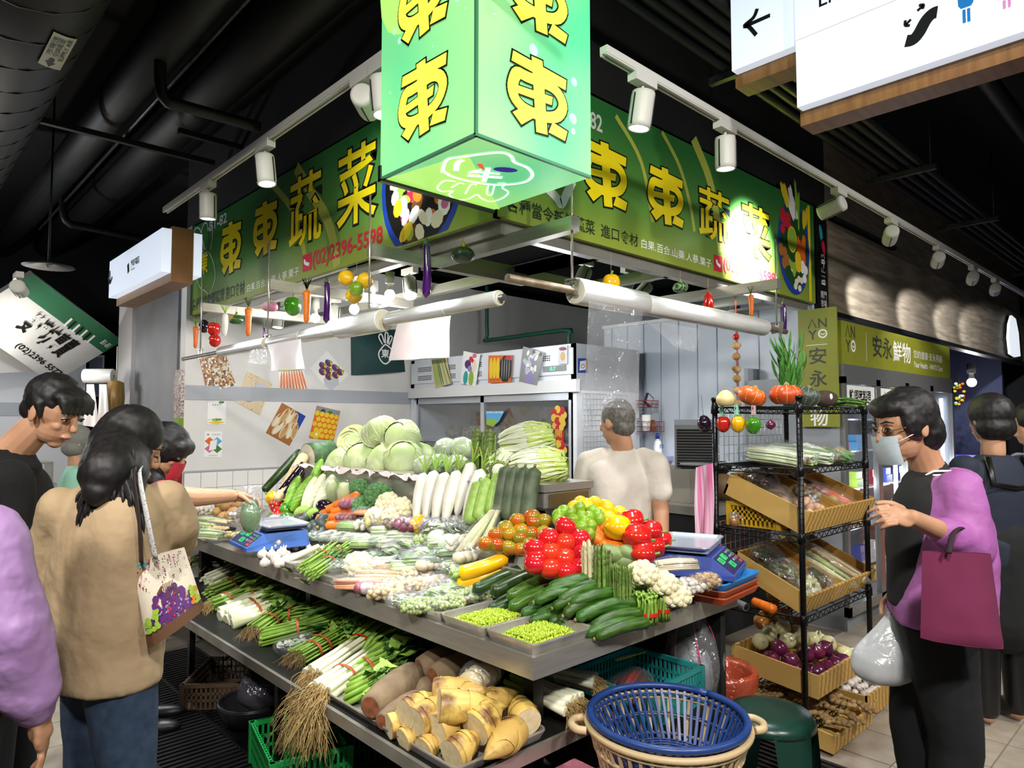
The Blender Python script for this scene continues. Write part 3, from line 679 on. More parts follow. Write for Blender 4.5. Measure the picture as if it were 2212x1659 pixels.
 # STAINLESS LATTICE UNDER THE SIGNS
FRM=thing('overhead_lattice','stainless steel lattice of beams hung below the green signs','frame',(2.0,2.22,2.3))
def beam(a,b,wd=.05,h=.06,name='beam'):sub(FRM,MB().bar(a,b,wd,h),name,m_steel)
ZB=2.31
for y in(2.82,3.95,5.08):beam((1.72,y,ZB-.0),(2.75,y,ZB),.05,.06,'cross_beam')
for x in(2.1,3.92):beam((x,1.85,ZB),(x,2.9,ZB),.05,.06,'cross_beam')
beam((2.08,2.3,ZB+.06),(2.08,6.1,ZB+.06),.05,.06);beam((2.75,2.3,ZB+.06),(2.75,6.1,ZB+.06),.05,.06)
beam((2.05,2.28,ZB+.06),(5.25,2.28,ZB+.06),.05,.06);beam((2.05,2.9,ZB+.06),(5.25,2.9,ZB+.06),.05,.06)
for x in(2.75,3.4,4.6):beam((x,2.28,ZB+.06),(x,2.9,ZB+.06),.05,.06)
m_pipe=M('galv_pipe','#8b8d8f',.35,.8,col2='#6f6a62',scale=14)
m_poly=M('poly_roll','#dfe0de',.22,col2='#cfd0ce',scale=6,stretch=(9,9,1),coat=.5);m_core=M('roll_end','#cfc8b4',.6)
m_white_bag=M('white_plastic','#efe9ea',.45);m_clear=film('clear_film',gloss=.16,milky=.10,bump=1.0,bscale=18)
m_clear2=film('bag_film',gloss=.11,rough=.14,milky=.045,bump=1.0,bscale=26)
def roll(name,label,p0,p1,r,grp='bag rolls on the hanging rods'):
 p0=V(p0);p1=V(p1);L=(p1-p0).length
 o=MB().lathe([(.018,0),(r*.97,0),(r,.004),(r*1.0,L*.4),(r*1.015,L*.41),(r*1.01,L-.004),(r*.97,L),(.018,L)],24).build(name,m_poly,mat=aim(p0,p1-p0))
 MB().lathe([(.013,-.002),(.02,-.002),(.02,L+.002),(.013,L+.002)],14).build('cardboard_core',m_core,o)
 MB().lathe([(.02,-.0012),(r*.93,-.0012)],24).lathe([(r*.93,L+.0012),(.02,L+.0012)],24).build('film_edges',m_core,o)
 return tag(o,label,'bag roll',grp)
def hang(t,top,bot):MB().tube([V(top),V(bot)],.005,8).build('threaded_rod',m_steel,t)
def clamp(t,p):MB().bar(V(p)+V((0,-.03,.045)),V(p)+V((0,.03,.045)),.025,.006).bar(V(p)+V((0,-.03,.045)),V(p)+V((0,-.02,-.02)),.025,.005).bar(V(p)+V((0,.03,.045)),V(p)+V((0,.02,-.02)),.025,.005).build('clamp',m_steel,t)
RX,RZ=1.72,1.96
RL=thing('bag_rod','hanging steel rod with plastic bag rolls along the left aisle','rod',(RX,1.87,RZ))
MB().tube([(0,0,0),(0,3.58,0)],.013,14).build('pipe',m_pipe,RL)
for y in(2.82,3.95,5.08):hang(RL,(0,y-1.87,.62),(0,y-1.87,.03));clamp(RL,(0,y-1.87,0))
yl=lambda px:PX(px,720,RX).y
for i,(a,b,r,lab) in enumerate([(478,576,.034,'bag roll at the far end of the left rod'),(583,652,.031,'bag roll with a white bag hanging from it'),(656,738,.036,'slim clear bag roll in the middle of the left rod'),(736,829,.052,'thick clear bag roll next to the rod clamp'),(838,968,.032,'pale bag roll with the pinkish white sheet'),(968,1079,.03,'bag roll at the near end of the left rod')]):
 roll('bag_roll',lab,(RX,yl(a),RZ),(RX,yl(b),RZ),r)
RY2,RZ2=1.87,2.035
RR=thing('bag_rod','hanging rusty steel rod with clear bag rolls along the right aisle','rod',(1.735,RY2,RZ2))
MB().tube([(0,0,0),(2.3,0,0)],.016,14).build('pipe',M('rusty_pipe','#94897a',.5,.5,col2='#7a6a55',scale=20),RR)
for x in(2.1,3.92):hang(RR,(x-1.735,0,.55),(x-1.735,0,.03));clamp(RR,(x-1.735,0,0))
xl=lambda px:PY(px,640,RY2).x
roll('bag_roll','thick clear bag roll with a long clear bag hanging over the vendor',(xl(1243),RY2,RZ2),(xl(1388),RY2,RZ2),.056)
roll('bag_roll','long clear bag roll toward the black rack',(xl(1392),RY2,RZ2),(xl(1648),RY2,RZ2),.048)
def sheet(name,label,cat,corners,mat,nu=14,nv=18,wob=.012,seed=1,taper=None):
 """a limp sheet: corners tl,tr,br,bl"""
 tl,tr,br,bl=[V(c) for c in corners];nrm=(tr-tl).cross(bl-tl).normalized()
 def f(u,v):
  p=(tl*(1-u)+tr*u)*(1-v)+(bl*(1-u)+br*u)*v
  return p+nrm*wob*v**.5*(noise.noise(V((u*3.1+seed,v*1.3,0)))+.6*math.sin(u*9+seed+v*2))
 return tag(MB().grid(f,nu,nv).build(name,mat),label,cat)
yr=lambda px,py:PY(px,py,RY2-.05)
sheet('clear_bag','long crinkled clear bag hanging from the right rod in front of the vendor','plastic bag',(yr(1272,650),yr(1388,672),yr(1380,886),yr(1258,875)),m_clear,16,24,.012,3)
sheet('clear_bag','short clear bag flap hanging from the long roll','plastic bag',(yr(1392,690),yr(1516,712),yr(1500,760),yr(1462,752)),m_clear,12,8,.01,5)
xr=lambda px,py:PX(px,py,RX-.035)
sheet('white_bag','crumpled white bag hanging from the left rod over the carrot photo','plastic bag',(xr(577,745),xr(650,732),xr(661,797),xr(586,801)),m_white_bag,10,8,.016,7)
sheet('plastic_sheet','pinkish white plastic sheet hanging from the left rod over the dark green bag','plastic bag',(xr(858,700),xr(974,682),xr(968,772),xr(842,779)),M('pinkish_bag','#e9dcdc',.45),12,8,.012,9)
sheet('clear_bag','small clear bag scrap hanging at the left rod end','plastic bag',(xr(540,757),xr(577,750),xr(575,788),xr(536,784)),m_clear,6,6,.008,11)
# INTERIOR LAMPS
e_bulb=emis('bulb_glow','#fffdf4',14.0)
def bulb(label,p,r=.03,e=20):
 t=thing('light_bulb',label,'bulb',p)
 MB().ell((0,0,0),(r,r,r*1.05),14,10).build('globe',e_bulb,t)
 MB().lathe([(r*.6,r*.8),(r*.5,r*1.5),(r*.5,r*2.2),(r*.9,r*2.2),(r*.9,r*4.4),(0,r*4.4)],14).build('socket',m_canin if e<0 else m_can,t)
 MB().tube([(0,0,r*4.3),(0,0,2.36-V(p).z)],.006,6).build('stem',m_can,t)
 lamp('POINT','bulb_light',V(p)-V((0,0,r*1.15)),abs(e),(1,.97,.92),size=r)
for i,(px,py,x,e,lab) in enumerate([(842,637,2.45,15,'round glowing bulb nearest the purple eggplant'),(765,668,2.45,15,'round glowing bulb under the hanging lemons'),(681,687,2.45,12,'round glowing bulb behind the hanging carrot'),(808,652,2.6,8,'warm glowing bulb between the lemons and the eggplant')]):
 bulb(lab,PX(px,py,x),.034,e)
IR=rail('white light rail inside the stall behind the right sign',(2.55,3.2,2.42),(5.2,3.2,2.42))
def inner(label,px,py,dep,tgt,e,along='x',mat_=False,lit=True,ang=60):
 p=PD(px,py,dep);p.z=2.42 if p.z>2.1 else p.z+.1
 return spot(label,(p.x,p.y,max(p.z,2.36)),tgt,e,ang,along,.11,(1,.97,.92),lit)
spot('white can spotlight inside the stall behind the long eggplant',PX(885,575,2.62),(2.2,3.0,1.0),22,60)
spot('white can spotlight with glowing lens behind the hanging turnip',PX(603,650,2.5),(2.3,5.4,.8),16,70)
spot('white can spotlight behind the eggplant with its top open',PX(722,640,2.62),(2.2,4.2,.9),22,60)
spot('white can spotlight behind the bag rod clamp on the right',PY(1262,555,2.9),(2.2,2.6,1.0),26,65,'x')
spot('white can spotlight behind the yellow pepper',PY(1395,590,3.0),(2.7,3.4,1.0),22,60,'x')
spot('black spotlight behind the yellow hanging pepper',PY(1358,575,3.0),(3.2,3.6,.5),15,60,'x')
spot('black spotlight behind the hanging carrot on the right',PY(1586,640,3.0),(3.6,2.6,.5),20,60,'x')
for nm,(px,py) in{'inner ceiling bulb over the vendor':(1420,700)}.items():
 lamp('POINT','inner_light',(3.6,3.4,2.2),26,(.95,.98,1),size=.12)
lamp('POINT','inner_light',(3.3,5.0,2.25),14,(.97,.98,1),size=.12)
# TABLE
TB=thing('display_table','L shaped stainless steel vegetable display table with sloping bed','table',(1.55,1.55,0))
sub(TB,MB().bb((1.55,1.55,.685),(2.82,2.2,.755)).bb((1.55,2.2,.685),(2.8,5.9,.755)),'table_top',m_steel)
def hip(a,b,c,d):return MB().poly([a,b,c,d])
z1=bed(2.22,3)
sub(TB,MB().add([(1.84,1.84,.757),(1.84,5.1,.757),(2.22,5.1,.757),(2.22,4.5,z1-.004),(2.22,2.22,z1-.004),(1.84,4.5,.757)],[(0,4,3,5),(5,3,2,1)],0,False),'sloping_bed',m_steeld)
sub(TB,MB().add([(1.84,1.84,.757),(2.84,1.84,.757),(2.84,2.22,z1-.004),(2.22,2.22,z1-.004)],[(0,1,2,3)],0,False),'sloping_bed',m_steeld)
sub(TB,MB().bb((2.22,2.52,.755),(2.80,4.55,1.195)),'rear_step',m_steel)
sub(TB,MB().bb((2.27,2.2,.755),(2.6,2.5,1.2)).bb((2.262,2.19,1.17),(2.61,2.5,1.205)),'steel_cabinet',m_steel)
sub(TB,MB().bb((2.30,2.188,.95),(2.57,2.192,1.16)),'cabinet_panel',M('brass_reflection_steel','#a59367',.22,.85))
for x,y in((1.75,1.75),(2.75,1.7),(1.75,3.4),(2.7,3.4),(1.75,5.0),(2.7,5.0)):
 sub(TB,MB().bb((x-.025,y-.025,0),(x+.025,y+.025,.69)),'leg',m_dark)
sub(TB,MB().bb((2.76,1.6,.05),(2.8,5.85,.69)),'rear_skirt',m_black)
sub(TB,MB().bb((1.30,1.64,.40),(2.1,4.95,.425)),'lower_shelf',M('shelf_dark','#2a2a28',.45,.6))
sub(TB,MB().bb((1.295,1.63,.385),(1.31,4.95,.428)).bb((1.295,1.63,.385),(2.1,1.645,.428)),'shelf_lip',m_steeld)
for y in(1.75,2.9,4.0,4.85):sub(TB,MB().bb((1.33,y-.015,0),(1.36,y+.015,.4)),'shelf_leg',m_dark)
def tray_mb(lx,ly,h=.035,flare=.012):
 mb=MB();a,b=lx/2,ly/2
 def rr(x,y,r,z):
  pts=[]
  for cx,cy,a0 in((x-r,y-r,0),(-x+r,y-r,1),(-x+r,-y+r,2),(x-r,-y+r,3)):
   for k in range(4):t=(a0+k/3)*PI/2;pts.append(V((cx+r*math.cos(t),cy+r*math.sin(t),z)))
  return pts
 rings=[rr(a-flare-.004,b-flare-.004,.018,0.0),rr(a-.006,b-.006,.022,h),rr(a,b,.026,h+.001),rr(a+.001,b+.001,.026,h-.004),rr(a-flare,b-flare,.02,-.0015)]
 vs=[p for r_ in rings for p in r_];n=16;fs=[]
 for i in range(4):
  for j in range(n):fs.append((i*n+j,i*n+(j+1)%n,(i+1)*n+(j+1)%n,(i+1)*n+j))
 fs.append(tuple(range(n)));fs.append(tuple(range(4*n,5*n))[::-1])
 return mb.add(vs,fs,0,False)
m_tray=M('tray_steel','#c9c4ba',.25,.5,col2='#aaa59b',scale=7)
def tray(label,x0,x1,y0,y1,z=.757,h=.035,rot=None):
 o=tray_mb(x1-x0,y1-y0,h).build('steel_tray',m_tray,loc=((x0+x1)/2,(y0+y1)/2,z))
 if rot:o.rotation_euler=rot
 return tag(o,label,'tray','steel trays on the display table')
TR=[('steel tray of shelled green peas at the table corner',1.556,1.84,1.553,1.795),('steel tray of shelled green peas behind the corner tray',1.556,1.84,1.80,2.045),('steel tray holding the bagged peas',1.556,1.84,2.05,2.36),('steel tray holding the bagged chestnuts and corn',1.556,1.84,2.365,2.72),('steel tray under the bagged carrots',1.556,1.84,2.725,3.0),('steel tray under the celery bundle with red tape',1.556,1.84,3.005,3.25),('steel tray beside the garlic',1.556,1.84,3.255,3.5),('steel tray holding the dark cucumbers',1.845,2.2,1.553,1.9),('steel tray under the green bundles in the front row',2.205,2.5,1.553,1.80)]
for lab,a,b,c,d in TR:tray(lab,a,b,c,d)
tt=PS(1140,1235)
tray('steel tray holding the red tomatoes',1.93,2.28,1.93,2.14,.86,.04,(.0,0,0));tray('steel tray holding the green and orange tomatoes',1.96,2.22,2.16,2.42,.905,.03)
tray('raised steel tray under the mushrooms and corn',2.42,2.72,1.60,1.83,.80,.03)
# FRIDGE IN THE STALL
FX=4.27
FRG=thing('display_fridge','tall white display fridge with sliding glass doors behind the cabbages','fridge',(FX,3.76,0))
m_fw=M('fridge_white','#dfe3ea',.3);m_alu=M('fridge_trim','#c3c8d0',.28,.4)
def fr(mb,n,m_):return sub(FRG,mb,n,m_)
fr(MB().bb((FX+.05,3.78,0),(FX+.85,6.13,.28)),'plinth',m_fw)
fr(MB().bb((FX+.8,3.76,0),(FX+.86,6.13,2.14)).bb((FX,3.76,0),(FX+.86,3.82,2.14)).bb((FX,6.07,0),(FX+.86,6.13,2.14)),'cabinet',m_fw)
fr(MB().bb((FX,3.76,1.75),(FX+.86,6.13,2.14)),'top_housing',m_fw)
fr(MB().bb((FX-.03,3.74,1.735),(FX+.02,6.15,1.84)),'header_strip',m_white)
fr(MB().bb((FX-.012,3.79,1.885),(FX,6.11,2.105)),'grille_panel',m_fw)
for(ya,yb_) in((4.55,4.75),(4.95,5.2),(5.35,5.6),(5.75,6.0),(4.05,4.35)):
 for z0 in(2.01,1.92):
  mb=MB()
  for i in range(int((yb_-ya)/.022)):
   for k in range(3):mb.bb((FX-.0135,ya+i*.022,z0+k*.018),(FX-.012,ya+i*.022+.014,z0+k*.018+.01))
  if ya<4.1 and z0<2:continue
  fr(mb,'vent_slots',m_canin)['kind']='stuff'
fr(MB().bb((FX-.016,3.86,1.915),(FX-.012,4.13,1.965)),'control_display',M('display_grey','#6f7a78',.3))
mb=MB();pf=Plane((FX-.016,6.13,0),(0,-1,0),(0,0,1));pf.textr(mb,'0.7',2.085,2.15,1.925,1.955,0,.01,.001);fr(mb,'display_digits',emis('lcd_green','#2fe08a',2.0))
for(a,b) in((3.80,4.98),(4.95,6.09)):
 x_=FX if a<4 else FX+.03
 fr(MB().bb((x_,a,.3),(x_+.03,a+.05,1.73)).bb((x_,b-.05,.3),(x_+.03,b,1.73)).bb((x_,a,1.67),(x_+.03,b,1.73)).bb((x_,a,.3),(x_+.03,b,.36)),'door_frame',m_alu)
 fr(MB().bb((x_+.012,a+.05,.36),(x_+.018,b-.05,1.67)),'glass_door',film('fridge_glass',gloss=.12,rough=.03,milky=.03,bump=0))
fr(MB().bb((FX+.78,3.83,.28),(FX+.8,6.06,1.75)),'back_panel',M('fridge_inside','#5d636b',.6))
for z in(.62,.95,1.28):fr(MB().bb((FX+.12,3.83,z),(FX+.76,6.06,z+.015)),'shelf',m_alu)
rr=random.Random(4)
for z in(.635,.965,1.295):
 for i in range(9):
  y=3.98+i*.24;c=rr.choice(['#b9b39a','#8e8a72','#a3a48f','#c7c2b5'])
  o=MB().ell((0,0,.075),(.1,.1,.08),10,7,fn=lambda d:1+.12*noise.noise(d*3+V((i,z,0)))).build('stored_bag',M('stored_'+c,c,.35,col2='#6a6a5a',scale=25),loc=(FX+.35+rr.random()*.15,y,z))
  tag(o,'bagged produce stored on a shelf inside the glass fridge','bag','bags stored inside the glass fridge')
bn=thing('lucky_banner','red and gold new year banner on the fridge glass','banner',(FX-.012,3.99,1.35))
pf=Plane((FX-.012,6.13,0),(0,-1,0),(0,0,1));mb=MB();u0,_=pf.hit(1207,960)
zt,zb_=pf.hit(1207,884)[1],pf.hit(1207,985)[1];ww=.075
sub(bn,MB().bb((FX-.011,6.13-u0-ww*.7,zb_),(FX-.007,6.13-u0+ww*.7,zt)),'red_strip',M('banner_red','#b5171d',.4))
for(v,r) in((zt-.05,.1),(zt-.12,.085),(zb_+.05,.1)):
 for k in range(7):pf.disc(mb,u0+r*.6*math.cos(k*.9),v+r*.5*math.sin(k*.9),r*.35,(k%2),.0005+k*.0001,10)
for i,ch in enumerate('開市大吉'):pf.textr(mb,ch,u0-.035,u0+.035,zt-.235-i*.085,zt-.17-i*.085,0,.01,.002)
sub(bn,mb,'gold_print',[M('banner_gold','#d9b23a',.35),M('banner_red','#b5171d',.4)])
lf=thing('leaflet','blue and green leaflet stuck inside the fridge glass','leaflet',(FX-.01,5.0,1.5));mb=MB()
pf.shape(mb,[pf.hit(*a) for a in((1050,888),(1090,888),(1078,910),(1065,922),(1051,916))],1,.001);pf.shape(mb,[pf.hit(*a) for a in((1051,905),(1078,905),(1065,922),(1051,917))],2,.0014);pf.text(mb,'商用冷凍冷藏',(1052,893),(1086,892),(1052,889),3,.01,.002)
sub(lf,mb,'print',[PRN['white'],PRN['sky'],PRN['lime'],PRN['white']])
# DIGITAL SCALES
def scale_(label,loc,rotz,body,body2,grp='digital price scales'):
 t=thing('digital_scale',label,'scale',loc,rotz,grp)
 m1=M('scale_'+body,body,.35);m2=M('scale_'+body2,body2,.4)
 prof=[(-.19,.0),(-.19,.02),(-.10,.085),(.15,.085),(.155,.0)]
 vs=[V((s_*(.165 if k not in(2,3) else.15),p[0],p[1])) for s_ in(-1,1) for k,p in enumerate(prof)]
 MB().add(vs,[(0,1,2,3,4),(9,8,7,6,5),(0,5,6,1),(1,6,7,2),(2,7,8,3),(3,8,9,4),(4,9,5,0)],0,False).build('base',m1,t)
 n_=V((0,-.065,.09)).normalized();a=math.atan2(.065,.09)
 pl=Plane((-.15,-.19,.02),(1,0,0),(0,.09,.065));mb=MB()
 pl.shape(mb,[(.0,.005),(.3,.005),(.3,.105),(.0,.105)],0,.001)
 kp=MB();
 for(u,v) in((.02,.06),(.10,.065),(.10,.02)):pl.shape(mb,[(u,v),(u+.065,v),(u+.065,v+.032),(u,v+.032)],1,.0016)
 for i in range(5):
  for j in range(4):pl.shape(kp,[(.19+i*.021,.014+j*.022),(.205+i*.021,.014+j*.022),(.205+i*.021,.03+j*.022),(.19+i*.021,.03+j*.022)],1 if(i>2 and j<2) else(2 if i>2 else 0),.0016)
 for i,ch in enumerate('789456123'):pl.textr(kp,ch,.193+(i%3)*.021,.201+(i%3)*.021,.084-(i//3)*.022,.094-(i//3)*.022,3,0,.002)
 pl.textr(mb,'0.0',.035,.07,.066,.086,2,0,.002);pl.textr(mb,'160',.115,.15,.025,.045,2,0,.002);pl.textr(mb,'0',.14,.15,.071,.09,2,0,.002)
 mb.build('display_panel',[M('scale_panel','#1b2450',.35),emis('scale_lcd','#1f9a58',.8),M('lcd_ink','#0b3a20',.5)],t)
 kp.build('keypad',[M('key_dark','#3a4266',.4),M('key_red','#c8482c',.4),M('key_green','#4a8a4a',.4),m_wht],t)['kind']='stuff'
 MB().bb((-.06,-.05,.085),(.06,.09,.11)).build('neck',m_canin,t)
 tp=tray_mb(.36,.25,.012,.01);tp.build('pan',M('scale_pan','#cdd2de',.25,.6),t,loc=(0,.03,.115))
 MB().bb((-.155,-.085,.098),(.155,.145,.114)).build('pan_carrier',m2,t)
 return t
pSL=PS(575,1195);scale_('blue digital scale with the plastic bag on it, nearer the wall',(pSL.x+.06,pSL.y+.06,.795),-PI/2-.1,'#4d79cf','#22283c')
pSR=V((2.62,1.58,.9))
# VEGETABLE KINDS
def nz(d,s,o=0.):return noise.noise(V((d.x*s+o,d.y*s+o*1.7,d.z*s-o)))
m_stem=M('stem_green','#6f8f3a',.6);m_stemb=M('stem_brown','#8d7a4a',.7)
m_tom=M('tomato_red','#c8201a',.16,col2='#cf2a1e',scale=14,rnd=.10,coat=.4)
m_tom2=M('tomato_mixed','#c85a14',.16,col2='#7f8420',scale=16,lo=.4,hi=.62,rnd=.25,coat=.4)
m_tom3=M('tomato_green','#8a8f24',.16,col2='#b5781c',scale=14,rnd=.15,coat=.4)
m_lime=M('lime_skin','#6d9a22',.3,col2='#8fae2c',scale=18,bump=.15,bscale=260,rnd=.15);m_lemon=M('lemon_skin','#eec31e',.32,col2='#e8b016',scale=16,bump=.15,bscale=260,rnd=.08)
m_pepr=M('pepper_red','#b8141a',.12,col2='#c92a1c',scale=12,coat=.5);m_pepy=M('pepper_yellow','#efbf12',.14,col2='#e6a80c',scale=12,coat=.5);m_pepg=M('pepper_green','#4f9a1e',.14,col2='#2f7414',scale=12,coat=.5)
m_carrot=M('carrot_orange','#ee7f1c',.42,col2='#e06c12',scale=26,stretch=(1,1,4),rnd=.08);m_daikon=M('daikon_white','#efece2',.35,col2='#e4e2cf',scale=8,rnd=.04)
m_zuc=M('zucchini_green','#54782a',.28,col2='#2f5218',scale=24,stretch=(4,4,1),rnd=.2);m_zucd=M('zucchini_dark','#2f4a1e',.3,col2='#1c3012',scale=26,stretch=(3,3,1),rnd=.15);m_zucy=M('zucchini_yellow','#f0b90e',.25,col2='#e8a80a',scale=10)
m_cuc=M('cucumber_green','#3f6a1e',.35,col2='#26450f',scale=30,stretch=(5,5,.7),bump=.3,bscale=90,rnd=.25);m_wm=M('wintermelon_dark','#3c4a30',.6,col2='#566048',scale=18,rnd=.1)
m_luf=M('luffa_green','#9cba5c',.5,col2='#85a84a',scale=50,bump=.4,bscale=120);m_bit=M('bitter_gourd','#6fa12c',.35,col2='#8fbf42',scale=20);m_bitw=M('white_gourd','#e6e8c6',.4)
m_eggp=M('eggplant_black','#1c0d1e',.12,coat=.6);m_eggv=M('eggplant_purple','#4a1466',.14,col2='#3a0f52',scale=6,coat=.5)
m_pumd=M('pumpkin_dark','#36403a',.45,col2='#46524a',scale=40);m_pumo=M('pumpkin_orange','#d8641e',.4,col2='#c9521a',scale=8);m_pumr=M('pumpkin_redorange','#cf4f1c',.4,col2='#b8451a',scale=8)
m_cab=M('cabbage_green','#b4cf80',.45,col2='#e0eabb',scale=6,lo=.3,hi=.75,stretch=(1,1,.35),bump=.5,bscale=14,rnd=.06);m_cabv=M('cabbage_vein','#edf2d8',.5);m_cabc=M('cabbage_cut','#e4e2a0',.5,col2='#c9cf7a',scale=40)
m_let=M('lettuce_white','#dfe6cf',.3,col2='#bcd29a',scale=9,bump=.5,bscale=14)
m_brc=M('broccoli_green','#3f6e3a',.8,col2='#5c8a50',scale=60,bump=1.,bscale=120);m_cau=M('cauliflower_cream','#efe6c4',.6,col2='#e2d6a8',scale=30,bump=.8,bscale=110)
m_asp=M('asparagus_green','#7f9a4a',.5,col2='#5f7f38',scale=30,stretch=(1,1,2),rnd=.15);m_aspt=M('asparagus_tip','#5c5a3c',.6,col2='#6d7a42',scale=40);m_aspw=M('asparagus_white','#dcd5ae',.5,col2='#cfc69a',scale=20,rnd=.06)
m_grn=M('green_stalk','#93b84a',.45,col2='#7da53a',scale=8,rnd=.15);m_leaf=M('green_leaf','#4f7a34',.5,col2='#6b9444',scale=14,rnd=.15);m_leafd=M('dark_leaf','#2f5a2c',.5,col2='#436e38',scale=14,rnd=.15);m_leafl=M('pale_leaf','#8fb84c',.5,col2='#a9c95e',scale=12)
m_leekw=M('leek_white','#eeecd4',.4,col2='#dfe2b6',scale=6,rnd=.05);m_root=M('root_straw','#b79a62',.8,col2='#8f7444',scale=30);m_soil=M('root_soil','#6d5434',.9,col2='#8d7448',scale=30)
m_band=M('tape_red','#c9281e',.4);m_rub=M('rubber_band','#b5522e',.5)
m_yam=M('yam_brown','#8a7559',.85,col2='#73604a',scale=16,bump=.8,bscale=60,rnd=.1);m_cutred=M('cut_face_rust','#9a5a36',.8,col2='#6d4028',scale=30);m_nag=M('nagaimo','#d8c49a',.7,col2='#c7b084',scale=40,bump=.3,bscale=80)
m_bam=M('bamboo_sheath','#dcb863',.4,col2='#7d5630',scale=13,lo=.5,hi=.66,rnd=.1);m_bamc=M('bamboo_cut','#ecdcb4',.55,col2='#dcc898',scale=40)
m_oni=M('onion_brown','#b0662a',.3,col2='#c9823e',scale=10,stretch=(3,3,.5),rnd=.15,coat=.3);m_onir=M('onion_red','#4f1434',.25,col2='#6d2048',scale=10,stretch=(3,3,.5),rnd=.2,coat=.4);m_oniw=M('onion_white','#d9d4a8',.3,col2='#c9c78c',scale=9,stretch=(3,3,.5),rnd=.08,coat=.3)
m_pot=M('potato_skin','#a58a5a',.7,col2='#8f7448',scale=20,rnd=.12);m_gin=M('ginger_skin','#a8895a',.7,col2='#8d6f44',scale=24,rnd=.1);m_gar=M('garlic_white','#ece4da',.45,col2='#d9cbbd',scale=24,stretch=(3,3,1),rnd=.06)
m_jic=M('tan_root','#b98f56',.6,col2='#a37a46',scale=20,rnd=.12)
RULES={}
def K(key,name,cat,mb,mats,parts=()):
 o=mb.build(name,mats);tag(o,name.replace('_',' '),cat)
 for pn,pmb,pm in parts:pmb.build(pn,pm,o)
 RULES[key]=Kind(o);return RULES[key]
def calyx(r,z,n=5,L=.014,up=.3):
 mb=MB()
 for k in range(n):a=2*PI*k/n;mb.leaf((math.cos(a)*r*.15,math.sin(a)*r*.15,z),(math.cos(a),math.sin(a),up),L,.007,bend=.2,seg=2)
 mb.tube([(0,0,z),(0,0,z+.006)],.0025,5);return mb
def tomfn(d):a=math.atan2(d.y,d.x);return 1+.02*math.cos(5*a)*(1-d.z*d.z)-.12*max(0,d.z-.8)/.2
for key,mt in(('tom',m_tom),('tom2',m_tom2),('tom3',m_tom3)):K(key,'tomato','tomato',MB().ell((0,0,0),(.043,.043,.038),16,11,fn=tomfn),mt,[('stem_scar',calyx(.043,.033,5,.009,.1),m_stemb)])
K('lime','lime','lime',MB().ell((0,0,0),(.028,.028,.03),14,9,fn=lambda d:1+.08*max(0,abs(d.z)-.9)/.1),m_lime,[('stem_nub',MB().tube([(0,0,.029),(0,0,.034)],.003,5),m_stemb)])
K('lemon','lemon','lemon',MB().ell((0,0,0),(.032,.032,.037),14,11,fn=lambda d:1+.16*max(0,abs(d.z)-.86)/.14),m_lemon,[('stem_nub',MB().tube([(0,0,.041),(0,0,.044)],.003,5),m_stemb)])
def pepfn(d):
 a=math.atan2(d.y,d.x);return(1+.17*abs(math.cos(2*a))**.7-.09)*(1-.22*max(0,d.z-.6)/.4)*(1-.1*max(0,-d.z-.5))
for key,mt in(('pepr',m_pepr),('pepy',m_pepy),('pepg',m_pepg)):
 K(key,'bell_pepper','pepper',MB().ell((0,0,0),(.044,.044,.056),28,12,fn=pepfn),mt,[('stem',MB().tube([(0,0,.036),(.003,0,.05),(.01,.002,.064)],[.009,.005,.006],7),m_stem)])
def tap(L,r0,r1,n=9,bend=0.,tip=.5,k=12,r2=None):
 pts=[];rs=[]
 for i in range(k+1):
  t=i/k;z=t*L-L/2;r=r0+(r1-r0)*t
  if r2 is not None:r=r0*(1-t)**2+2*r2*t*(1-t)+r1*t*t
  e=min(1,math.sqrt(max(0,1-(1-min(1,t/.10))**2)),math.sqrt(max(0,1-(1-min(1,(1-t)/.10))**2)))
  pts.append((bend*math.sin(PI*t),0,z));rs.append(max(.0015,r*e))
 return MB().tube(pts,rs,n)
K('car','carrot','carrot',tap(.19,.014,.024,10,.004),m_carrot,[('crown',MB().tube([(0,0,.090),(0,0,.098)],[.008,.005],7),m_stem)])
K('carb','carrot','carrot',tap(.17,.021,.027,12,.004),m_carrot,[('crown',MB().tube([(0,0,.080),(0,0,.087)],[.008,.006],7),m_stemb)])
def daik_leaves():
 mb=MB();q=random.Random(3)
 for k in range(9):
  a=q.random()*2*PI;L=.06+.05*q.random();d=V((math.cos(a)*.45,math.sin(a)*.45,1))
  mb.tube([(0,0,.135),V((0,0,.14))+d*L*.5,V((0,0,.14))+d*L+V((math.cos(a)*.015,math.sin(a)*.015,0))],[.006,.004,.002],6,0)
  mb.leaf(V((0,0,.14))+d*L*.6,d,.03,.012,seg=2,m=1)
 return mb
K('dai','daikon_radish','radish',tap(.28,.012,.028,12,.006,r2=.045),m_daikon,[('cut_leaf_stalks',daik_leaves(),[m_grn,m_leafl])])
def zstem(z,r):return MB().tube([(0,0,z-.008),(0,0,z+.004),(0,0,z+.016)],[r*.62,r*.45,r*.5],6)
K('zuc','zucchini','zucchini',tap(.20,.021,.025,12,.008),m_zuc,[('stem',zstem(.1,.022),m_grn)])
K('zucd','zucchini','zucchini',tap(.22,.024,.026,12,.006),m_zucd,[('stem',zstem(.11,.022),m_grn)])
K('zucy','yellow_zucchini','zucchini',tap(.19,.03,.024,12,.02),m_zucy,[('stem',zstem(-.105,.02),m_grn)])
K('cuc','cucumber','cucumber',tap(.21,.019,.021,12,.018),m_cuc,[('stem_tip',MB().tube([(0,0,.1),(0,0,.11)],[.008,.003],6),m_stem),('blossom_end',MB().tube([(0,0,-.104),(0,0,-.109)],[.008,.004],6),m_stemb)])
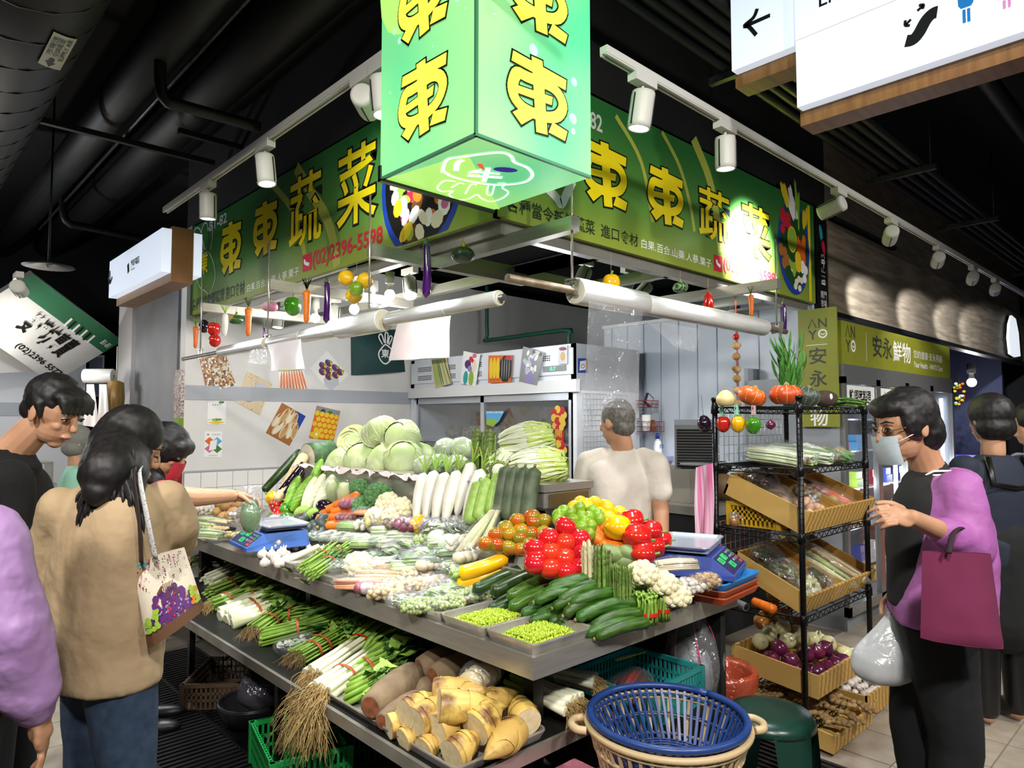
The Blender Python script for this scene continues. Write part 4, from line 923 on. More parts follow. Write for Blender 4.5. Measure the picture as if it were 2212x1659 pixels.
K('wml','hairy_gourd','gourd',tap(.26,.036,.034,14,.004),m_wm,[('stem',MB().tube([(0,0,.128),(0,0,.142)],.006,6),m_stemb)])
K('luf','luffa_gourd','gourd',tap(.22,.04,.034,16,.004),m_luf,[('stem',MB().tube([(0,0,.106),(0,0,.125)],[.01,.006],6),m_grn)])
def bitter(mt,key,nm):
 def f(u,v):
  t=u;a=2*PI*v;r=.034*math.sin(PI*min(1,max(0,t*.94+.03)))**.55*(1+.1*math.sin(a*9+math.sin(t*40)*.8)*math.sin(t*48+a*2))
  return V((math.cos(a)*r,math.sin(a)*r,(t-.5)*.23))
 K(key,nm,'gourd',MB().grid(f,40,30),mt,[('stem',MB().tube([(0,0,.112),(.004,0,.135)],.003,5),m_stem)])
bitter(m_bit,'bit','bitter_gourd');bitter(m_bitw,'bitw','white_bitter_gourd')
K('eggr','round_eggplant','eggplant',MB().ell((0,0,0),(.042,.042,.058),16,12,fn=lambda d:1-.12*max(0,d.z)),m_eggp,[('calyx',calyx(.05,.05,5,.022,-.3),m_leafd)])
K('eggl','long_eggplant','eggplant',tap(.27,.022,.016,12,.012),m_eggv,[('calyx',MB().tube([(0,0,.118),(0,0,.135),(0,0,.155)],[.018,.012,.005],7),m_leafd)])
def ribfn(n,dep,fl=.0):return lambda d:(1-dep*(1-abs(math.cos(n*math.atan2(d.y,d.x)/2)))*(1-d.z*d.z)**.5)*(1-.25*max(0,abs(d.z)-.8)/.2)
K('pumd','small_pumpkin','pumpkin',MB().ell((0,0,0),(.06,.06,.042),32,10,fn=ribfn(12,.08)),m_pumd,[('stem',MB().tube([(0,0,.03),(.004,0,.05)],[.011,.008],7),m_stemb)])
def cabbage(mt,cut=False):
 mb=MB();mb.ell((0,0,0),(.125,.125,.098),24,14,fn=lambda d:1+.03*nz(d,3),m=0)
 q=random.Random(5)
 for k in range(7):
  a0=k*2*PI/7*1.0+.4*q.random();tw=.75+.25*q.random();o=q.random()*9
  def f(u,v,a0=a0,tw=tw,o=o,k=k):
   th=a0+(v-.5)*2*tw*(.25+.75*math.sin(PI*min(.5,u*.7)));ph=-1.25+u*2.15
   r=1.02+.012*k/7+.02*u*u+.035*math.sin(v*14+o)*u*u+.012*math.cos((v-.5)*10)*(1-u)
   return V((math.cos(ph)*math.cos(th)*.125*r,math.cos(ph)*math.sin(th)*.125*r,math.sin(ph)*.098*r))
  mb.grid(f,10,10,0)
  for s_ in range(-2,3):
   vp=[f(.02+.9*t/6,.5+s_*.2*(t/6)**.7)*1.006 for t in range(7)];mb.tube(vp,[.0065-.0007*t for t in range(7)] if s_==0 else[.0036-.0004*t for t in range(7)],4,1,False)
 return mb
K('cab','cabbage','cabbage',cabbage(m_cab),[m_cab,m_cabv],[('stem_base',MB().tube([(0,0,-.105),(0,0,-.09)],[.018,.024],10),m_cabc)])
mb=MB();mb.lathe([(0,.0),(.03,.0),(.06,.001),(.09,.0),(.115,-.002)],28,0)
for k in range(16):a=k*.9;mb.tube([V((math.cos(a+t*.4)*(.012+.013*t),math.sin(a+t*.4)*(.012+.013*t)*.9,.003+.001*(t%2))) for t in range(8)],.0035,4,1,False)
mb.ell((0,0,-.05),(.12,.115,.06),20,10,2,fn=lambda d:1+.04*nz(d,4))
K('cabh','cut_cabbage','cabbage',mb,[m_cabc,m_cabv,m_cab])
def napa():
 mb=MB()
 def prof(t):return.086*math.sin(PI*(.12+.80*t))**.6*(1-.12*(1-t))
 def f0(u,v):
  a=2*PI*v;r=prof(u)*.97;return V((math.cos(a)*r,math.sin(a)*r,(u-.5)*.27))
 mb.grid(f0,12,22,1)
 q=random.Random(8)
 for k in range(9):
  a0=k*2*PI/9+.2*q.random();o=q.random()*9;tw=.42+.12*q.random();ln=.9+.1*q.random()
  def f(u,v,a0=a0,o=o,tw=tw,ln=ln):
   t=u*ln;a=a0+(v-.5)*2*tw*(.55+.7*t);r=prof(t)*(1.02+.03*math.cos((v-.5)*5))+.006+.006*math.sin(v*22+o+t*9)*t*t*2.2
   return V((math.cos(a)*r,math.sin(a)*r,(t-.5)*.27+.006*math.sin(v*17+o)*t))
  mb.grid(f,6,8,0)
  def fu(u,v,f=f):return f(.55+.45*u,v)*1.012
  mb.grid(fu,8,12,1)
  for s_ in(-.28,-.14,0,.14,.28):mb.tube([f(.0+.95*t/7,.5+s_*(t/7))*1.016 for t in range(8)],[.006-.0007*t if s_==0 else.0032-.0004*t for t in range(8)],5,2,False)
 mb.lathe([(0,-.128),(.03,-.13),(.04,-.12)],14,2)
 return mb
K('nap','napa_cabbage','cabbage',napa(),[M('napa_white','#eef0de',.4,col2='#dfe6c2',scale=6),M('napa_leaf','#c9d676',.5,col2='#a9c456',scale=16,bump=.8,bscale=40),m_cabv])
K('let','wrapped_lettuce','lettuce',MB().ell((0,0,0),(.07,.07,.06),18,11,fn=lambda d:1+.06*nz(d,3)),m_let,[('cling_film',MB().ell((0,0,0),(.074,.074,.064),16,10,fn=lambda d:1+.06*nz(d,4,2)),m_clear2)])
def crown(R_,seed,n=36,r=.02):
 mb=MB();q=random.Random(seed)
 mb.ell((0,0,0),(R_*.8,R_*.8,R_*.55),12,8)
 for k in range(n):
  z=1-(k+.5)/n*1.25;a=k*2.4;s_=math.sqrt(max(0,1-z*z));rr_=r*(.8+.5*q.random())
  mb.ell((R_*.86*s_*math.cos(a),R_*.86*s_*math.sin(a),R_*.62*z),(rr_,rr_,rr_*.9),9,6,fn=lambda d,k=k:1+.16*nz(d,4,k))
 return mb
K('bro','broccoli','broccoli',crown(.075,3,40,.022),m_brc,[('stalk',MB().tube([(0,0,-.1),(0,0,-.03)],[.02,.024],9),m_grn)])
K('cau','cauliflower','cauliflower',crown(.07,6,34,.021),m_cau,[('leaf_stub',MB().leaf((.03,0,-.02),(1,0,.8),.07,.03,m=0).leaf((-.03,0,-.02),(-1,.2,.8),.06,.03,m=0),m_leafl)])
def spear(L,r):
 pts=[(0,0,0),(0,0,L*.5),(.001,0,L*.78),(0,0,L*.87),(0,0,L*.95),(0,0,L)]
 mb=MB().tube(pts,[r,r*.96,r*.92,r*1.1,r*.7,r*.15],8,0)
 for k in range(9):a=k*2.2;z=L*(.72+.028*k);mb.leaf((math.cos(a)*r*.8,math.sin(a)*r*.8,z),(math.cos(a)*.25,math.sin(a)*.25,1),.018,.008,V((math.cos(a),math.sin(a),0)),.0,1,2)
 for k in range(5):a=k*2.4;z=L*(.2+.11*k);mb.leaf((math.cos(a)*r*.95,math.sin(a)*r*.95,z),(math.cos(a)*.15,math.sin(a)*.15,1),.012,.007,V((math.cos(a),math.sin(a),0)),.0,1,2)
 return mb
ME_SP=spear(.24,.0075).mesh('spear',[m_asp,m_aspt]);ME_SPW=spear(.24,.0085).mesh('spear',[m_aspw,m_aspw]);ME_SPT=spear(.19,.0035).mesh('spear',[m_asp,m_asp])
ME_STK=MB().tube([(0,0,0),(.002,0,.06),(-.002,.002,.12),(0,0,.15)],[.0042,.0045,.004,.0035],6).mesh('stalk',m_grn)
def upright_bundle(name,label,p,R_,me,n,sc_,band=None,bz=.09,lean=.04,tipme=None,grp=None,bh=.012,words=None):
 t=thing(name,label,'bundle',p,0,grp)
 for k in range(n):
  r=R_*math.sqrt((k+.5)/n);a=k*2.4;put('spear' if 'asp' in name else 'stalk',me,t,loc=(r*math.cos(a),r*math.sin(a),.0),rot=(lean*math.sin(k*3.),lean*math.cos(k*1.7),a),scale=(1,1,sc_*(.93+.1*((k*7)%5)/5)))
 if band:
  b=MB().lathe([(R_*1.13,bz),(R_*1.15,bz+bh/2),(R_*1.13,bz+bh)],20).build('band',band,t)
 return t
K('gar','garlic_bulb','garlic',MB().lathe([(.004,-.02),(.016,-.018),(.024,-.006),(.023,.006),(.013,.018),(.005,.026),(.003,.04),(.0,.041)],14,fn=lambda a,z:1+.06*abs(math.cos(3.5*a))),m_gar,[('root_plate',MB().tube([(0,0,-.022),(0,0,-.017)],.008,8),m_root)])
for key,mt,nm in(('oni',m_oni,'brown_onion'),('onir',m_onir,'red_onion'),('oniw',m_oniw,'white_onion')):
 K(key,nm,'onion',MB().lathe([(.003,-.04),(.02,-.037),(.038,-.018),(.042,.002),(.034,.022),(.016,.036),(.006,.043),(.003,.056),(0,.057)],18),mt,[('root_tuft',MB().tube([(0,0,-.043),(0,0,-.037)],[.006,.01],7),m_root)])
K('pot','potato','potato',MB().ell((0,0,0),(.042,.034,.03),14,9,fn=lambda d:1+.14*nz(d,1.6,3)),m_pot)
K('jic','tan_taro','taro',MB().ell((0,0,0),(.042,.034,.03),12,8,fn=lambda d:1+.1*nz(d,1.5,5)),m_jic,[('stem_scar',MB().tube([(.036,0,0),(.043,0,0)],.008,7),m_stemb)])
def ginger(seed):
 mb=MB();q=random.Random(seed);p=V((-.05,0,0));d=V((1,0,0))
 for k in range(5):
  d=(d+V((0,q.uniform(-.7,.7),q.uniform(-.2,.2)))).normalized();e=p+d*.035
  mb.ell((p+e)/2,(.026,.02,.017),10,7,fn=lambda v,k=k:1+.15*nz(v,2.2,k+seed))
  if k in(1,2,3):
   s_=V((-d.y,d.x,.2))*(1 if q.random()<.5 else -1);mb.ell(e+s_*.028,(.015,.022,.014),9,6,fn=lambda v,k=k:1+.1*nz(v,2,k))
  p=e
 return mb
K('gin','ginger_root','ginger',ginger(3),m_gin,[('cut_knob',MB().ell((.118,.0,0),(.006,.012,.011),8,6),M('ginger_cut','#d9c27a',.6))])
# BAGS OF PRODUCE
def pillow(L,W,H,seed,sag=.35,nu=18,nv=14):
 def f(u,v):
  x=(u-.5)*2;y=2*PI*v;e=max(.02,(1-abs(x)**3.5))**.5
  n_=noise.noise(V((u*6+seed,math.cos(y)*2,math.sin(y)*2+seed)))
  return V(((u-.5)*L,math.cos(y)*W/2*(e*.92+.08)*(1+.10*n_),H/2+math.sin(y)*H/2*e*(1+.12*n_)))
 return MB().grid(f,nu,nv)
_cm={}
def cmat(c):
 k='bagged_'+str(c)
 if k not in _cm:_cm[k]=M(k,c,.45,col2=tuple(max(0,v*.75) for v in lin(c)),scale=30) if not isinstance(c,str) else M(k,c,.45)
 return _cm[k]
def contents(kind,L,W,H,cols,seed,r=.012):
 mb=MB();q=random.Random(seed)
 if kind=='balls':
  n=int(min(170,.55*L*W*H/(4.2*r**3)*1.0))
  for k in range(n):
   u=q.uniform(-.45,.45);a=q.random()*2*PI;e=math.sqrt(1-min(.99,(abs(u)*2)**3.5));rad=math.sqrt(q.uniform(.35,1))
   p=V((u*L,math.cos(a)*W*.42*e*rad,H/2+math.sin(a)*H*.42*e*rad))
   mb.ell(p,(r*q.uniform(.85,1.15),r*q.uniform(.85,1.15),r*q.uniform(.8,1.1)),7,5,q.randrange(len(cols)))
 elif kind=='sticks':
  n=max(4,int(W*H/(r*r*5)))
  for k in range(n):
   y=q.uniform(-.4,.4)*W;z=H*(.15+.72*q.random()*math.sqrt(max(.05,1-(2.2*y/W)**2)));e=L*.46*q.uniform(.88,1)
   rr_=r*q.uniform(.75,1.15)
   mb.tube([(-e,y*.8,z),(0,y,z+.004),(e,y*.9,z)],[rr_*.7,rr_,rr_*.8],7,q.randrange(len(cols)))
 elif kind=='leaf':
  for k in range(int(26+L*60)):
   u=q.uniform(-.42,.38);y=q.uniform(-.36,.36)*W;z=H*q.uniform(.25,.85)*math.sqrt(max(.1,1-(2*y/W)**2));a=q.uniform(-.5,.5)
   mb.leaf((u*L,y,z),(math.cos(a),math.sin(a),q.uniform(-.2,.3)),L*.26,W*.22,V((q.uniform(-.5,.5),q.uniform(-.5,.5),1)),.2,q.randrange(len(cols)),3,.25)
 elif kind=='heart':
  mb.tube([(-L*.46,0,H*.45),(-L*.2,0,H*.5),(L*.2,0,H*.5),(L*.45,0,H*.42)],[W*.16,W*.38,W*.40,W*.18],14,0)
  for k in range(7):y=(k-3)*W*.11;mb.tube([(-L*.4,y*.6,H*.5+.3*H*math.sqrt(max(0,1-(y/W*2.4)**2))),(0,y,H*.52+.42*W*math.sqrt(max(0,1-(y/W*2.4)**2))),(L*.42,y*.6,H*.5+.2*H)],[.003,.005,.003],5,1%len(cols))
  for k in range(6):y=q.uniform(-.3,.3)*W;mb.leaf((L*.15,y,H*.6),(1,y,.25),L*.3,W*.35,V((0,0,1)),.15,2%len(cols),3,.3)
 elif kind=='lump':
  for k in range(5):mb.ell(((k-2)*L*.19,q.uniform(-.1,.1)*W,H*.45),(L*.16,W*.38,H*.4),12,8,q.randrange(len(cols)),fn=lambda d,k=k:1+.15*nz(d,2,k))
 return mb
def knot(t,p,mtape=m_band,s=1.):
 mb=MB();q=random.Random(int(p[0]*999));p=V(p)
 for k in range(7):a=q.random()*6.28;mb.leaf(p,(math.cos(a)*.5+.6,math.sin(a),.5+q.random()*.6),.04*s,.03*s,bend=.3,seg=2,wav=.3)
 mb.build('bag_neck',m_clear,t);MB().lathe([(.006*s,-.003),(.007*s,0),(.006*s,.003)],8).build('tape',mtape,t,mat=aim(p,(1,0,.6)))
def bag(label,p,rz,L,W,H,kind,cols,seed=1,r=.012,tilt=0.,tape=m_band,grp=None,neck=True,name='produce_bag',roll=0.,cat='bagged produce'):
 t=thing(name,label,cat,p,0,grp,rot=(roll,tilt,rz))
 c=contents(kind,L*.92,W*.9,H*.9,cols,seed,r).build('contents',[cmat(c_) if isinstance(c_,str) else c_ for c_ in cols],t)
 if kind in('balls','sticks','leaf'):c['kind']='stuff'
 pillow(L,W,H,seed).build('clear_film',m_clear2,t)
 if neck:knot(t,(L*.5,0,H*.5),tape)
 return t
 # PRODUCE ON THE DISPLAY TABLE
def on(key,p,d=(0,0,1),label=None,group=None,s=1.,roll=0.):
 return RULES[key].put(None,label=label,group=group,mat=aim(p,d,roll,s))
q=random.Random(21)
def lay(key,px,py,d,label,group=None,lift=.025,s=1.,roll=0.):return on(key,PS(px,py,lift),d,label,group,s,roll)
G='round cabbages heaped on the rear step'
XR=2.47
for(px,py,x,d,lab) in[(735,1000,2.42,(-.8,.3,.6),'small cabbage at the left foot of the cabbage heap'),(782,992,2.42,(-.6,-.3,.8),'pale cabbage in the lower row left of centre'),(828,995,2.42,(-.7,.2,.5),'cabbage in the lower row under the cut one'),(872,992,2.44,(-.5,-.6,.6),'large pale cabbage at the right of the lower row'),(820,934,2.5,(-.3,.5,.9),'topmost green cabbage of the heap'),(868,948,2.5,(-.8,-.2,.4),'whitish cabbage upper right in the heap'),(905,990,2.62,(-.2,-.5,.9),'green cabbage behind the right end of the heap')]:
 on('cab',PX(px,py,x),d,lab,G,.98 if py>960 else 1.)
on('cabh',PX(760,948,2.46),(-.75,-.45,.45),'cut cabbage showing yellow layers on the heap')
cab_cloth=MB().grid(lambda u,v:V((2.2+.02*math.sin(u*50)-.02*v,2.95+u*1.6,1.199+.008*math.sin(u*90+v*3)-.03*v*abs(math.sin(u*30)))),60,3).build('cloth_edging',M('pinkish_cloth','#d8c2c2',.8));tag(cab_cloth,'crumpled pinkish cloth edging under the cabbages','cloth')
G='film wrapped white lettuces on the rear step'
for(px,py,x) in[(962,968,2.5),(998,967,2.46),(917,1006,2.36),(951,1003,2.36),(988,1006,2.36)]:
 on('let',PX(px,py,x),(q.uniform(-.4,.2),q.uniform(-.4,.4),1),'white lettuce in cling film between the cabbages and the asparagus',G)
for k,(px,lab) in enumerate(((1031,'tall green asparagus bundle standing next to the lettuces'),(1058,'tall green asparagus bundle standing next to the napa cabbages'))):
 p=PX(px,1034,2.34);upright_bundle('asparagus_bundle',lab,(p.x,p.y,1.2),.032,ME_SP,14,1.06,m_rub,.14,.03,grp='asparagus on the rear step',bh=.004)
for(px,py,x,d,lab) in[(1140,953,2.5,(.55,-.75,.15),'napa cabbage lying on top of two others'),(1092,1006,2.42,(.75,.5,.1),'napa cabbage end on, lower left of three'),(1166,1008,2.44,(.5,-.8,.05),'napa cabbage lower right with yellow leaves')]:
 on('nap',PX(px,py,x),d,lab,'napa cabbages on the rear step',1.05)
wmh=MB().tube([(0,0,0),(0,0,.06),(0,0,.2)],[.092,.097,.09],24,0).build('winter_melon',M('winter_melon_skin','#5b7f56',.5,col2='#41633f',scale=30),mat=aim(PX(665,985,2.35),(.9,.1,.12)))
tag(wmh,'big cut winter melon showing its pale seedy face','melon');MB().lathe([(0,-.002),(.03,-.0022),(.088,-.001)],24).build('cut_face',M('melon_flesh','#e4ddc2',.5,col2='#f0ecd8',scale=18),wmh)
mb=MB()
for k in range(18):a=k*2.4;r_=.008+.002*k;mb.ell((math.cos(a)*r_,math.sin(a)*r_,-.004),(.004,.0025,.002),6,4)
mb.build('seeds',M('melon_seed','#a8966a',.6),wmh)['kind']='stuff'
def longrod(label,a,b,r0,r1,mt,name,cat,xa,xb,n=14):
 A=PX(*a,xa);B=PX(*b,xb);o=MB().tube([A,A*.97+B*.03,A*.6+B*.4,A*.25+B*.75,A*.03+B*.97,B],[r0*.5,r0,(r0+r1)/2*1.04,r1,r1*.95,r1*.5],n).build(name,mt);return tag(o,label,cat)
longrod('long beige yam leaning against the white wall',(598,1082),(657,985),.030,.042,m_nag,'long_yam','yam',2.0,2.32)
longrod('long green wax gourd leaning behind the beige yam',(570,1060),(650,975),.028,.034,m_zucd,'wax_gourd','gourd',2.05,2.4)
for k,(a,b,lab) in enumerate((((605,1065),(655,1000),'long dark eggplant leaning beside the beige yam'),((618,1068),(662,1008),'long glossy eggplant leaning nearer the bitter gourds'))):longrod(lab,a,b,.026,.02,m_eggp,'long_eggplant','eggplant',2.04,2.26)
for(key,px,py,s_,d,lab) in[('bit',652,1052,.95,(.5,-.1,.9),'bright bumpy bitter gourd standing by the white ones'),('bit',683,1012,.85,(.4,.1,.9),'bitter gourd behind the bagged celery cabbage'),('bit',632,1050,.9,(.5,.2,.9),'dark bitter gourd next to the long eggplants'),('bitw',682,1050,.95,(.45,0,.9),'pale white bitter gourd'),('bitw',700,1052,.95,(.45,-.1,.9),'second white bitter gourd beside the bagged cabbage'),('bitw',668,1055,.9,(.4,.1,.9),'third white bitter gourd nearest the green one')]:
 on(key,PS(px,py+14,.10),d,lab,None,s_*1.15)
hb=PS(738,1085,.085)
for k,(px,py,lab) in enumerate(((742,1060,'bagged pale celery cabbage standing on end'),(716,1052,'second bagged celery cabbage behind it'))):
 p=PS(px,py+24,.06);t=bag(lab,p,0,.24,.12,.10,'heart',['#cfe0a0','#e9f0cf','#a9cf6a'],4+k,tilt=-1.1,neck=False);t.rotation_euler=(0,-1.05,PI+.9)
for(px,py,s_,d,lab) in[(799,1022,1.,(-.6,-.4,.8),'upper broccoli head below the cabbages'),(817,1056,1.,(-.7,-.5,.6),'front broccoli head next to the steel riser'),(774,1040,.85,(-.5,-.2,.8),'dark broccoli head at the left'),(782,1075,.7,(-.6,-.4,.7),'small broccoli head low in the heap')]:
 on('bro',PS(px,py+16,.06),d,lab,'broccoli heads',s_)
for(px,py,lift,d,lab) in[(838,1080,.06,(-.6,-.3,.7),'cauliflower with a green leaf scrap beside the broccoli'),(866,1092,.06,(-.6,-.4,.7),'cauliflower beside the daikon radishes'),(852,1110,.04,(-.6,-.4,.7),'cauliflower below the other two'),(815,1110,.04,(-.5,-.4,.8),'cauliflower partly under bags')]:
 on('cau',PS(px,py+8,lift),d,lab,'cream cauliflowers',.9)
for k,(px,py,lx) in enumerate([(898,1108,-.22),(918,1105,-.16),(938,1112,-.1),(959,1110,-.02),(985,1092,.06),(1002,1110,.10)]):
 p=PS(px,py+26,.0);d=V((.42,lx*-.9+.1,.95)).normalized();on('dai',p+d*.15,d,'white daikon radish leaning upright with trimmed green tops','white daikon radishes in a row',1.05)
for k,(px,py,lab) in enumerate([(1032,1102,'front light green luffa gourd'),(1014,1108,'left light green luffa gourd'),(1058,1090,'right light green luffa gourd'),(1042,1068,'luffa gourd behind the others')]):
 p=PS(px,py+30);d=V((.35,.05,1)).normalized();on('luf',p+d*.12,d,lab,'light green luffa gourds',1.0)
for k,(px,lab) in enumerate([(1078,'first dark hairy gourd from the luffas'),(1097,'second dark hairy gourd from the luffas'),(1117,'third dark hairy gourd, tallest looking'),(1138,'fourth dark hairy gourd by the steel cabinet')]):
 p=PS(px,1128+3*k);d=V((.32,.12,1)).normalized();on('wml',p+d*.14,d,lab,'dark hairy gourds standing in a row',1.05)
wb=thing('stalk_bag','clear bag of pale water bamboo stalks leaning before the dark gourds','bagged produce',PS(1030,1195));A=PS(1025,1195,.02);B=PS(1072,1105,.10)
q2=random.Random(3)
for k in range(9):
 o_=V((q2.uniform(-.06,.06),q2.uniform(-.06,.06),q2.uniform(0,.02)));mb=MB().tube([A+o_*1.1,A*.5+B*.5+o_*.8,B+o_*.35],[.012,.013,.009],8)
 sub(wb,mb,'stalk',M('water_bamboo','#e3dfb4',.45,col2='#cfd692',scale=9))
pts=[A-(B-A)*.08,A+(B-A)*.3,A+(B-A)*.8,B,B+(B-A)*.12];sub(wb,MB().tube(pts,[.085,.085,.05,.015,.03],16,0,False),'clear_film',m_clear2)
G1='mixed peppers at the wall end'
for(key,px,py,d,lab) in[('pepy',590,1070,(-.6,.3,.5),'yellow bell pepper nearest the hand'),('pepy',621,1064,(-.6,.2,.5),'yellow bell pepper beside the eggplants'),('pepr',598,1086,(-.7,-.3,.3),'red bell pepper at the wall end'),('pepr',605,1106,(-.7,.4,.2),'red bell pepper low in the wall end heap'),('pepr',630,1082,(-.4,.6,.3),'red bell pepper half hidden under green ones'),('pepg',620,1095,(-.7,.5,.2),'bright green pepper lying sideways'),('pepg',636,1088,(-.6,.5,.3),'green pepper behind the chayote'),('pepg',618,1118,(-.7,.2,.2),'green pepper in the bottom of the heap')]:
 lay(key,px,py+6,d,lab,G1,.03,1.05)
for(px,py,s_,mt,lab) in[(667,1082,1.,m_zuc,'oval dark green chayote squash with a tendril'),(655,1100,1.05,m_leafl,'pale lime green squash left one'),(680,1104,1.,m_leafl,'pale lime green squash beside the eggplant')]:
 o=MB().ell((0,0,0),(.045*s_,.04*s_,.065*s_),16,11,fn=lambda d:1-.15*max(0,d.z)).build('squash',mt,mat=aim(PS(px,py+6,.04),(.3,-.7,.3)));tag(o,lab,'squash');MB().tube([(0,0,.055),(.01,0,.075),(.03,.01,.085)],.003,5).build('tendril',m_stem,o)
on('eggr',PS(703,1096,.04),(.2,-.8,-.2),'round black eggplant shining beside the carrots',None,1.2);on('eggr',PS(690,1120,.03),(.2,-.8,-.1),'round black eggplant tucked under the carrots',None,1.0)
G='small dark pumpkins behind the blue scale'
for(px,py,lift,d) in[(652,1122,.06,(-.3,-.1,1)),(667,1142,.03,(-.4,.2,.9)),(703,1128,.04,(-.2,-.8,.4)),(624,1138,.03,(-.4,.1,1)),(685,1135,.02,(-.3,-.2,1)),(690,1150,.02,(-.5,-.3,.8))]:lay('pumd',px,py,d,'small dark green pumpkin heaped behind the blue scale',G,lift,.95)
G='big loose carrots'
for(px,py,lift,d) in[(732,1092,.07,(.45,-.9,.35)),(748,1082,.08,(.5,-.85,.4)),(718,1104,.04,(.4,-.9,.3)),(745,1102,.05,(.5,-.85,.2)),(712,1118,.03,(.45,-.9,.1)),(728,1122,.02,(-.3,-.9,.0)),(740,1116,.03,(.5,-.8,.1)),(716,1134,.02,(.2,-.9,0)),(735,1136,.015,(.5,-.8,0))]:
 lay('carb',px,py,d,'thick orange carrot in the loose carrot heap',G,lift,1.15)
bag('bag of sliced red onion beside the loose carrots',PS(762,1102,.04),-1.0,.17,.13,.08,'lump',['#a84a6a','#d8a0b4','#8d2f4e'],5)
bag('bag of purple red onions tucked below the carrots',PS(750,1128,.01),-.9,.15,.10,.06,'lump',['#8a2438','#6d1a2c'],6)
bag('clear bag of pale orange carrots beside the potatoes',PS(800,1115,.05),-1.15,.26,.09,.05,'sticks',['#f09a62','#ee8c4e'],7,.014)
bag('bag of small yellow potatoes',PS(815,1138,.03),-.6,.16,.13,.07,'balls',['#d3c27c','#c7b46c'],8,.024)
bag('bag of pale radish pieces under the cauliflowers',PS(838,1122,.03),-.4,.16,.12,.06,'balls',['#ece2cc','#f0e6d6'],9,.02)
bag('bag of brown mushrooms in crinkled film',PS(862,1142,.03),-.7,.17,.13,.07,'balls',['#6d5a48','#8a765e'],10,.018)
bag('bag of purple shallots with a paper label',PS(893,1148,.03),-.7,.20,.13,.08,'balls',['#7a2448','#a04a72','#c9a0b0'],11,.02)
lay('pepy',905,1132,(-.5,-.6,-.3),'orange yellow bell pepper in the bag beside the shallots',None,.06,1.0)
lb_=bag('printed bag of lettuce with a purple stripe',PS(940,1160,.02),1.2,.22,.17,.10,'leaf',['#cfe08e','#e6ecc0','#b4d06a'],12)
Tl=lb_.rotation_euler.to_matrix().to_4x4();lb_.matrix_basis=Matrix.Translation(lb_.location)@Tl
MB().grid(lambda u,v:V((-.05+.04*v,-.078*math.cos(PI*u),.045+.052*math.sin(PI*u))),10,2).build('purple_stripe',M('stripe_purple','#2c1f8a',.35),lb_)
bag('clear bag of shredded white vegetables with a green tint',PS(985,1155,.02),.9,.20,.15,.09,'leaf',['#dfe8cf','#b9cf9a','#eef2e2'],13)
packs=[]
for k in range(6):
 px,py=716+k*24,1160+k*3
 packs+=[bag(['printed pack of pale cabbage heart nearest the scale','printed pack of cabbage heart second in the row','printed pack of cabbage heart third in the row','pack of cabbage heart fourth in the row','pack of yellowish cabbage heart fifth in the row','pack of yellow green cabbage heart last in the row'][k],PS(px,py+8,.015),-1.25,.25,.075,.06,'heart',[['#dfe6c6','#eef1df','#c6d79a'],['#e6e6b8','#f0efd6','#c9d27a']][k>3],20+k,tilt=-.15,neck=False,grp='packs of cabbage heart in a row')]
for k in(1,2):pr=MB();Plane((0,0,.062),(1,0,0),(0,1,0)).textr(pr,'高山娃娃菜',-.09,.09,-.014,.014,0,.02);pr.build('printed_characters',M('print_darkgreen','#3a4a2a',.5),packs[k])
bag('bag of pale green vegetable beside the blue scale',PS(672,1172,.01),-1.1,.18,.12,.07,'leaf',['#a9c690','#8fb276'],31,neck=False)
for(px,py,rz,L,W,H,kd,cols,r,lab) in[(835,1182,-.8,.2,.13,.06,'sticks',['#a9bf9a','#8fae84'],.006,'bag of thin green vegetable shoots'),(860,1200,-.7,.22,.12,.06,'leaf',['#7fa05c','#9cb97a'],.01,'bag of dark leafy greens in the middle row'),(915,1195,-.8,.15,.11,.06,'leaf',['#cfdcc0','#b4cca0'],.01,'bag with a big white ruffled knot'),(985,1200,-.35,.24,.12,.05,'sticks',['#6a8a4a','#557a3a','#7a9858'],.006,'bag of long green beans beside the cucumber tray'),(965,1215,-.5,.24,.11,.05,'sticks',['#5c7d42','#4a6c34'],.006,'second bag of long green beans'),(1000,1228,-.4,.22,.12,.05,'sticks',['#b5b878','#8fa060'],.007,'bag of pale pod beans')]:
 bag(lab,PS(px,py,.005),rz,L,W,H,kd,cols,int(px),r)
def box_pack(label,p,rz,L,W,mt,H=.03):
 t=thing('tray_pack',label,'bagged produce',p,rz);tray_mb(L,W,H,.012).build('foam_tray',mt,t);return t
tp=box_pack('white foam tray of green cucumbers in film',PS(888,1218,.012),-.9,.19,.14,M('foam_white','#e9ece6',.6))
for k in range(3):o=tap(.13,.017,.018,10,.008).build('cucumber',m_zucd,tp);o.matrix_basis=aim((0,-.035+k*.034,.03+.012*(k==1)),(1,.1,.02),0)
MB().grid(lambda u,v:V(((u-.5)*.19,(v-.5)*.14,.034+.035*math.sin(PI*u)**.5*math.sin(PI*v)**.5)),10,8).build('clear_film',m_clear2,tp)
tp2=box_pack('black foam tray of brown mushrooms near the wall end',PS(475,1152,.01),-1.2,.19,.12,M('foam_black','#1b1b1b',.4),.035)
for k in range(9):MB().ell(((k%5-2)*.034,(k//5-.5)*.045,.03),(.02,.018,.014),9,6).build('mushroom',M('mushroom_tan','#c9a97a',.6,col2='#a8825a',scale=20),tp2)
bk=bag('pack of pale green scallions in the middle row',PS(850,1222,.005),-.75,.2,.1,.05,'sticks',['#c6d99a','#aac67a','#e6ecd0'],77,.006,neck=False)
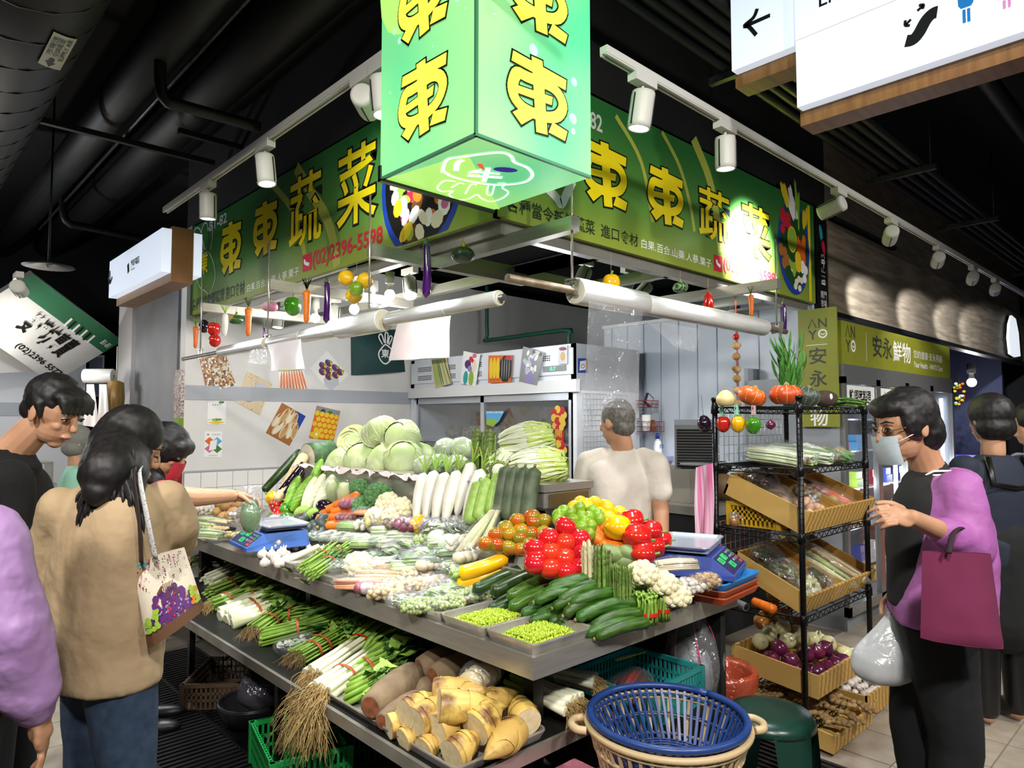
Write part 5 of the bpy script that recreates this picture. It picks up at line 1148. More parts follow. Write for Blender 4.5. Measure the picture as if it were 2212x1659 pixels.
def peas(label,x0,x1,y0,y1,z):
 r_=.0047;me=bpy.data.meshes.new('peas');mb=MB();q=random.Random(int(x0*1000+y0*77))
 n=0
 for layer in range(3):
  s_=.0088;x=x0+.03+layer*.012
  while x<x1-.03-layer*.012:
   y=y0+.03+layer*.012
   while y<y1-.03-layer*.012:
    u=(x-x0)/(x1-x0);v=(y-y0)/(y1-y0);h=.016*math.sin(PI*u)**.6*math.sin(PI*v)**.6
    mb.ell((x+q.uniform(-.003,.003),y+q.uniform(-.003,.003),z+.005+h*.6+layer*.006+q.uniform(-.002,.002)),r_*q.uniform(.9,1.1),6,4,q.randrange(3));y+=s_
   x+=s_
 o=mb.build('shelled_peas',[M('pea_a','#a9c22c',.35),M('pea_b','#93b024',.35),M('pea_c','#bccf48',.35)]);tag(o,label,'peas',None,'stuff')
peas('loose shelled green peas in the corner tray',1.556,1.84,1.553,1.795,.76);peas('loose shelled green peas in the second tray',1.556,1.84,1.80,2.045,.76)
for k,(px,py,rz,kd,cols,r,L,W,lab) in enumerate([(905,1322,-.5,'balls',['#a8b86a','#8fa455'],.0085,.16,.12,'bag of shelled peas nearest the pea trays'),(965,1315,-.4,'balls',['#9fb262','#b8c480'],.0085,.16,.12,'bag of shelled peas in the middle'),(1045,1290,-.6,'balls',['#96aa58','#aebe76'],.0085,.15,.12,'bag of shelled peas beside the dark zucchinis'),(1000,1300,-.2,'balls',['#a9ba74','#94a85c'],.0085,.16,.12,'bag of shelled peas tied with a red tape'),(870,1308,-.5,'leaf',['#cfd9b0','#b4c890'],.01,.14,.11,'bag of pale sprouts beside the shelled peas'),(925,1270,-.3,'balls',['#d9c08a','#e3cf9c'],.012,.17,.11,'bag of tan lotus seeds behind'),(835,1290,-.7,'balls',['#dcc493','#cfb27e'],.012,.18,.12,'bag of lotus seeds at the tray edge'),(868,1272,-.8,'balls',['#e2cda2','#d4b884'],.013,.18,.12,'bag of peeled chestnuts with a white label'),(800,1280,-.8,'lump',['#8d2f4a','#a84464','#d8c0c4'],.01,.14,.09,'bag of purple red shallots at the front edge'),(905,1250,-.5,'balls',['#e0c894','#d2b47c'],.012,.18,.11,'bag of chestnuts with a red knot'),(955,1262,-.25,'lump',['#d9b886','#e6cda0'],.01,.22,.10,'bag of long tan shoots'),(775,1268,-.85,'sticks',['#ee9a66','#e88a50','#f2ad80'],.009,.25,.11,'bag of orange baby carrots at the front edge'),(815,1255,-.8,'sticks',['#f0c088','#e8a860','#f2d0a0'],.009,.25,.10,'bag of pale orange carrot sticks'),(850,1240,-.7,'sticks',['#e8b27a','#d99a5c'],.009,.2,.10,'bag of yellowish root sticks behind'),(742,1232,-.6,'leaf',['#86a85a','#a4bf78'],.01,.19,.13,'bag of green soybeans at the front edge')]):
 bag(lab,PS(px,py+4,.008),rz,L,W,.065,kd,cols,40+k,r,grp='small bags along the front trays')
on('cau',PS(775,1222,.035),(-.2,-.2,1),'white cauliflower in film in the front row',None,1.05)
bag('round clear tub of mixed sprouts',PS(722,1240,.008),-.4,.15,.13,.07,'leaf',['#7f9f55','#a9be84','#d8dcc0'],60,neck=False)
def lying_bundle(name,label,A,B,R_,n,mt0,mt1,tape=m_band,leaf=None,seed=1,flare=1.25,roots=False,tapes=(.55,),rs=.0042,cat='bundle',grp=None,leafn=40,leafL=.09,leafW=.02,droop=.0,rootm=None,rootL=.07,bulb_=False,flat=.6):
 """stalks tied together: A cut or root end, B leaf end"""
 R_=R_*(1.25 if name=='greens_bundle' else 1.);A=V(A);B=V(B);D=B-A;L=D.length;d=D.normalized();x,y=frame(d);q=random.Random(seed)
 t=thing(name,label,cat,A,0,grp)
 sm_=[]
 for k in range(n):
  r0=R_*math.sqrt((k+.5)/n);a=k*2.4;o=x*math.cos(a)*r0+V((0,0,1))*math.sin(a)*r0*flat+V((0,0,R_*flat*.6));e=q.uniform(.9,1.05)
  pts=[o*1.05+d*q.uniform(-.01,.01),o+d*L*.3,o*1.0+d*L*.6,o*flare+d*L*e-V((0,0,droop))]
  rr_=rs*q.uniform(.8,1.2)
  MB().tube(pts,[rr_*(1.6 if bulb_ else 1.05),rr_*1.15,rr_,rr_*.8],6,0).tube([pts[2],pts[3]],[rr_*1.02,rr_*.82],6,1).build('stalk',[mt0,mt1],t)
 if leaf:
  mb=MB()
  for k in range(int(leafn*1.7)):
   a=q.random()*2*PI;r0=R_*flare*q.random()**.5;b=d*L*q.uniform(.42,1.0)+x*math.cos(a)*r0+V((0,0,1))*(math.sin(a)*r0*flat+R_*flat*.7)
   dd=(d+x*q.uniform(-.45,.45)+V((0,0,q.uniform(-.25,.35)-droop*3))).normalized()
   mb.leaf(b,dd,leafL*q.uniform(.6,1.15),leafW*q.uniform(.9,1.7),V((q.uniform(-.4,.4),q.uniform(-.4,.4),1)),q.uniform(.0,.5),q.randrange(len(leaf)),4,.15)
  mb.build('leaves',leaf,t)['kind']='stuff'
 if roots:
  mb=MB()
  for k in range(90 if roots is True else roots):
   a=q.random()*2*PI;r0=R_*q.random()**.5;b=x*math.cos(a)*r0+V((0,0,1))*(math.sin(a)*r0*flat+R_*flat*.6);p=b;pts=[p];dd=(-d+x*q.uniform(-.6,.6)+V((0,0,q.uniform(-.9,.2))))
   for s_ in range(5):dd=(dd+V((q.uniform(-.5,.5),q.uniform(-.5,.5),q.uniform(-.75,.15)))).normalized();p=p+dd*rootL/5*q.uniform(.6,1.3);pts.append(p)
   mb.tube(pts,[.0016,.0014,.0012,.001,.0008,.0005],4,0,False)
  mb.build('roots',rootm or m_root,t)['kind']='stuff'
 for tt_ in tapes:MB().lathe([(R_*1.12,-.006),(R_*1.15,0),(R_*1.12,.006)],18).build('tape',tape,t,mat=aim(d*L*tt_+V((0,0,R_*flat*.62)),d)@Matrix.Diagonal((1,max(.62,flat),1,1)))
 return t
m_wstk=M('white_stalk','#e9ead2',.4,col2='#d5deaf',scale=6)
for(a,b,R_,n,m0,m1,lv,sd,lab) in[((655,1235),(722,1188),.028,16,m_grn,m_leafl,[m_leafl,m_grn],2,'red taped bundle of garlic shoots beside the garlic'),((700,1215),(760,1185),.025,14,m_grn,m_leafl,[m_leafl],3,'second red taped bundle of garlic shoots behind'),((672,1250),(735,1205),.03,18,m_grn,m_leaf,[m_leaf,m_leafd],4,'red taped bundle of green celery at the front edge')]:
 lying_bundle('greens_bundle',lab,PS(*a,.02),PS(*b,.05),R_,n,m0,m1,m_band,lv,sd,leafn=26,leafL=.04,leafW=.014,flat=.8)
longrod('pale peeled long root lying between the taped bundles',(640,1240),(735,1212),.017,.017,m_nag,'peeled_root','root',1.63,1.80);longrod('brown dotted long root lying in the front row',(700,1232),(790,1205),.016,.016,m_nag,'peeled_root','root',1.66,1.86)
longrod('thick pale leek stalk lying behind the garlic',(615,1212),(690,1180),.017,.016,m_leekw,'leek_stalk','leek',1.63,1.84)
for(px,py,lab) in((602,1213,'dried dark flower stalk by the garlic'),(625,1235,'dark purple shoot stub at the front edge'),(660,1262,'dark green leaf curled at the front edge')):
 o=MB();p=PS(px,py,.01)
 for k in range(6):o.leaf(p+V((0,k*.012-.03,0)),(-.3,.2*(k-3),.6),.05,.02,m=k%2,wav=.2)
 tag(o.build('dark_shoot',[m_leafd,m_soil]),lab,'shoot')
G='loose garlic bulbs'
for k in range(16):lay('gar',566+q.random()*52,1186+q.random()*32,(q.uniform(-.5,.5),q.uniform(-.5,.5),.8),'white garlic bulb in the heap beside the blue scale',G,.02+.022*(k%2),1.05)
bag('bag of peeled garlic tied at the top beside the scale',PS(592,1184,.03),1.2,.13,.10,.07,'balls',['#ece2d4','#e0d2c2'],66,.018)
for k in range(7):lay('gar',625+k*14,1178+q.random()*8,(q.uniform(-.5,.5),q.uniform(-.5,.5),.8),'small garlic bulb in the row in front of the cabbage packs','row of garlic bulbs',.02,.7)
G='tan taro roots by the tile wall'
for(px,py) in[(470,1098),(490,1086),(505,1098),(478,1082),(512,1083),(498,1106),(530,1095),(484,1108)]:lay('jic',px,py+8,(q.uniform(-.5,.5),q.uniform(-.5,.5),.7),'tan taro root in the small heap by the tiled wall',G,.03,1.15)
bag('bag of pale green celery stalks at the far end',PS(432,1140,.008),-1.1,.26,.09,.05,'sticks',['#c2d07e','#d4de9c'],71,.012,neck=False);bag('second bag of pale celery stalks at the far end',PS(452,1128,.02),-1.15,.26,.08,.05,'sticks',['#b7ca72','#cbd890'],72,.012,neck=False)
bag('bag of yellow baby corn beside the scale',PS(508,1165,.008),-1.1,.2,.12,.05,'balls',['#e4d48a','#d9c46c'],73,.012,neck=False);bag('bag of pale bamboo slices behind the mushroom tray',PS(478,1132,.015),-1.15,.22,.12,.045,'sticks',['#e2d2a4','#d6c08a'],74,.01,neck=False)
bag('bag of brown dried goods at the far end',PS(425,1115,.02),-.6,.16,.12,.07,'lump',['#8a4e2a','#a8683a'],75);bag('bag of small mushrooms near the hand',PS(520,1120,.02),-.6,.16,.12,.06,'balls',['#e2d9c6','#8d95a4'],76,.016)
bag('bag of pink ginger slices behind the scale',PS(610,1128,.02),-.9,.18,.12,.06,'lump',['#e6c9a6','#eedcc4','#cdb0c4'],78);bag('bag of red chilies beside the scale corner',PS(520,1180,.004),-1.1,.1,.07,.03,'sticks',['#cf3a1c','#b82a16'],79,.006,neck=False)
dz=V((.75,.62,.12)).normalized()
for k,(px,py,lift,lab) in enumerate([(1045,1222,.10,'upper yellow zucchini lying on the other one'),(1040,1246,.05,'lower yellow zucchini next to the dark zucchinis'),(1030,1262,.02,'yellow zucchini mostly buried under the other two')]):lay('zucy',px,py,HR*.9+UP*.3+HF*.1,lab,'yellow zucchinis',lift,1.15,PI)
for k,(px,py,lift,key,lab) in enumerate([(1075,1255,.05,'zucd','dark zucchini beside the yellow ones'),(1115,1258,.07,'zucd','dark zucchini with its stem end wrapped in film'),(1145,1270,.05,'zuc','light green zucchini in front of the tomatoes'),(1150,1292,.04,'zuc','light zucchini next to the cucumbers'),(1110,1300,.02,'zucd','dark zucchini under the light ones'),(1160,1285,.03,'zuc','zucchini half hidden between lighter ones')]):
 lay(key,px,py,HR*.75+HF*.45+UP*.22,lab,'zucchinis',lift,1.1,PI/2)
G='dark green cucumbers heaped in the corner tray'
for i,(px,py) in enumerate([(1240,1330),(1262,1345),(1290,1358),(1215,1315),(1195,1300),(1225,1300),(1255,1318),(1285,1335),(1180,1318),(1205,1332),(1240,1352),(1210,1290),(1245,1298),(1275,1310),(1305,1325),(1335,1342),(1320,1358),(1345,1362),(1228,1272),(1262,1284),(1290,1292),(1322,1318),(1245,1262),(1275,1268)]):
 on('cuc',PD(px,py,2.46-.0016*(py-1310)+(.07 if i<11 else 0)),HR*.85+HF*q.uniform(.25,.45)+UP*q.uniform(.08,.2),'dark green cucumber in the heap behind the pea trays',G,q.uniform(.95,1.15),q.uniform(1.0,2.2))
G='red tomatoes in a pyramid';x0,y0=2.0,1.955
for(px,py,lab) in[(1158,1205,'red tomato'),(1187,1192,'red tomato'),(1219,1205,'red tomato'),(1156,1218,''),(1188,1228,''),(1222,1235,''),(1185,1163,''),(1219,1172,''),(1222,1138,'topmost red tomato of the pyramid'),(1252,1164,''),(1258,1195,''),(1255,1225,''),(1155,1185,'')]:
 x_=2.02+.0*px;lay_p=PD(px,py,2.56+.0012*(1240-py)+.0004*(px-1190))
 on('tom',lay_p,(q.uniform(-.5,.3),q.uniform(-.5,.3),.8),lab if lab.startswith('top') else 'ripe red tomato in the pyramid on the corner tray',G,1.05)
G='green and orange tomatoes on the upper tray'
for i,(px,py) in enumerate([(1049,1174),(1074,1177),(1099,1183),(1124,1187),(1072,1155),(1099,1152),(1122,1162),(1147,1152),(1092,1140),(1118,1124),(1152,1127),(1176,1125),(1124,1145),(1142,1175),(1172,1150),(1150,1115)]):
 on(('tom2','tom3')[(i*5)%3==1],PD(px,py,2.83+.0012*(1187-py)+.0002*(px-1100)),(q.uniform(-.4,.4),q.uniform(-.4,.4),.8),'half ripe green and orange tomato on the upper tray',G,.83)
mound=MB().grid(lambda u,v:V((2.2+.66*u,1.9+.34*v,.80+.30*min(1,v*1.5)*(1-.55*u*u))),8,6).build('crate_mound',m_dark);tag(mound,'dark padded support under the lime and pepper heap','support')
G='green limes heaped before the vendor'
for(px,py) in[(1217,1105),(1232,1109),(1252,1098),(1258,1116),(1280,1104),(1295,1123),(1272,1118),(1238,1124),(1255,1139),(1276,1136),(1272,1155),(1206,1113),(1207,1124),(1262,1128),(1290,1112)]:on('lime',PD(px,py,2.92-.0022*(py-1100)),(q.uniform(-.7,.3),q.uniform(-.7,.3),.6),'green lime in the heap beside the tomatoes',G,1.0)
G='yellow lemons heaped before the vendor'
for(px,py) in[(1254,1087),(1284,1087),(1311,1096),(1338,1108),(1316,1119),(1296,1113),(1240,1097),(1268,1096),(1300,1126)]:on('lemon',PD(px,py,2.98-.002*(py-1090)),(q.uniform(-.8,.2),q.uniform(-.8,.2),q.uniform(-.3,.5)),'yellow lemon at the top of the citrus heap',G,1.0)
for(key,px,py,dep,d,s_,lab) in[('pepy',1336,1140,2.80,(.6,-.5,-.1),1.1,'yellow bell pepper beside the lemons'),('pepr',1366,1126,2.85,(.6,-.6,.1),1.05,'red bell pepper above the yellow one'),('pepr',1378,1160,2.76,(.6,-.5,-.2),1.15,'large red bell pepper in the middle of the heap'),('pepr',1407,1148,2.86,(.4,-.7,0),1.0,'red bell pepper by the vendor arm'),('pepr',1432,1166,2.9,(.4,-.7,0),.8,'small red bell pepper behind the white scale'),('pepr',1390,1196,2.72,(.5,-.6,0),1.0,'red bell pepper behind the asparagus'),('pepr',1412,1180,2.84,(.5,-.6,0),1.0,'red bell pepper against the white scale')]:on(key,PD(px,py,dep),d,lab,'bell peppers in the right heap',s_)
for(px,py,dep,d,lab) in[(1309,1160,2.86,(-.5,.6,.45),'thick orange carrot lying on the right heap'),(1336,1158,2.86,(-.55,.6,.45),'second thick orange carrot beside the yellow pepper'),(1296,1168,2.84,(-.45,.6,.4),'orange carrot half hidden behind the asparagus'),(1340,1184,2.8,(-.7,.5,.1),'orange carrot at the foot of the right heap')]:on('carb',PD(px,py,dep),d,lab,'carrots on the right heap',1.15)
for(px,py,d,lab) in[(1352,1212,(-.6,.5,.1),'grey green oval gourd behind the thin asparagus'),(1365,1196,(-.6,.4,.2),'grey green gourd under the carrots'),(1322,1196,(-.5,.5,.2),'grey green gourd with a pale stem')]:
 o=MB().ell((0,0,0),(.036,.036,.062),16,11).build('oval_gourd',M('gourd_greygreen','#86985c',.5,col2='#6f8450',scale=30),mat=aim(PD(px,py,2.74),d));tag(o,lab,'gourd');MB().tube([(0,0,.06),(.004,0,.09)],.004,6).build('stem',m_stem,o)
for(px,py,R_,me,n,s_,band,bz,lab,bh) in[(1271,1335,.026,ME_SPW,9,1.2,m_band,.15,'white asparagus bundle with a red printed band',.014),(1301,1340,.032,ME_SP,12,1.15,m_rub,.12,'thick green asparagus bundle with a rubber band',.004),(1345,1348,.03,ME_SPT,28,1.1,m_band,.05,'thin green asparagus bundle with a red band',.016)]:
 p=PZ(px,py,.765);upright_bundle('asparagus_bundle',lab,p,R_,me,n,s_,band,bz,.035,bh=bh,grp='asparagus bundles standing at the corner')
def top_buds(t,R_,z,mt,n=40):
 mb=MB();q=random.Random(n)
 for k in range(n):a=k*2.4;r_=R_*1.15*math.sqrt((k+.5)/n);mb.ell((r_*math.cos(a),r_*math.sin(a),z+q.uniform(-.006,.01)),(.005,.005,.006),7,5)
 mb.build('buds',mt,t)['kind']='stuff'
for(px,py,R_,lab) in[(1398,1348,.036,'cut green vegetable stem bundle with a red printed band, in front'),(1372,1335,.032,'cut green stem bundle behind the banded one'),(1430,1340,.028,'cut green stem bundle with red band on the right')]:
 p=PZ(px,py,.768);t=upright_bundle('stem_bundle',lab,p,R_,ME_STK,34,.68,m_band,.032,.06,bh=.014,grp='cut green stem bundles at the corner');top_buds(t,R_,.103,m_leafl,44)
for k,(px,py,lab) in enumerate([(1390,1240,'bumpy white corn like gourd on the mushroom tray'),(1432,1262,'second bumpy white gourd on the mushroom tray'),(1458,1288,'bumpy white gourd at the tray edge')]):on('cau',PD(px,py,2.52),(-.3,-.3,.9),lab,'white coral vegetables on the mushroom tray',.75)
bag('pack of enoki mushrooms with an orange label',PD(1460,1235,2.62),-.5,.2,.09,.06,'sticks',['#ece0c4','#e2d2ae'],81,.004,neck=False);bag('bag of tan shimeji mushrooms on the raised tray',PD(1520,1275,2.66),-.3,.15,.11,.07,'balls',['#c9a878','#b08d5c'],82,.011,neck=False);bag('bag of white mushrooms beside the shimeji',PD(1488,1280,2.6),-.3,.15,.10,.06,'balls',['#efe8da','#e0d6c4'],83,.013,neck=False)
for k,(c,lab) in enumerate((('#b8502c','orange red plastic tray at the bottom of the stack'),('#a8583a','brownish plastic tray in the middle of the stack'),('#2f7fc4','blue plastic tray on top of the stack under the white scale'))):
 o=tray_mb(.36,.3,.03,.015).build('plastic_tray',M('plastic_'+c,c,.4),loc=(2.68,1.60-.0,.757+k*.028));tag(o,lab,'tray','stacked plastic trays');o.rotation_euler=(0,0,.08)
scale_('white and blue digital scale on stacked trays at the right end',(2.66,1.66,.85),.35,'#3c4f9c','#8a93b8')
fill=[('sticks',['#c9dc98','#a9c86a','#e6ecc8'],.007),('leaf',['#5f8f3c','#86ae58','#b4cf84'],.01),('balls',['#e6d9bc','#efe6d2'],.016),('sticks',['#b8cc8c','#e4e8cc'],.006),('leaf',['#b4d07c','#d8e6ae','#8fb85a'],.01),('balls',['#a4bb5c','#86a244'],.011),('sticks',['#6f9a44','#98b864'],.006),('lump',['#e9dfc8','#d9c9a4'],.01)]
nm_=['pale stalks','mixed green leaves','cream mushrooms','thin green shoots','pale shredded leaves','green soybeans','green bean pods','cream coloured slices']
for k,(px,py,rz) in enumerate([(790,1188,-.8),(815,1216,-.8),(800,1234,-.6),(870,1172,-.7),(880,1190,-.9),(930,1182,-.6),(905,1222,-.6),(940,1232,-.4),(960,1185,-.3),(925,1208,-.8),(1000,1186,-.4),(835,1160,-.5),(985,1245,-.3),(1015,1255,-.6),(760,1150,-.8),(1020,1215,-.2),(880,1242,-.7),(955,1295,-.3),(800,1145,-.6),(850,1185,-.4),(980,1280,-.4),(560,1150,-1.0),(545,1138,-.9),(580,1140,-.8),(455,1165,-1.1),(425,1160,-1.1),(440,1112,-1.0),(540,1115,-.9)]):
 kd,cols,r=fill[k%8];near=['below the cabbage packs','beside the bagged peas','between the taped bundles and the cauliflower','before the daikon radishes','at the far end by the tiles'][min(4,0 if py<1200 and 700<px<900 else 1 if py>1225 else 2 if px<740 and px>600 else 4 if px<600 else 3)]
 bag('clear bag of '+nm_[k%8]+' lying '+near,PS(px,py,.012),rz+.3*math.sin(k*2.1),.19,.125,.07,kd,cols,300+k,r,neck=k%3==0,grp='assorted clear bags on the left wing')
for(px,py,lab) in((948,1168,'pale lettuce head behind the purple striped bag'),(972,1178,'pale lettuce head beside the shredded vegetables')):on('let',PS(px,py,.05),(.3,-.4,.8),lab,None,.85)
# LOWER SHELF: greens, yams, bamboo shoots
def L(px,py,z=.43):return PZ(px,py,z)
def inward(p,dx,dy=0.,dz=0.):return V(p)+V((dx,dy,dz))
GB='bundles of greens on the lower shelf'
def gb(label,a,b,**k):
 A=L(*a);B=L(*b,.5);lying_bundle('greens_bundle',label,A,B,grp=GB,**k)
gb('bundle of pale yellow green lettuce stems at the far end of the lower shelf',(447,1262),(560,1212),R_=.05,n=14,mt0=m_wstk,mt1=m_leafl,leaf=[m_leafl,m_grn],seed=11,rs=.009,tapes=(),leafn=46,leafL=.13,leafW=.05)
gb('bundle of dark leafed greens with pale stems behind the bok choy',(450,1290),(590,1232),R_=.05,n=16,mt0=m_grn,mt1=m_leafl,tape=m_rub,leaf=[m_leaf,m_leafl,m_leafd],seed=12,rs=.006,tapes=(.3,),leafn=50,leafL=.15,leafW=.045)
gb('bundle of greens with long straw roots',(452,1318),(590,1262),R_=.05,n=16,mt0=m_grn,mt1=m_leafl,tape=m_rub,leaf=[m_leaf,m_leafl],seed=13,rs=.006,tapes=(.25,),leafn=44,leafL=.14,leafW=.03,roots=70,rootL=.16)
for k,(a,b,lab) in enumerate([((482,1312),(610,1262),'upper bok choy bundle with thick white stems'),((480,1340),(625,1282),'lower bok choy bundle with thick white stems'),((498,1350),(640,1300),'bok choy bundle tied with a brown band in front')]):
 gb(lab,a,b,R_=.045,n=6,mt0=m_wstk,mt1=m_grn,tape=m_rub,leaf=[m_leaf,m_leafl],seed=14+k,rs=.018,tapes=(.42,),leafn=36,leafL=.14,leafW=.03,bulb_=True)
gb('spinach bundle with tangled brown roots',(548,1372),(650,1300),R_=.045,n=18,mt0=m_grn,mt1=m_leafl,tape=m_rub,leaf=[m_leafd,m_leaf],seed=18,rs=.0045,tapes=(.3,),leafn=36,leafL=.15,leafW=.07,roots=110,rootL=.17,rootm=m_soil)
gb('spinach bundle with broad dark leaves lying behind',(590,1345),(700,1290),R_=.05,n=10,mt0=m_grn,mt1=m_leaf,leaf=[m_leafd,m_leaf],seed=19,rs=.005,tapes=(),leafn=40,leafL=.18,leafW=.09)
gb('upper bundle of bright green water spinach stems',(572,1345),(720,1318),R_=.05,n=34,mt0=m_grn,mt1=m_grn,tape=m_rub,leaf=[m_leafd,m_leaf],seed=20,rs=.006,tapes=(.42,),leafn=30,leafL=.14,leafW=.03)
gb('lower bundle of bright green water spinach stems',(565,1388),(725,1345),R_=.05,n=34,mt0=m_grn,mt1=m_grn,tape=m_rub,leaf=[m_leafd,m_leaf],seed=21,rs=.006,tapes=(.5,),leafn=30,leafL=.14,leafW=.03)
gb('coriander bundle with soil on its roots',(640,1432),(800,1340),R_=.05,n=30,mt0=m_grn,mt1=m_leafl,tape=m_rub,leaf=[m_leafl,m_leaf],seed=22,rs=.0035,tapes=(.18,.3),leafn=120,leafL=.05,leafW=.03,roots=130,rootL=.09,rootm=m_soil)
gb('upper bundle of scallions with white ends and hairy roots',(675,1470),(830,1360),R_=.045,n=16,mt0=m_leekw,mt1=m_grn,leaf=[m_leafl,m_leaf],seed=23,rs=.0085,tapes=(.62,),leafn=26,leafL=.2,leafW=.014,roots=200,rootL=.14,bulb_=True)
gb('front bundle of scallions with long straw roots hanging down',(690,1505),(850,1390),R_=.045,n=14,mt0=m_leekw,mt1=m_grn,tape=m_rub,leaf=[m_leafl,m_leaf],seed=24,rs=.010,tapes=(.3,),leafn=26,leafL=.2,leafW=.016,roots=260,rootL=.24,bulb_=True)
gb('bundle of garland greens with thick cut stems',(742,1480),(900,1400),R_=.05,n=14,mt0=m_grn,mt1=m_leaf,leaf=[m_leaf,m_leafd,m_leafl],seed=25,rs=.009,tapes=(.3,),tape=m_rub,leafn=60,leafL=.13,leafW=.06)
gb('bundle of cut broccoli stems at the tray corner',(748,1515),(830,1470),R_=.045,n=16,mt0=m_grn,mt1=m_leaf,leaf=[m_leafl,m_leaf],seed=26,rs=.0095,tapes=(),leafn=26,leafL=.07,leafW=.04)
gb('bundle of curly greens behind the large yams',(850,1440),(960,1385),R_=.05,n=10,mt0=m_grn,mt1=m_leaf,leaf=[m_leafd,m_leaf,m_leafl],seed=27,rs=.006,tapes=(),leafn=50,leafL=.12,leafW=.07)
gb('bundle of pale green sweet potato leaves at the far shelf end',(405,1225),(480,1190),R_=.05,n=10,mt0=m_grn,mt1=m_leafl,leaf=[m_leafl,m_leaf],seed=28,rs=.005,tapes=(),leafn=46,leafL=.10,leafW=.035)
o=MB();qq=random.Random(3);p0=L(445,1222,.46)
for k in range(22):o.leaf(p0+V((qq.uniform(-.08,.12),qq.uniform(-.12,.12),qq.uniform(-.02,.04))),(qq.uniform(-1,1),qq.uniform(-1,1),qq.uniform(-.1,.4)),.11,.07,m=k%2,wav=.2)
tag(o.build('amaranth_leaves',[M('amaranth','#6d4048',.5,col2='#54603c',scale=20),M('amaranth_dark','#4a2a34',.5)]),'dark purple amaranth leaves behind the far greens','greens',None,'stuff')
bag('clear bag crumpled between the water spinach and the coriander',L(640,1408,.43),.3,.22,.16,.08,'leaf',['#8fa476','#d9d6c6'],91,neck=False)
tray_l=tray_mb(.40,.42,.03,.012).build('steel_tray',m_tray,loc=(1.52,1.86,.428));tag(tray_l,'large steel tray of bamboo shoots and yams on the lower shelf','tray')
tray_m=tray_mb(.34,.40,.025,.012).build('steel_tray',m_tray,loc=(1.50,2.30,.428));tag(tray_m,'steel tray under the green stems beside the yams','tray')
def yam(label,a,b,r,za=.5,zb=.52):
 A=L(*a,za);B=L(*b,zb);D=B-A;o=MB().tube([A,A+D*.02,A+D*.25,A+D*.6,A+D*.9,B],[r*.62,r*.78,r,r*1.02,r*.85,r*.55],16).build('large_yam',m_yam);tag(o,label,'yam','large brown yams')
 d=D.normalized();MB().lathe([(0,0),(r*.62,0)],14).build('cut_face',m_cutred,o,mat=aim(A-d*.001,d));return o
yam('large brown yam lying nearest the front of the tray',(800,1528),(900,1450),.058);yam('large brown yam with dark end behind',(935,1462),(1040,1420),.052,.53,.55);yam('large brown yam lying at the back beside the greens',(905,1445),(1000,1412),.055,.53,.55)
yam('small brown yam half hidden under the bamboo shoots',(825,1560),(905,1505),.04,.47,.48);yam('yam peeking out behind the front yam',(890,1500),(935,1480),.045,.47,.48)
def bamboo(label,a,b,r,za,zb):
 A=L(*a,za);B=L(*b,zb);D=B-A;Ln=D.length;d=D.normalized()
 t=thing('bamboo_shoot',label,'bamboo shoot',A,0,'bamboo shoots in the steel tray');t.rotation_euler=(0,0,0);t.matrix_basis=aim(A,d,RN.random()*6)
 MB().tube([(0,0,0),(0,0,.004),(0,0,Ln*.25),(0,0,Ln*.55),(0,0,Ln*.85),(0,0,Ln)],[r*.96,r,r*1.0,r*.78,r*.34,r*.05],20).build('core',m_bam,t)
 MB().lathe([(0,-.001),(r*.96,-.001)],20).build('cut_face',m_bamc,t)
 for k in range(5):
  z0=Ln*(.12+.15*k);a0=k*2.3
  def f(u,v,z0=z0,a0=a0,k=k):
   z=z0+u*Ln*.42*(1-.6*abs(v-.5)*2);rr_=r*(1.02-(.95 if z>Ln*.55 else.0)*(max(0,z-Ln*.55)/Ln/.45)*.9-(.22*max(0,min(1,(z-Ln*.25)/(Ln*.3)))))
   a_=a0+(v-.5)*3.4*(1-.75*u);return V((math.cos(a_)*(rr_+.0025),math.sin(a_)*(rr_+.0025),z))
  MB().grid(f,6,8).build('sheath',m_bam,t)
 return t
for(a,b,r,za,zb,lab) in[((875,1543),(955,1500),.05,.53,.55,'bamboo shoot cut end showing at the left of the pile'),((897,1560),(975,1510),.052,.52,.55,'bamboo shoot with large round cut face'),((938,1580),(1030,1520),.058,.50,.53,'bamboo shoot with the biggest cut face in front'),((975,1632),(1040,1580),.05,.47,.50,'bamboo shoot lying at the front corner'),((940,1500),(1060,1490),.055,.56,.58,'bamboo shoot lying across the top of the pile'),((948,1525),(1095,1525),.052,.58,.56,'long pointed bamboo shoot on top'),((1025,1575),(1085,1520),.058,.52,.56,'bamboo shoot with rusty patches in the middle'),((1115,1575),(1045,1640),.05,.50,.48,'bamboo shoot pointing toward the viewer at the right'),((1140,1560),(1105,1500),.05,.49,.52,'bamboo shoot at the right end of the tray'),((840,1570),(900,1550),.042,.47,.48,'bamboo shoot low on the left with a small cut face'),((870,1600),(920,1570),.04,.45,.47,'bamboo shoot tip at the tray left edge'),((915,1620),(950,1590),.04,.45,.47,'bamboo shoot squeezed at the front left'),((1050,1520),(1120,1495),.045,.53,.55,'bamboo shoot half hidden behind the pointed one')]:
 bamboo(lab,a,b,r,za,zb)
bag('clear bag of peeled bamboo shoots on top of the pile',L(1040,1490,.55),.4,.17,.14,.11,'lump',['#e6d6b4','#d9c79a'],93)
LK='leeks lying on the right end of the lower shelf'
lk=L(1225,1525,.45);lying_bundle('leek_bundle','bundle of leeks with straw roots right of the bamboo tray',L(1238,1530,.47),L(1110,1478,.50),.06,14,m_leekw,m_grn,m_rub,None,33,1.1,300,(),.012,'bundle',LK,rootL=.09,bulb_=True,flat=.4)
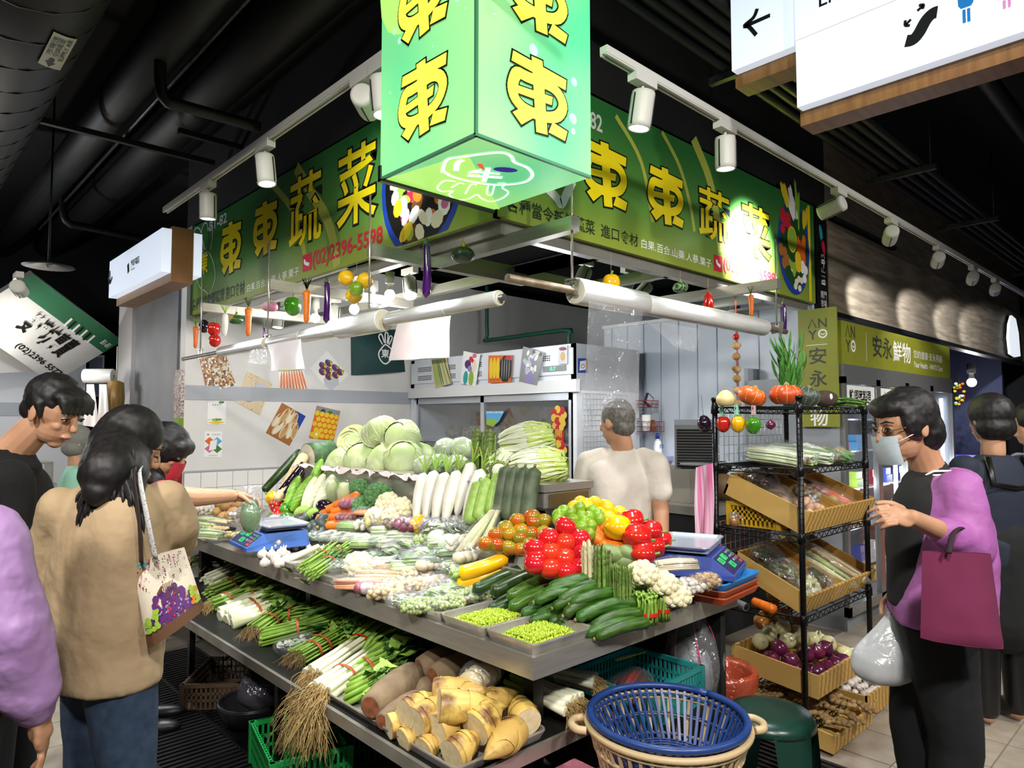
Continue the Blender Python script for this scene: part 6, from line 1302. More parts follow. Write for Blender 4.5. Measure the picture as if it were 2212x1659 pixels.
lying_bundle('leek_bundle','second leek bundle behind the front leeks',L(1285,1480,.48),L(1150,1450,.50),.05,12,m_leekw,m_grn,m_rub,None,34,1.1,160,(),.011,'bundle',LK,rootL=.06,bulb_=True,flat=.35)
# UNDER THE TABLE AND IN FRONT
def crate_mesh(lx,ly,h,mt,name,label,loc,rz=0.,slots=True,cat='crate'):
 t=thing(name,label,cat,loc,rz);a,b=lx/2,ly/2;tk=.006
 MB().bb((-a,-b,0),(a,b,tk)).build('bottom',mt,t)
 MB().bb((-a-.008,-b-.008,h-.02),(a+.008,-b+tk,h)).bb((-a-.008,b-tk,h-.02),(a+.008,b+.008,h)).bb((-a-.008,-b,h-.02),(-a+tk,b,h)).bb((a-tk,-b,h-.02),(a+.008,b,h)).build('rim',mt,t)
 mb=MB()
 for sx in(-1,1):
  n=int(ly/.022)
  for k in range(n+1):y=-b+ly*k/n;mb.bb((sx*a-.003,y-.005,0),(sx*a+.003,y+.005,h))
  n=int(lx/.022)
  for k in range(n+1):x=-a+lx*k/n;mb.bb((x-.005,sx*b-.003,0),(x+.005,sx*b+.003,h))
 for z in(h*.3,h*.55):mb.bb((-a,-b-.003,z),(a,-b+.003,z+.012)).bb((-a,b-.003,z),(a,b+.003,z+.012)).bb((-a-.003,-b,z),(-a+.003,b,z+.012)).bb((a-.003,-b,z),(a+.003,b,z+.012))
 mb.build('lattice_sides',mt,t)['kind']='stuff'
 for sx in(-1,1):
  for sy in(-1,1):MB().bb((sx*a-.012,sy*b-.012,0),(sx*a+.012,sy*b+.012,h)).build('corner_post',mt,t)
 return t
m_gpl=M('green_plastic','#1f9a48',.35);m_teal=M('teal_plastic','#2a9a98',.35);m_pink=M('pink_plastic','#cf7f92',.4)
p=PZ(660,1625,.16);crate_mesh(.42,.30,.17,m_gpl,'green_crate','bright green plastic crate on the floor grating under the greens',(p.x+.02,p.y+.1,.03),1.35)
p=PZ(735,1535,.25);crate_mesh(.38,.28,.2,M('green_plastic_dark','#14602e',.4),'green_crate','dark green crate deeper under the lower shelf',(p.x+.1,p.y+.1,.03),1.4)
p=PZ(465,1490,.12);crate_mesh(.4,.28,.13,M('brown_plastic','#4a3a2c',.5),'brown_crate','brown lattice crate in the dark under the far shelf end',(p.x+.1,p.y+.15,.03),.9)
t=thing('black_basin','round black plastic basin on the grating under the shelf','basin',(PZ(545,1525,.1).x,PZ(545,1525,.1).y,.03));MB().lathe([(0,.004),(.12,.004),(.15,.1),(.162,.1),(.162,.09),(.125,0),(0,0)],24).build('bowl',M('black_plastic','#1c1d20',.35),t)
MB().tube([(.155*math.cos(k*.2618),.155*math.sin(k*.2618),.1) for k in range(25)],.008,6).build('rim',M('black_plastic','#1c1d20',.35),t)
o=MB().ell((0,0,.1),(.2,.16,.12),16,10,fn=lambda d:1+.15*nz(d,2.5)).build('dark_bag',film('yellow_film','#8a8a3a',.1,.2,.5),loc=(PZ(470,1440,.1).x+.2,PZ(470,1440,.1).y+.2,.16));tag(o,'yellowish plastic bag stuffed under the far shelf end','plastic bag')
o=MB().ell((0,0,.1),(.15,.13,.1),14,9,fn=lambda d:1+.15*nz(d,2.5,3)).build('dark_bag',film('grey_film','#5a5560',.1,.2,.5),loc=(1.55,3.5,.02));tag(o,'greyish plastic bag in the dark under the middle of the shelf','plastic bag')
def colander(label,c,r0,r1,h,mt,mt2=None,fine=False):
 """r0 base, r1 rim"""
 t=thing('colander',label,'colander',c)
 n=56
 MB().tube([(r1*math.cos(2*PI*k/48),r1*math.sin(2*PI*k/48),h) for k in range(49)],.013,8,flat=.9).build('rim',mt,t)
 mb=MB()
 for k in range(n):
  a=2*PI*k/n;a2=a+.12;mb.bar((r0*math.cos(a),r0*math.sin(a),.005),(r1*math.cos(a2),r1*math.sin(a2),h),.009,.006)
 mb.build('ribs',mt,t)['kind']='stuff'
 for zf in(.12,.5,.85):
  rr_=r0+(r1-r0)*zf;MB().tube([(rr_*math.cos(2*PI*k/48),rr_*math.sin(2*PI*k/48),h*zf) for k in range(49)],.004,5).build('hoop',mt,t)
 mb=MB()
 for k in range(9):rr_=r0*(k+1)/9;mb.tube([(rr_*math.cos(2*PI*j/32),rr_*math.sin(2*PI*j/32),.004) for j in range(33)],.0035,4)
 for k in range(24):a=2*PI*k/24;mb.bar((r0*.12*math.cos(a),r0*.12*math.sin(a),.004),(r0*math.cos(a),r0*math.sin(a),.004),.004)
 mb.build('base_mesh',mt,t)['kind']='stuff';MB().lathe([(0,.006),(r0*.2,.006),(r0*.2,0),(0,0)],20).build('hub',mt,t)
 return t
CBX,CBY=PD(1441,1560,2.25).x,PD(1441,1560,2.25).y
m_navy=M('navy_plastic','#22407e',.35);m_beige=M('beige_plastic','#cdb48a',.45);m_blue2=M('blue_plastic','#2a5f96',.35)
colander('navy blue round colander on top of the stack',(CBX,CBY,.38),.165,.252,.155,m_navy)
t=thing('basket','beige lattice basket holding the navy colander','basket',(CBX,CBY,.24));r0,r1,h=.175,.262,.27
MB().tube([(r1*math.cos(2*PI*k/48),r1*math.sin(2*PI*k/48),h) for k in range(49)],.011,8).build('rim',m_beige,t)
mb=MB()
for k in range(44):a=2*PI*k/44;mb.bar((r0*math.cos(a),r0*math.sin(a),0),(r1*math.cos(a),r1*math.sin(a),h),.010,.006)
for zf in(.05,.3,.52,.74,.93):rr_=r0+(r1-r0)*zf;mb.tube([(rr_*math.cos(2*PI*j/44),rr_*math.sin(2*PI*j/44),h*zf) for j in range(45)],.006,5)
mb.build('lattice',m_beige,t)['kind']='stuff';MB().lathe([(0,.0),(r0,0),(r0,.006),(0,.006)],24).build('base',m_beige,t)
for s_ in(-1,1):
 d=V((RGT.x*s_,RGT.y*s_,0)).normalized();x=V((-d.y,d.x,0));c=d*.27+V((0,0,h-.005));MB().tube(smooth_pts([tuple(c-x*.05),tuple(c+d*.03-x*.04),tuple(c+d*.045),tuple(c+d*.03+x*.04),tuple(c+x*.05)],4),.013,8).build('handle',m_beige,t)
t=thing('basin','blue plastic basin under the beige basket','basin',(CBX,CBY,.02));MB().lathe([(0,.0),(.2,.0),(.275,.23),(.29,.235),(.29,.225),(.205,-.005),(0,-.005)],32).build('bowl',m_blue2,t)
MB().tube([(.283*math.cos(2*PI*k/40),.283*math.sin(2*PI*k/40),.235) for k in range(41)],.012,6).build('rim',m_blue2,t)
for z,lab in((.05,'lower'),):MB().tube([(.255*math.cos(2*PI*k/40),.255*math.sin(2*PI*k/40),.15) for k in range(41)],.006,5).build('hoop',m_blue2,t)
pt=PZ(1500,1425,.42)
crate_mesh(.44,.36,.16,m_teal,'teal_crate','teal plastic crate with a bag of red chilies behind the colander',(2.40,1.79,.30),.02);bag('dark bag of red chilies in the teal crate',(2.36,1.79,.335),.4,.26,.2,.12,'sticks',['#a8281c','#7a1a14','#54201c'],95,.008)
MB_=MB().bb((2.19,1.62,0),(2.61,1.96,.298)).build('black_box',M('black_plastic','#1c1d20',.35));tag(MB_,'black storage box under the teal crate','box');MB().bb((2.18,1.61,.26),(2.62,1.97,.299)).build('lid',M('black_plastic','#1c1d20',.35),MB_)
lk2=longrod('single green leek leaf sticking out of the teal crate',(1330,1425),(1395,1408),.008,.004,m_leafl,'leek_leaf','leek',2.25,2.42)
t=thing('pink_stool','pink plastic stool frame under the leeks','stool',(1.68,1.50,0))
MB().bb((-.13,-.1,.30),(.15,.13,.33)).build('seat',m_pink,t);MB().bb((-.13,-.1,.25),(.15,-.085,.30)).bb((-.13,.115,.25),(.15,.13,.30)).bb((-.13,-.1,.25),(-.115,.13,.30)).build('skirt',m_pink,t)
for sx,sy in((-.11,-.085),(.13,-.085),(-.11,.11),(.13,.11)):MB().tube([(sx*1.15,sy*1.15,0),(sx,sy,.3)],[.018,.016],10).build('leg',m_pink,t)
ps_=PZ(1650,1530,.40);m_dg=M('stool_green','#173a30',.3)
t=thing('stool','dark green round plastic stool beside the navy colander','stool',(PD(1662,1540,2.62).x,PD(1662,1540,2.62).y,0),.6)
MB().lathe([(0,.395),(.1,.398),(.15,.39),(.165,.37),(.168,.35),(.16,.35),(.14,.38),(0,.385)],28).build('seat',m_dg,t)
for k in range(4):
 a=k*PI/2+.4;d=V((math.cos(a),math.sin(a),0));x=V((-d.y,d.x,0))
 MB().grid(lambda u,v:d*(.15+.05*u)+x*((v-.5)*(.15-.06*u))+V((0,0,.37-.37*u))+d*(.012*math.cos((v-.5)*PI)),6,6).build('leg',m_dg,t)
pr_=PD(1552,1485,3.2);t=thing('waste_bin','red waste bin lined with an orange red plastic bag','bin',(pr_.x,pr_.y,0))
MB().lathe([(0,.0),(.13,.0),(.16,.30),(.165,.34),(.155,.34),(.12,.02),(0,.02)],24,fn=lambda a,z:1).build('bucket',M('bin_red','#8a2a1c',.5),t);MB().lathe([(.168,.26),(.173,.33),(.165,.352),(.14,.33),(.12,.2)],30,fn=lambda a,z:1+.03*math.sin(a*11)+.02*math.sin(a*23)).build('bag_liner',film('orange_film','#c9502a',.15,.25,.6),t)
pw=PD(1500,1400,3.1);o=MB().ell((0,0,0),(.13,.13,.26),18,16,fn=lambda d:1+.12*nz(d,3)+.04*math.sin(8*math.atan2(d.y,d.x))).build('striped_bag',m_clear,loc=(pw.x,pw.y,.40));tag(o,'clear bag with magenta stripes hanging under the table end','plastic bag')
for k in range(7):a=k*.9;MB().tube([(.128*math.cos(a+.1*j)*math.sin(.5+j*.3),.128*math.sin(a+.1*j)*math.sin(.5+j*.3),.255*math.cos(.5+j*.3)) for j in range(7)],.004,5,flat=.4).build('stripe',M('stripe_magenta','#c23a72',.4),o)
MB().ell((0,0,-.05),(.1,.1,.17),12,10,fn=lambda d:1+.15*nz(d,2.5)).build('contents',film('inner_film','#d8dbe2',.1,.25,.45),o)
# BLACK WIRE RACK
m_rk=M('rack_black','#0e0f10',.35,.4);m_pine=M('pine_wood','#c9a45c',.5,col2='#a67c38',scale=7,stretch=(1,.5,9),mode='wave',lo=.3,hi=.8,detail=2)
X0,X1,Y0,Y1=3.15,3.95,1.405,1.84
RK=thing('wire_rack','tall black wire shelf rack at the end of the vegetable table','rack',(X0,Y0,0))
for x in(X0,X1):
 for y in(Y0,Y1):
  p_=MB().tube([(x,y,0),(x,y,1.60)],.0135,12);
  for k in range(60):p_.lathe([(.0137,.03+k*.026),(.0143,.032+k*.026),(.0137,.034+k*.026)],10,at=(x,y,0))
  po=sub(RK,p_,'post',m_rk)
  sub(RK,MB().lathe([(.0,1.60),(.017,1.60),(.017,1.615),(0,1.618)],12,at=(x,y,0)),'post_cap',m_rk)
SHZ=(1.565,1.275,.965,.595,.10)
for z in SHZ:
 mb=MB()
 for(a,b) in(((X0,Y0),(X1,Y0)),((X0,Y1),(X1,Y1)),((X0,Y0),(X0,Y1)),((X1,Y0),(X1,Y1))):
  A=V((*a,z));B=V((*b,z));mb.tube([A,B],.0035,6);mb.tube([A-V((0,0,.028)),B-V((0,0,.028))],.003,6)
  n=int((B-A).length/.03)
  mb.tube([A+(B-A)*(k/n)-V((0,0,.028*(k%2))) for k in range(n+1)],.0022,5,cap=False)
 n=18
 for k in range(1,n):y=Y0+(Y1-Y0)*k/n;mb.tube([(X0,y,z),(X1,y,z)],.002,5)
 for k in range(1,4):x=X0+(X1-X0)*k/4;mb.tube([(x,Y0,z-.006),(x,Y1,z-.006)],.003,5)
 sub(RK,mb,'wire_shelf',m_rk)
 for x in(X0,X1):
  for y in(Y0,Y1):sub(RK,MB().lathe([(.0135,-.035),(.019,-.03),(.017,.012),(.0135,.015)],12,at=(x,y,z)),'sleeve',m_rk)
m_wire=M('wire_white','#c9ccd0',.3,.6);m_wirep=M('wire_pinkish','#a87a80',.4,.4)
def wgrid(label,O,U,W,nu,nv,su,sv,mt):
 mb=MB();O=V(O);U=V(U);W=V(W)
 for i in range(nu+1):mb.tube([O+U*(i*su),O+U*(i*su)+W*(nv*sv)],.0017,5)
 for j in range(nv+1):mb.tube([O+W*(j*sv),O+W*(j*sv)+U*(nu*su)],.0017,5)
 return tag(mb.build('wire_grid',mt),label,'wire grid')
wgrid('white wire grid at the back of the rack top tier',(X0+.02,Y1+.018,1.28),(1,0,0),(0,0,1),15,6,.05,.045,m_wire)
wgrid('pinkish wire grid behind the rack lower tiers',(X0+.02,Y1+.018,.62),(1,0,0),(0,0,1),15,9,.05,.04,m_wirep)
def crate(label,ftl,fbl,btl,frt,x,split=1,grp='pine crates on the rack',yf=None):
 F=PX(*ftl,x);Fb=PX(*fbl,x);B=PX(*btl,x);wd=PY(*frt,F.y).x-F.x
 al=(B-F).normalized();Ln=(B-F).length;ax=V((1,0,0));an=ax.cross(al);h=(F-Fb).length
 t=thing('pine_crate',label,'crate',F,0,grp);Mx=Matrix((ax,al,an)).transposed().to_4x4();t.matrix_basis=Matrix.Translation(F)@Mx
 tk=.012
 MB().bb((0,0,-h),(tk,Ln,0)).build('side_board',m_pine,t);MB().bb((wd-tk,0,-h),(wd,Ln,0)).build('side_board',m_pine,t)
 fw_=wd/split
 for k in range(split):MB().bb((k*fw_+.001,-.001,-h),((k+1)*fw_-.001,tk,0)).build('front_board',m_pine,t)
 MB().bb((0,Ln-tk,-h),(wd,Ln,0)).build('back_board',m_pine,t);MB().bb((tk,tk,-h),(wd-tk,Ln-tk,-h+.01)).build('bottom_board',m_pine,t)
 if split>1:MB().bb((fw_-tk/2,tk,-h),(fw_+tk/2,Ln,0)).build('divider',m_pine,t)
 t['dims']=[wd,Ln,h];t['up']=list(an);return t,Mx,wd,Ln,h
C1=crate('tilted pine crate on the second tier with bagged carrots',(1748,1108),(1738,1158),(1578,1022),(1893,1083),X0+.03,2)
C2=crate('tilted pine crate on the third tier with bagged celery',(1748,1290),(1740,1332),(1590,1190),(1893,1240),X0+.03,2)
C3=crate('pine crate of onions on the fourth tier',(1771,1462),(1768,1512),(1582,1392),(1862,1408),X0+.03,1)
C4=crate('pine crate of ginger on the floor tier',(1804,1592),(1804,1632),(1612,1508),(1886,1512),X0+.03,1)
def inC(C,u,v,z):t,Mx,wd,Ln,h=C;return t.matrix_basis@V((u*wd,v*Ln,-h+z))
print('CRATES',[[round(x,3) for x in C[2:]] for C in(C1,C2,C3,C4)])
q=random.Random(9)
c5=thing('pine_crate','second floor crate of garlic beside the ginger crate','crate',(C4[0].location.x+C4[2]+.01,C4[0].location.y+.03,0))
wd,Ln,h=.34,.42,.115
MB().bb((0,0,.02),(.012,Ln,h+.02)).build('side_board',m_pine,c5);MB().bb((wd-.012,0,.02),(wd,Ln,h+.02)).build('side_board',m_pine,c5);MB().bb((0,-.001,.02),(wd,.011,h+.02)).build('front_board',m_pine,c5);MB().bb((0,Ln-.012,.02),(wd,Ln,h+.02)).build('back_board',m_pine,c5);MB().bb((0.012,.012,.02),(wd-.012,Ln-.012,.03)).build('bottom_board',m_pine,c5)
for i in range(7):
 for j in range(8):
  on('gar',V(c5.location)+V((.04+i*.043+.01*(j%2),.03+j*.048,.125+q.uniform(-.008,.012))),(q.uniform(-1,1),q.uniform(-1,1),q.uniform(-.2,.8)),'garlic bulb in the floor crate beside the ginger','garlic bulbs in the floor crate',.85)
for i in range(5):
 for j in range(5):RULES['gin'].put(None,mat=Matrix.Translation(inC(C4,.14+i*.18,.12+j*.19,.085+q.uniform(0,.03)))@Matrix.Rotation(q.random()*6.28,4,'Z')@Matrix.Rotation(q.uniform(-.4,.4),4,'X')@Matrix.Scale(.72,4),label='knobbly ginger root in the floor crate',group='ginger roots in the floor crate')
sp=[('onir',.12,.25,.07),('onir',.26,.15,.07),('onir',.42,.12,.07),('onir',.6,.12,.07),('onir',.75,.10,.07),('onir',.18,.42,.09),('onir',.33,.32,.12),('onir',.5,.28,.12),('onir',.66,.26,.12),('onir',.12,.6,.08),('onir',.25,.58,.12),('oniw',.82,.30,.12),('oniw',.9,.15,.08),('oniw',.72,.45,.13),('oniw',.5,.48,.15),('oniw',.36,.55,.15),('oniw',.2,.78,.13),('oniw',.38,.78,.15),('oniw',.56,.72,.17),('oniw',.92,.42,.10)]
for(k,u,v,z) in sp:on(k,inC(C3,u,v,z),(q.uniform(-.7,.7),q.uniform(-.7,.4),q.uniform(.1,1)),{'onir':'dark purple onion in the crate on the fourth tier','oniw':'pale white onion in the crate on the fourth tier'}[k],{'onir':'purple onions in the crate','oniw':'white onions in the crate'}[k],.98)
for(k,u,v,z) in[('pot',.78,.62,.15),('pot',.9,.6,.13),('pot',.72,.8,.18),('pot',.88,.78,.16),('pot',.98,.5,.08),('oni',1.0,.9,.18),('oni',.84,.96,.22),('oni',1.04,.72,.15),('oni',.68,.95,.2),('oni',1.1,.85,.1),('oni',.92,1.0,.28),('oni',.55,.95,.18)]:
 on(k,inC(C3,u*.9,v,z),(q.uniform(-.7,.7),q.uniform(-.7,.4),q.uniform(.1,1)),{'pot':'brown potato heaped behind the onions','oni':'large brown onion at the back of the crate'}[k],{'pot':'potatoes behind the onions','oni':'brown onions at the back'}[k],1.0)
def cb(C,u,v,z,rz,*a,**k):
 t=bag(k.pop('label'),(0,0,0),0,*a,**k);t.matrix_basis=C[0].matrix_basis@Matrix.Translation((u*C[2],v*C[3],-C[4]+z))@Matrix.Rotation(rz,4,'Z');return t
cb(C1,.26,.22,.02,.2,.2,.16,.09,'balls',['#d9a07a','#e0b090','#c98d6a'],101,.022,label='bag of peeled pink taro in the upper crate front');cb(C1,.2,.55,.03,.5,.22,.18,.09,'lump',['#6a5040','#8a6a50'],102,label='bag of brown roots in the upper crate middle');cb(C1,.25,.85,.05,.3,.22,.18,.10,'balls',['#5a4436','#7a5c44'],103,.026,label='bag of dark roots in the upper crate back')
cb(C1,.62,.2,.02,.2,.16,.14,.08,'balls',['#b59a5c','#a58a4e'],104,.03,label='bag of potatoes in the upper crate front');cb(C1,.82,.4,.03,1.6,.30,.12,.07,'sticks',['#d8602c','#c9501e'],105,.014,label='bag of orange carrots in the upper crate right');cb(C1,.68,.65,.04,1.5,.26,.12,.08,'sticks',['#a8452a','#8a3822'],106,.014,label='bag of dark carrots in the upper crate back')
cb(C1,.5,.45,.04,.8,.18,.13,.08,'balls',['#8f7a54','#6d5c42'],107,.02,label='bag of small roots by the upper crate divider')
cb(C2,.22,.2,.02,.3,.2,.14,.08,'balls',['#d8d4a8','#c2c888','#e4e0c4'],111,.016,label='bag of pale vegetable in the lower crate front');cb(C2,.2,.5,.03,.4,.22,.17,.09,'leaf',['#4f6a3a','#6a8050'],112,label='bag of dark greens in the lower crate middle');cb(C2,.24,.82,.04,.2,.22,.18,.09,'leaf',['#3f5a30','#5a7040'],113,label='bag of dark greens in the lower crate back')
cb(C2,.45,.28,.03,1.0,.2,.12,.08,'leaf',['#4a6a3a','#7a5a3a','#8aa05a'],114,label='bag of mixed green peppers in the lower crate');cb(C2,.66,.35,.03,1.5,.34,.10,.06,'sticks',['#c2cf8a','#dfe2b4','#aabf6a'],115,.011,label='bag of celery stalks in the lower crate right');cb(C2,.84,.4,.03,1.55,.40,.09,.06,'sticks',['#c7b07a','#b89e66'],116,.016,label='bag of long beige roots in the lower crate right');cb(C2,.7,.75,.07,1.55,.36,.10,.06,'sticks',['#bba46c','#a58c56'],117,.016,label='bag of long yams at the lower crate back')
cb(C2,.52,.12,.02,.2,.18,.10,.05,'sticks',['#c98a6a','#d8b09a'],118,.008,label='bag of reddish stalks in the lower crate front')
S2=SHZ[1]+.005
for k,(px,rz,kd,cols,r,L_,W_,lab) in enumerate([(1578,1.9,'sticks',['#dfe6c4','#c9dba0','#f0f0e2'],.006,.24,.08,'bag of pale scallions at the left of the rack top tier'),(1606,1.9,'sticks',['#e4e8d0','#b9cf8c'],.006,.24,.08,'second bag of pale scallions on the rack top tier'),(1640,1.8,'sticks',['#dbe4bc','#a9c67c'],.006,.22,.09,'bag of green and white stalks third on the tier'),(1672,1.8,'sticks',['#8fae6c','#b8cc94'],.005,.24,.09,'bag of thin green stalks fourth on the tier'),(1700,1.7,'sticks',['#6f9a4c','#dfe8cc'],.005,.26,.10,'bag of chives beside the near rack post'),(1750,1.6,'heart',['#e6e8c8','#f2f2e2','#c6d488'],.01,.26,.11,'bag of pale napa heart right of the near rack post'),(1800,1.5,'leaf',['#4f7f3a','#6d9a4e'],.01,.26,.13,'bag of dark green leaves on the rack top tier'),(1838,1.4,'leaf',['#6a8c5a','#dfe4d4'],.01,.2,.11,'printed pack of greens near the right rack post'),(1858,1.4,'lump',['#c98a2c','#8a5a2a'],.01,.12,.08,'bag with an orange pepper at the right end')]):
 p=PZ(px,985,S2+.02);p=V((max(X0+.05,min(X1-.06,p.x)),Y0+.17,S2)) if k else V((X0+.05,Y0+.2,S2))
 xx=X0+.06+k*.085;bag(lab,(xx,Y0+.16+.03*(k%2),S2),-PI/2+.25,L_*1.25,W_*1.2,.10,kd,cols,130+k,r,neck=k in(0,1,4),grp='bagged greens on the rack top tier',tilt=.12)
bag('row of dark bagged greens behind on the rack top tier',(X0+.40,Y0+.34,S2),0,.6,.16,.12,'leaf',['#3f6a34','#55803f'],141,neck=False)
T1=SHZ[0]+.004
def bigpump(label,px,py,dep,R_,hz,mt,n,ribm,tilt=(0,0,1),dep_=.06):
 p=PD(px,py,dep);o=MB().ell((0,0,0),(R_,R_,hz),48,14,fn=ribfn(n,dep_)).build('pumpkin',mt,mat=aim((p.x,p.y,T1+hz*.96),tilt));tag(o,label,'pumpkin')
 mb=MB()
 for k in range(n):
  a=2*PI*(k+.5)/n;mb.tube([(R_*(1-dep_)*1.005*math.cos(a)*math.cos(t),R_*(1-dep_)*1.005*math.sin(a)*math.cos(t),hz*1.0*math.sin(t)*(1 if abs(t)<1.2 else.86)) for t in[x*.3-1.2 for x in range(9)]],.0022,5,flat=.5)
 mb.build('rib_lines',ribm,o);MB().tube([(0,0,hz*.7),(.004,0,hz*.9),(.01,0,hz*1.0)],[.016,.011,.013],8).build('stem',m_stemb,o);return o
m_rib=M('rib_pale','#d8a05a',.5)
bigpump('large red orange pumpkin on top of the rack',1697,843,3.32,.078,.056,m_pumr,9,m_rib);bigpump('orange and green pumpkin lying tilted on the rack',1624,846,3.36,.07,.05,m_pumo,9,m_rib,(.3,-.3,.9));bigpump('dark green pumpkin behind the red orange one',1742,850,3.42,.066,.052,m_pumd,10,M('rib_green','#8a9a72',.5),(.2,-.2,1))
pk=PD(1567,850,3.40);o=MB().lathe([(0,0),(.03,.002),(.046,.02),(.046,.042),(.03,.066),(.012,.08),(0,.082)],24,fn=lambda a,z:1+.02*math.cos(8*a)).build('small_squash',M('squash_cream','#e6cf8f',.45,col2='#d2c488',scale=20),loc=(pk.x,pk.y,T1));tag(o,'small cream pear shaped squash at the left end of the rack top','squash');MB().tube([(0,0,.078),(.002,0,.096)],[.006,.004],6).build('stem',m_stemb,o)
pt_=PD(1782,862,3.5);o=MB().ell((0,0,0),(.075,.042,.042),18,11,fn=lambda d:1+.08*nz(d,3)).build('taro_root',M('taro_dark','#4a3a2c',.85,col2='#2f261e',scale=20,bump=.8,bscale=60),loc=(pt_.x,pt_.y,T1+.042));tag(o,'dark brown taro root lying on the rack top','taro');o.rotation_euler=(0,0,-.4)
MB().ell((.0,-.040,.008),(.01,.006,.016),8,6).build('cut_patch',m_wht,o)
gb_=PD(1826,866,3.62);t=thing('bean_pile','loose pile of long green beans on the right corner of the rack top','beans',(gb_.x,gb_.y,T1));qq=random.Random(6)
for k in range(22):a=qq.uniform(-.5,.5)-.7;z=.006+.0028*k*.6;c=V((qq.uniform(-.04,.04),qq.uniform(-.04,.04),z));d=V((math.cos(a),math.sin(a),0))*.09;MB().tube(smooth_pts([tuple(c-d),tuple(c+V((0,0,.008))),tuple(c+d-V((0,0,.004)))],4),.006,7).build('bean',m_zuc,t)
pp=PD(1712,800,3.75);t=thing('leafy_plant','tall bunch of green bamboo like leaves standing behind the pumpkins','plant',(pp.x,pp.y,T1-.0));qq=random.Random(12)
mb=MB();lm=MB()
for k in range(20):
 a=qq.random()*6.28;r_=.05*qq.random();tip=V((r_*math.cos(a)*2.4,r_*math.sin(a)*2.4,.14+.2*qq.random()));mb.tube([(r_*math.cos(a)*.6,r_*math.sin(a)*.6,0),tip*.6,tip],[.004,.003,.002],5)
 for j in range(8):b=tip*(.25+.75*j/7);a2=a+qq.uniform(-1.6,1.6);lm.leaf(b,(math.cos(a2)*.55,math.sin(a2)*.55,1.0),.09+.05*qq.random(),.017,V((math.cos(a2),math.sin(a2),.1)),qq.uniform(-.1,.25),0,4)
mb.build('stems',m_stem,t);lm.build('leaves',M('bamboo_leaf','#3c7a2c',.45,col2='#559440',scale=20),t)['kind']='stuff'
MB().lathe([(0,0),(.05,0),(.055,.06),(.05,.06),(.046,.01),(0,.01)],16).build('pot',M('pot_dark','#26303a',.5),t)
m_mint=M('peg_mint','#9fe0cf',.4);m_pegp=M('peg_pink','#e6c4cc',.4)
for(key,px,py,mt,lab) in[('pepr',1562,915,m_mint,'red toy pepper hanging under the rack top'),('pepy',1594,915,m_mint,'yellow toy pepper hanging under the rack top'),('pepg',1627,918,m_pegp,'dark green toy pepper hanging under the rack top')]:
 p=PX(px,py,X0-.018);on(key,p,(0,0,1),lab,'toy vegetables pegged to the rack',.78)
 pg=PX(px-3+(0 if px<1600 else 4),885,X0-.012);o=MB().bb((-.006,-.009,-.025),(.006,-.001,.028)).bb((-.006,.001,-.025),(.006,.009,.028)).bb((-.008,-.006,-.002),(.008,.006,.006)).build('clothes_peg',mt,loc=pg);tag(o,{1562:'mint green clothes peg above the red toy pepper',1594:'mint green clothes peg above the yellow toy pepper',1627:'pale pink clothes peg above the green toy pepper'}[px],'peg');MB().bb((-.0085,-.002,.0),(.0085,.002,.012)).build('spring',m_dark,o)
 s_=MB().tube([pg,p+V((0,0,.04))],.001,4).build('string',m_dark);s_.parent=o;s_.matrix_parent_inverse=Matrix.Translation(-pg)
on('onir',PX(1665,918,X0-.012),(0,0,1),'small purple onion hanging from the wire grid on the rack',None,.55)
eg=on('eggr',PX(1521,915,X0-.03),(0,.1,1),'round purple toy eggplant hanging left of the rack',None,.85)
s_=MB().tube([(0,0,.05),(0,0,.17)],.0012,4).build('string',m_dark,eg)
yb_c=PX(1600,1120,X0+.03)
crate_mesh(.36,.26,.12,M('yellow_plastic','#c9a022',.45),'yellow_basket','yellow plastic basket under the upper tilted crate',(X0+.25,Y0+.27,SHZ[2]+.005),0.0,cat='basket')
pj=PX(1583,1125,X0+.02);t=thing('glass_jar','glass mug of amber tea on the second tier edge','jar',(X0+.035,pj.y,SHZ[2]+.005));MB().lathe([(0,0),(.024,0),(.026,.07),(.022,.07),(.02,.004),(0,.004)],16).build('glass',m_clear2,t);MB().lathe([(0,.005),(.021,.005),(.021,.045),(0,.045)],14).build('tea',M('tea_amber','#b5701c',.2),t);MB().tube(smooth_pts([(-.0,-.024,.015),(0,-.042,.03),(0,-.04,.05),(0,-.024,.058)],4),.004,6).build('handle',m_clear2,t)
o=tap(.14,.02,.024,12,0).build('toy_carrot',m_carrot,mat=aim(PX(1650,1308,X0-.02),(-.2,-.9,-.1)));tag(o,'orange carrot like roll poking out under the lower crate','carrot')
o=MB().tube([(0,0,0),(0,0,.14)],.02,14).build('grey_pipe',m_grey,mat=aim(PX(1612,1312,X0-.03),(.3,.9,.1)));tag(o,'short grey pipe end beside the orange roll','pipe');MB().lathe([(0,-.001),(.014,-.001)],14).build('opening',m_dark,o)
pc=[PX(*a,X0-.06) for a in((1503,1010),(1540,1000),(1540,1180),(1503,1175))]
sheet('striped_cloth','pink and white striped plastic bags hanging between the table and the rack','plastic bag',pc,M('pink_stripe','#d8629a',.4,col2='#f0e4ea',scale=9,stretch=(1,6,.1),lo=.4,hi=.6),12,10,.02,4)
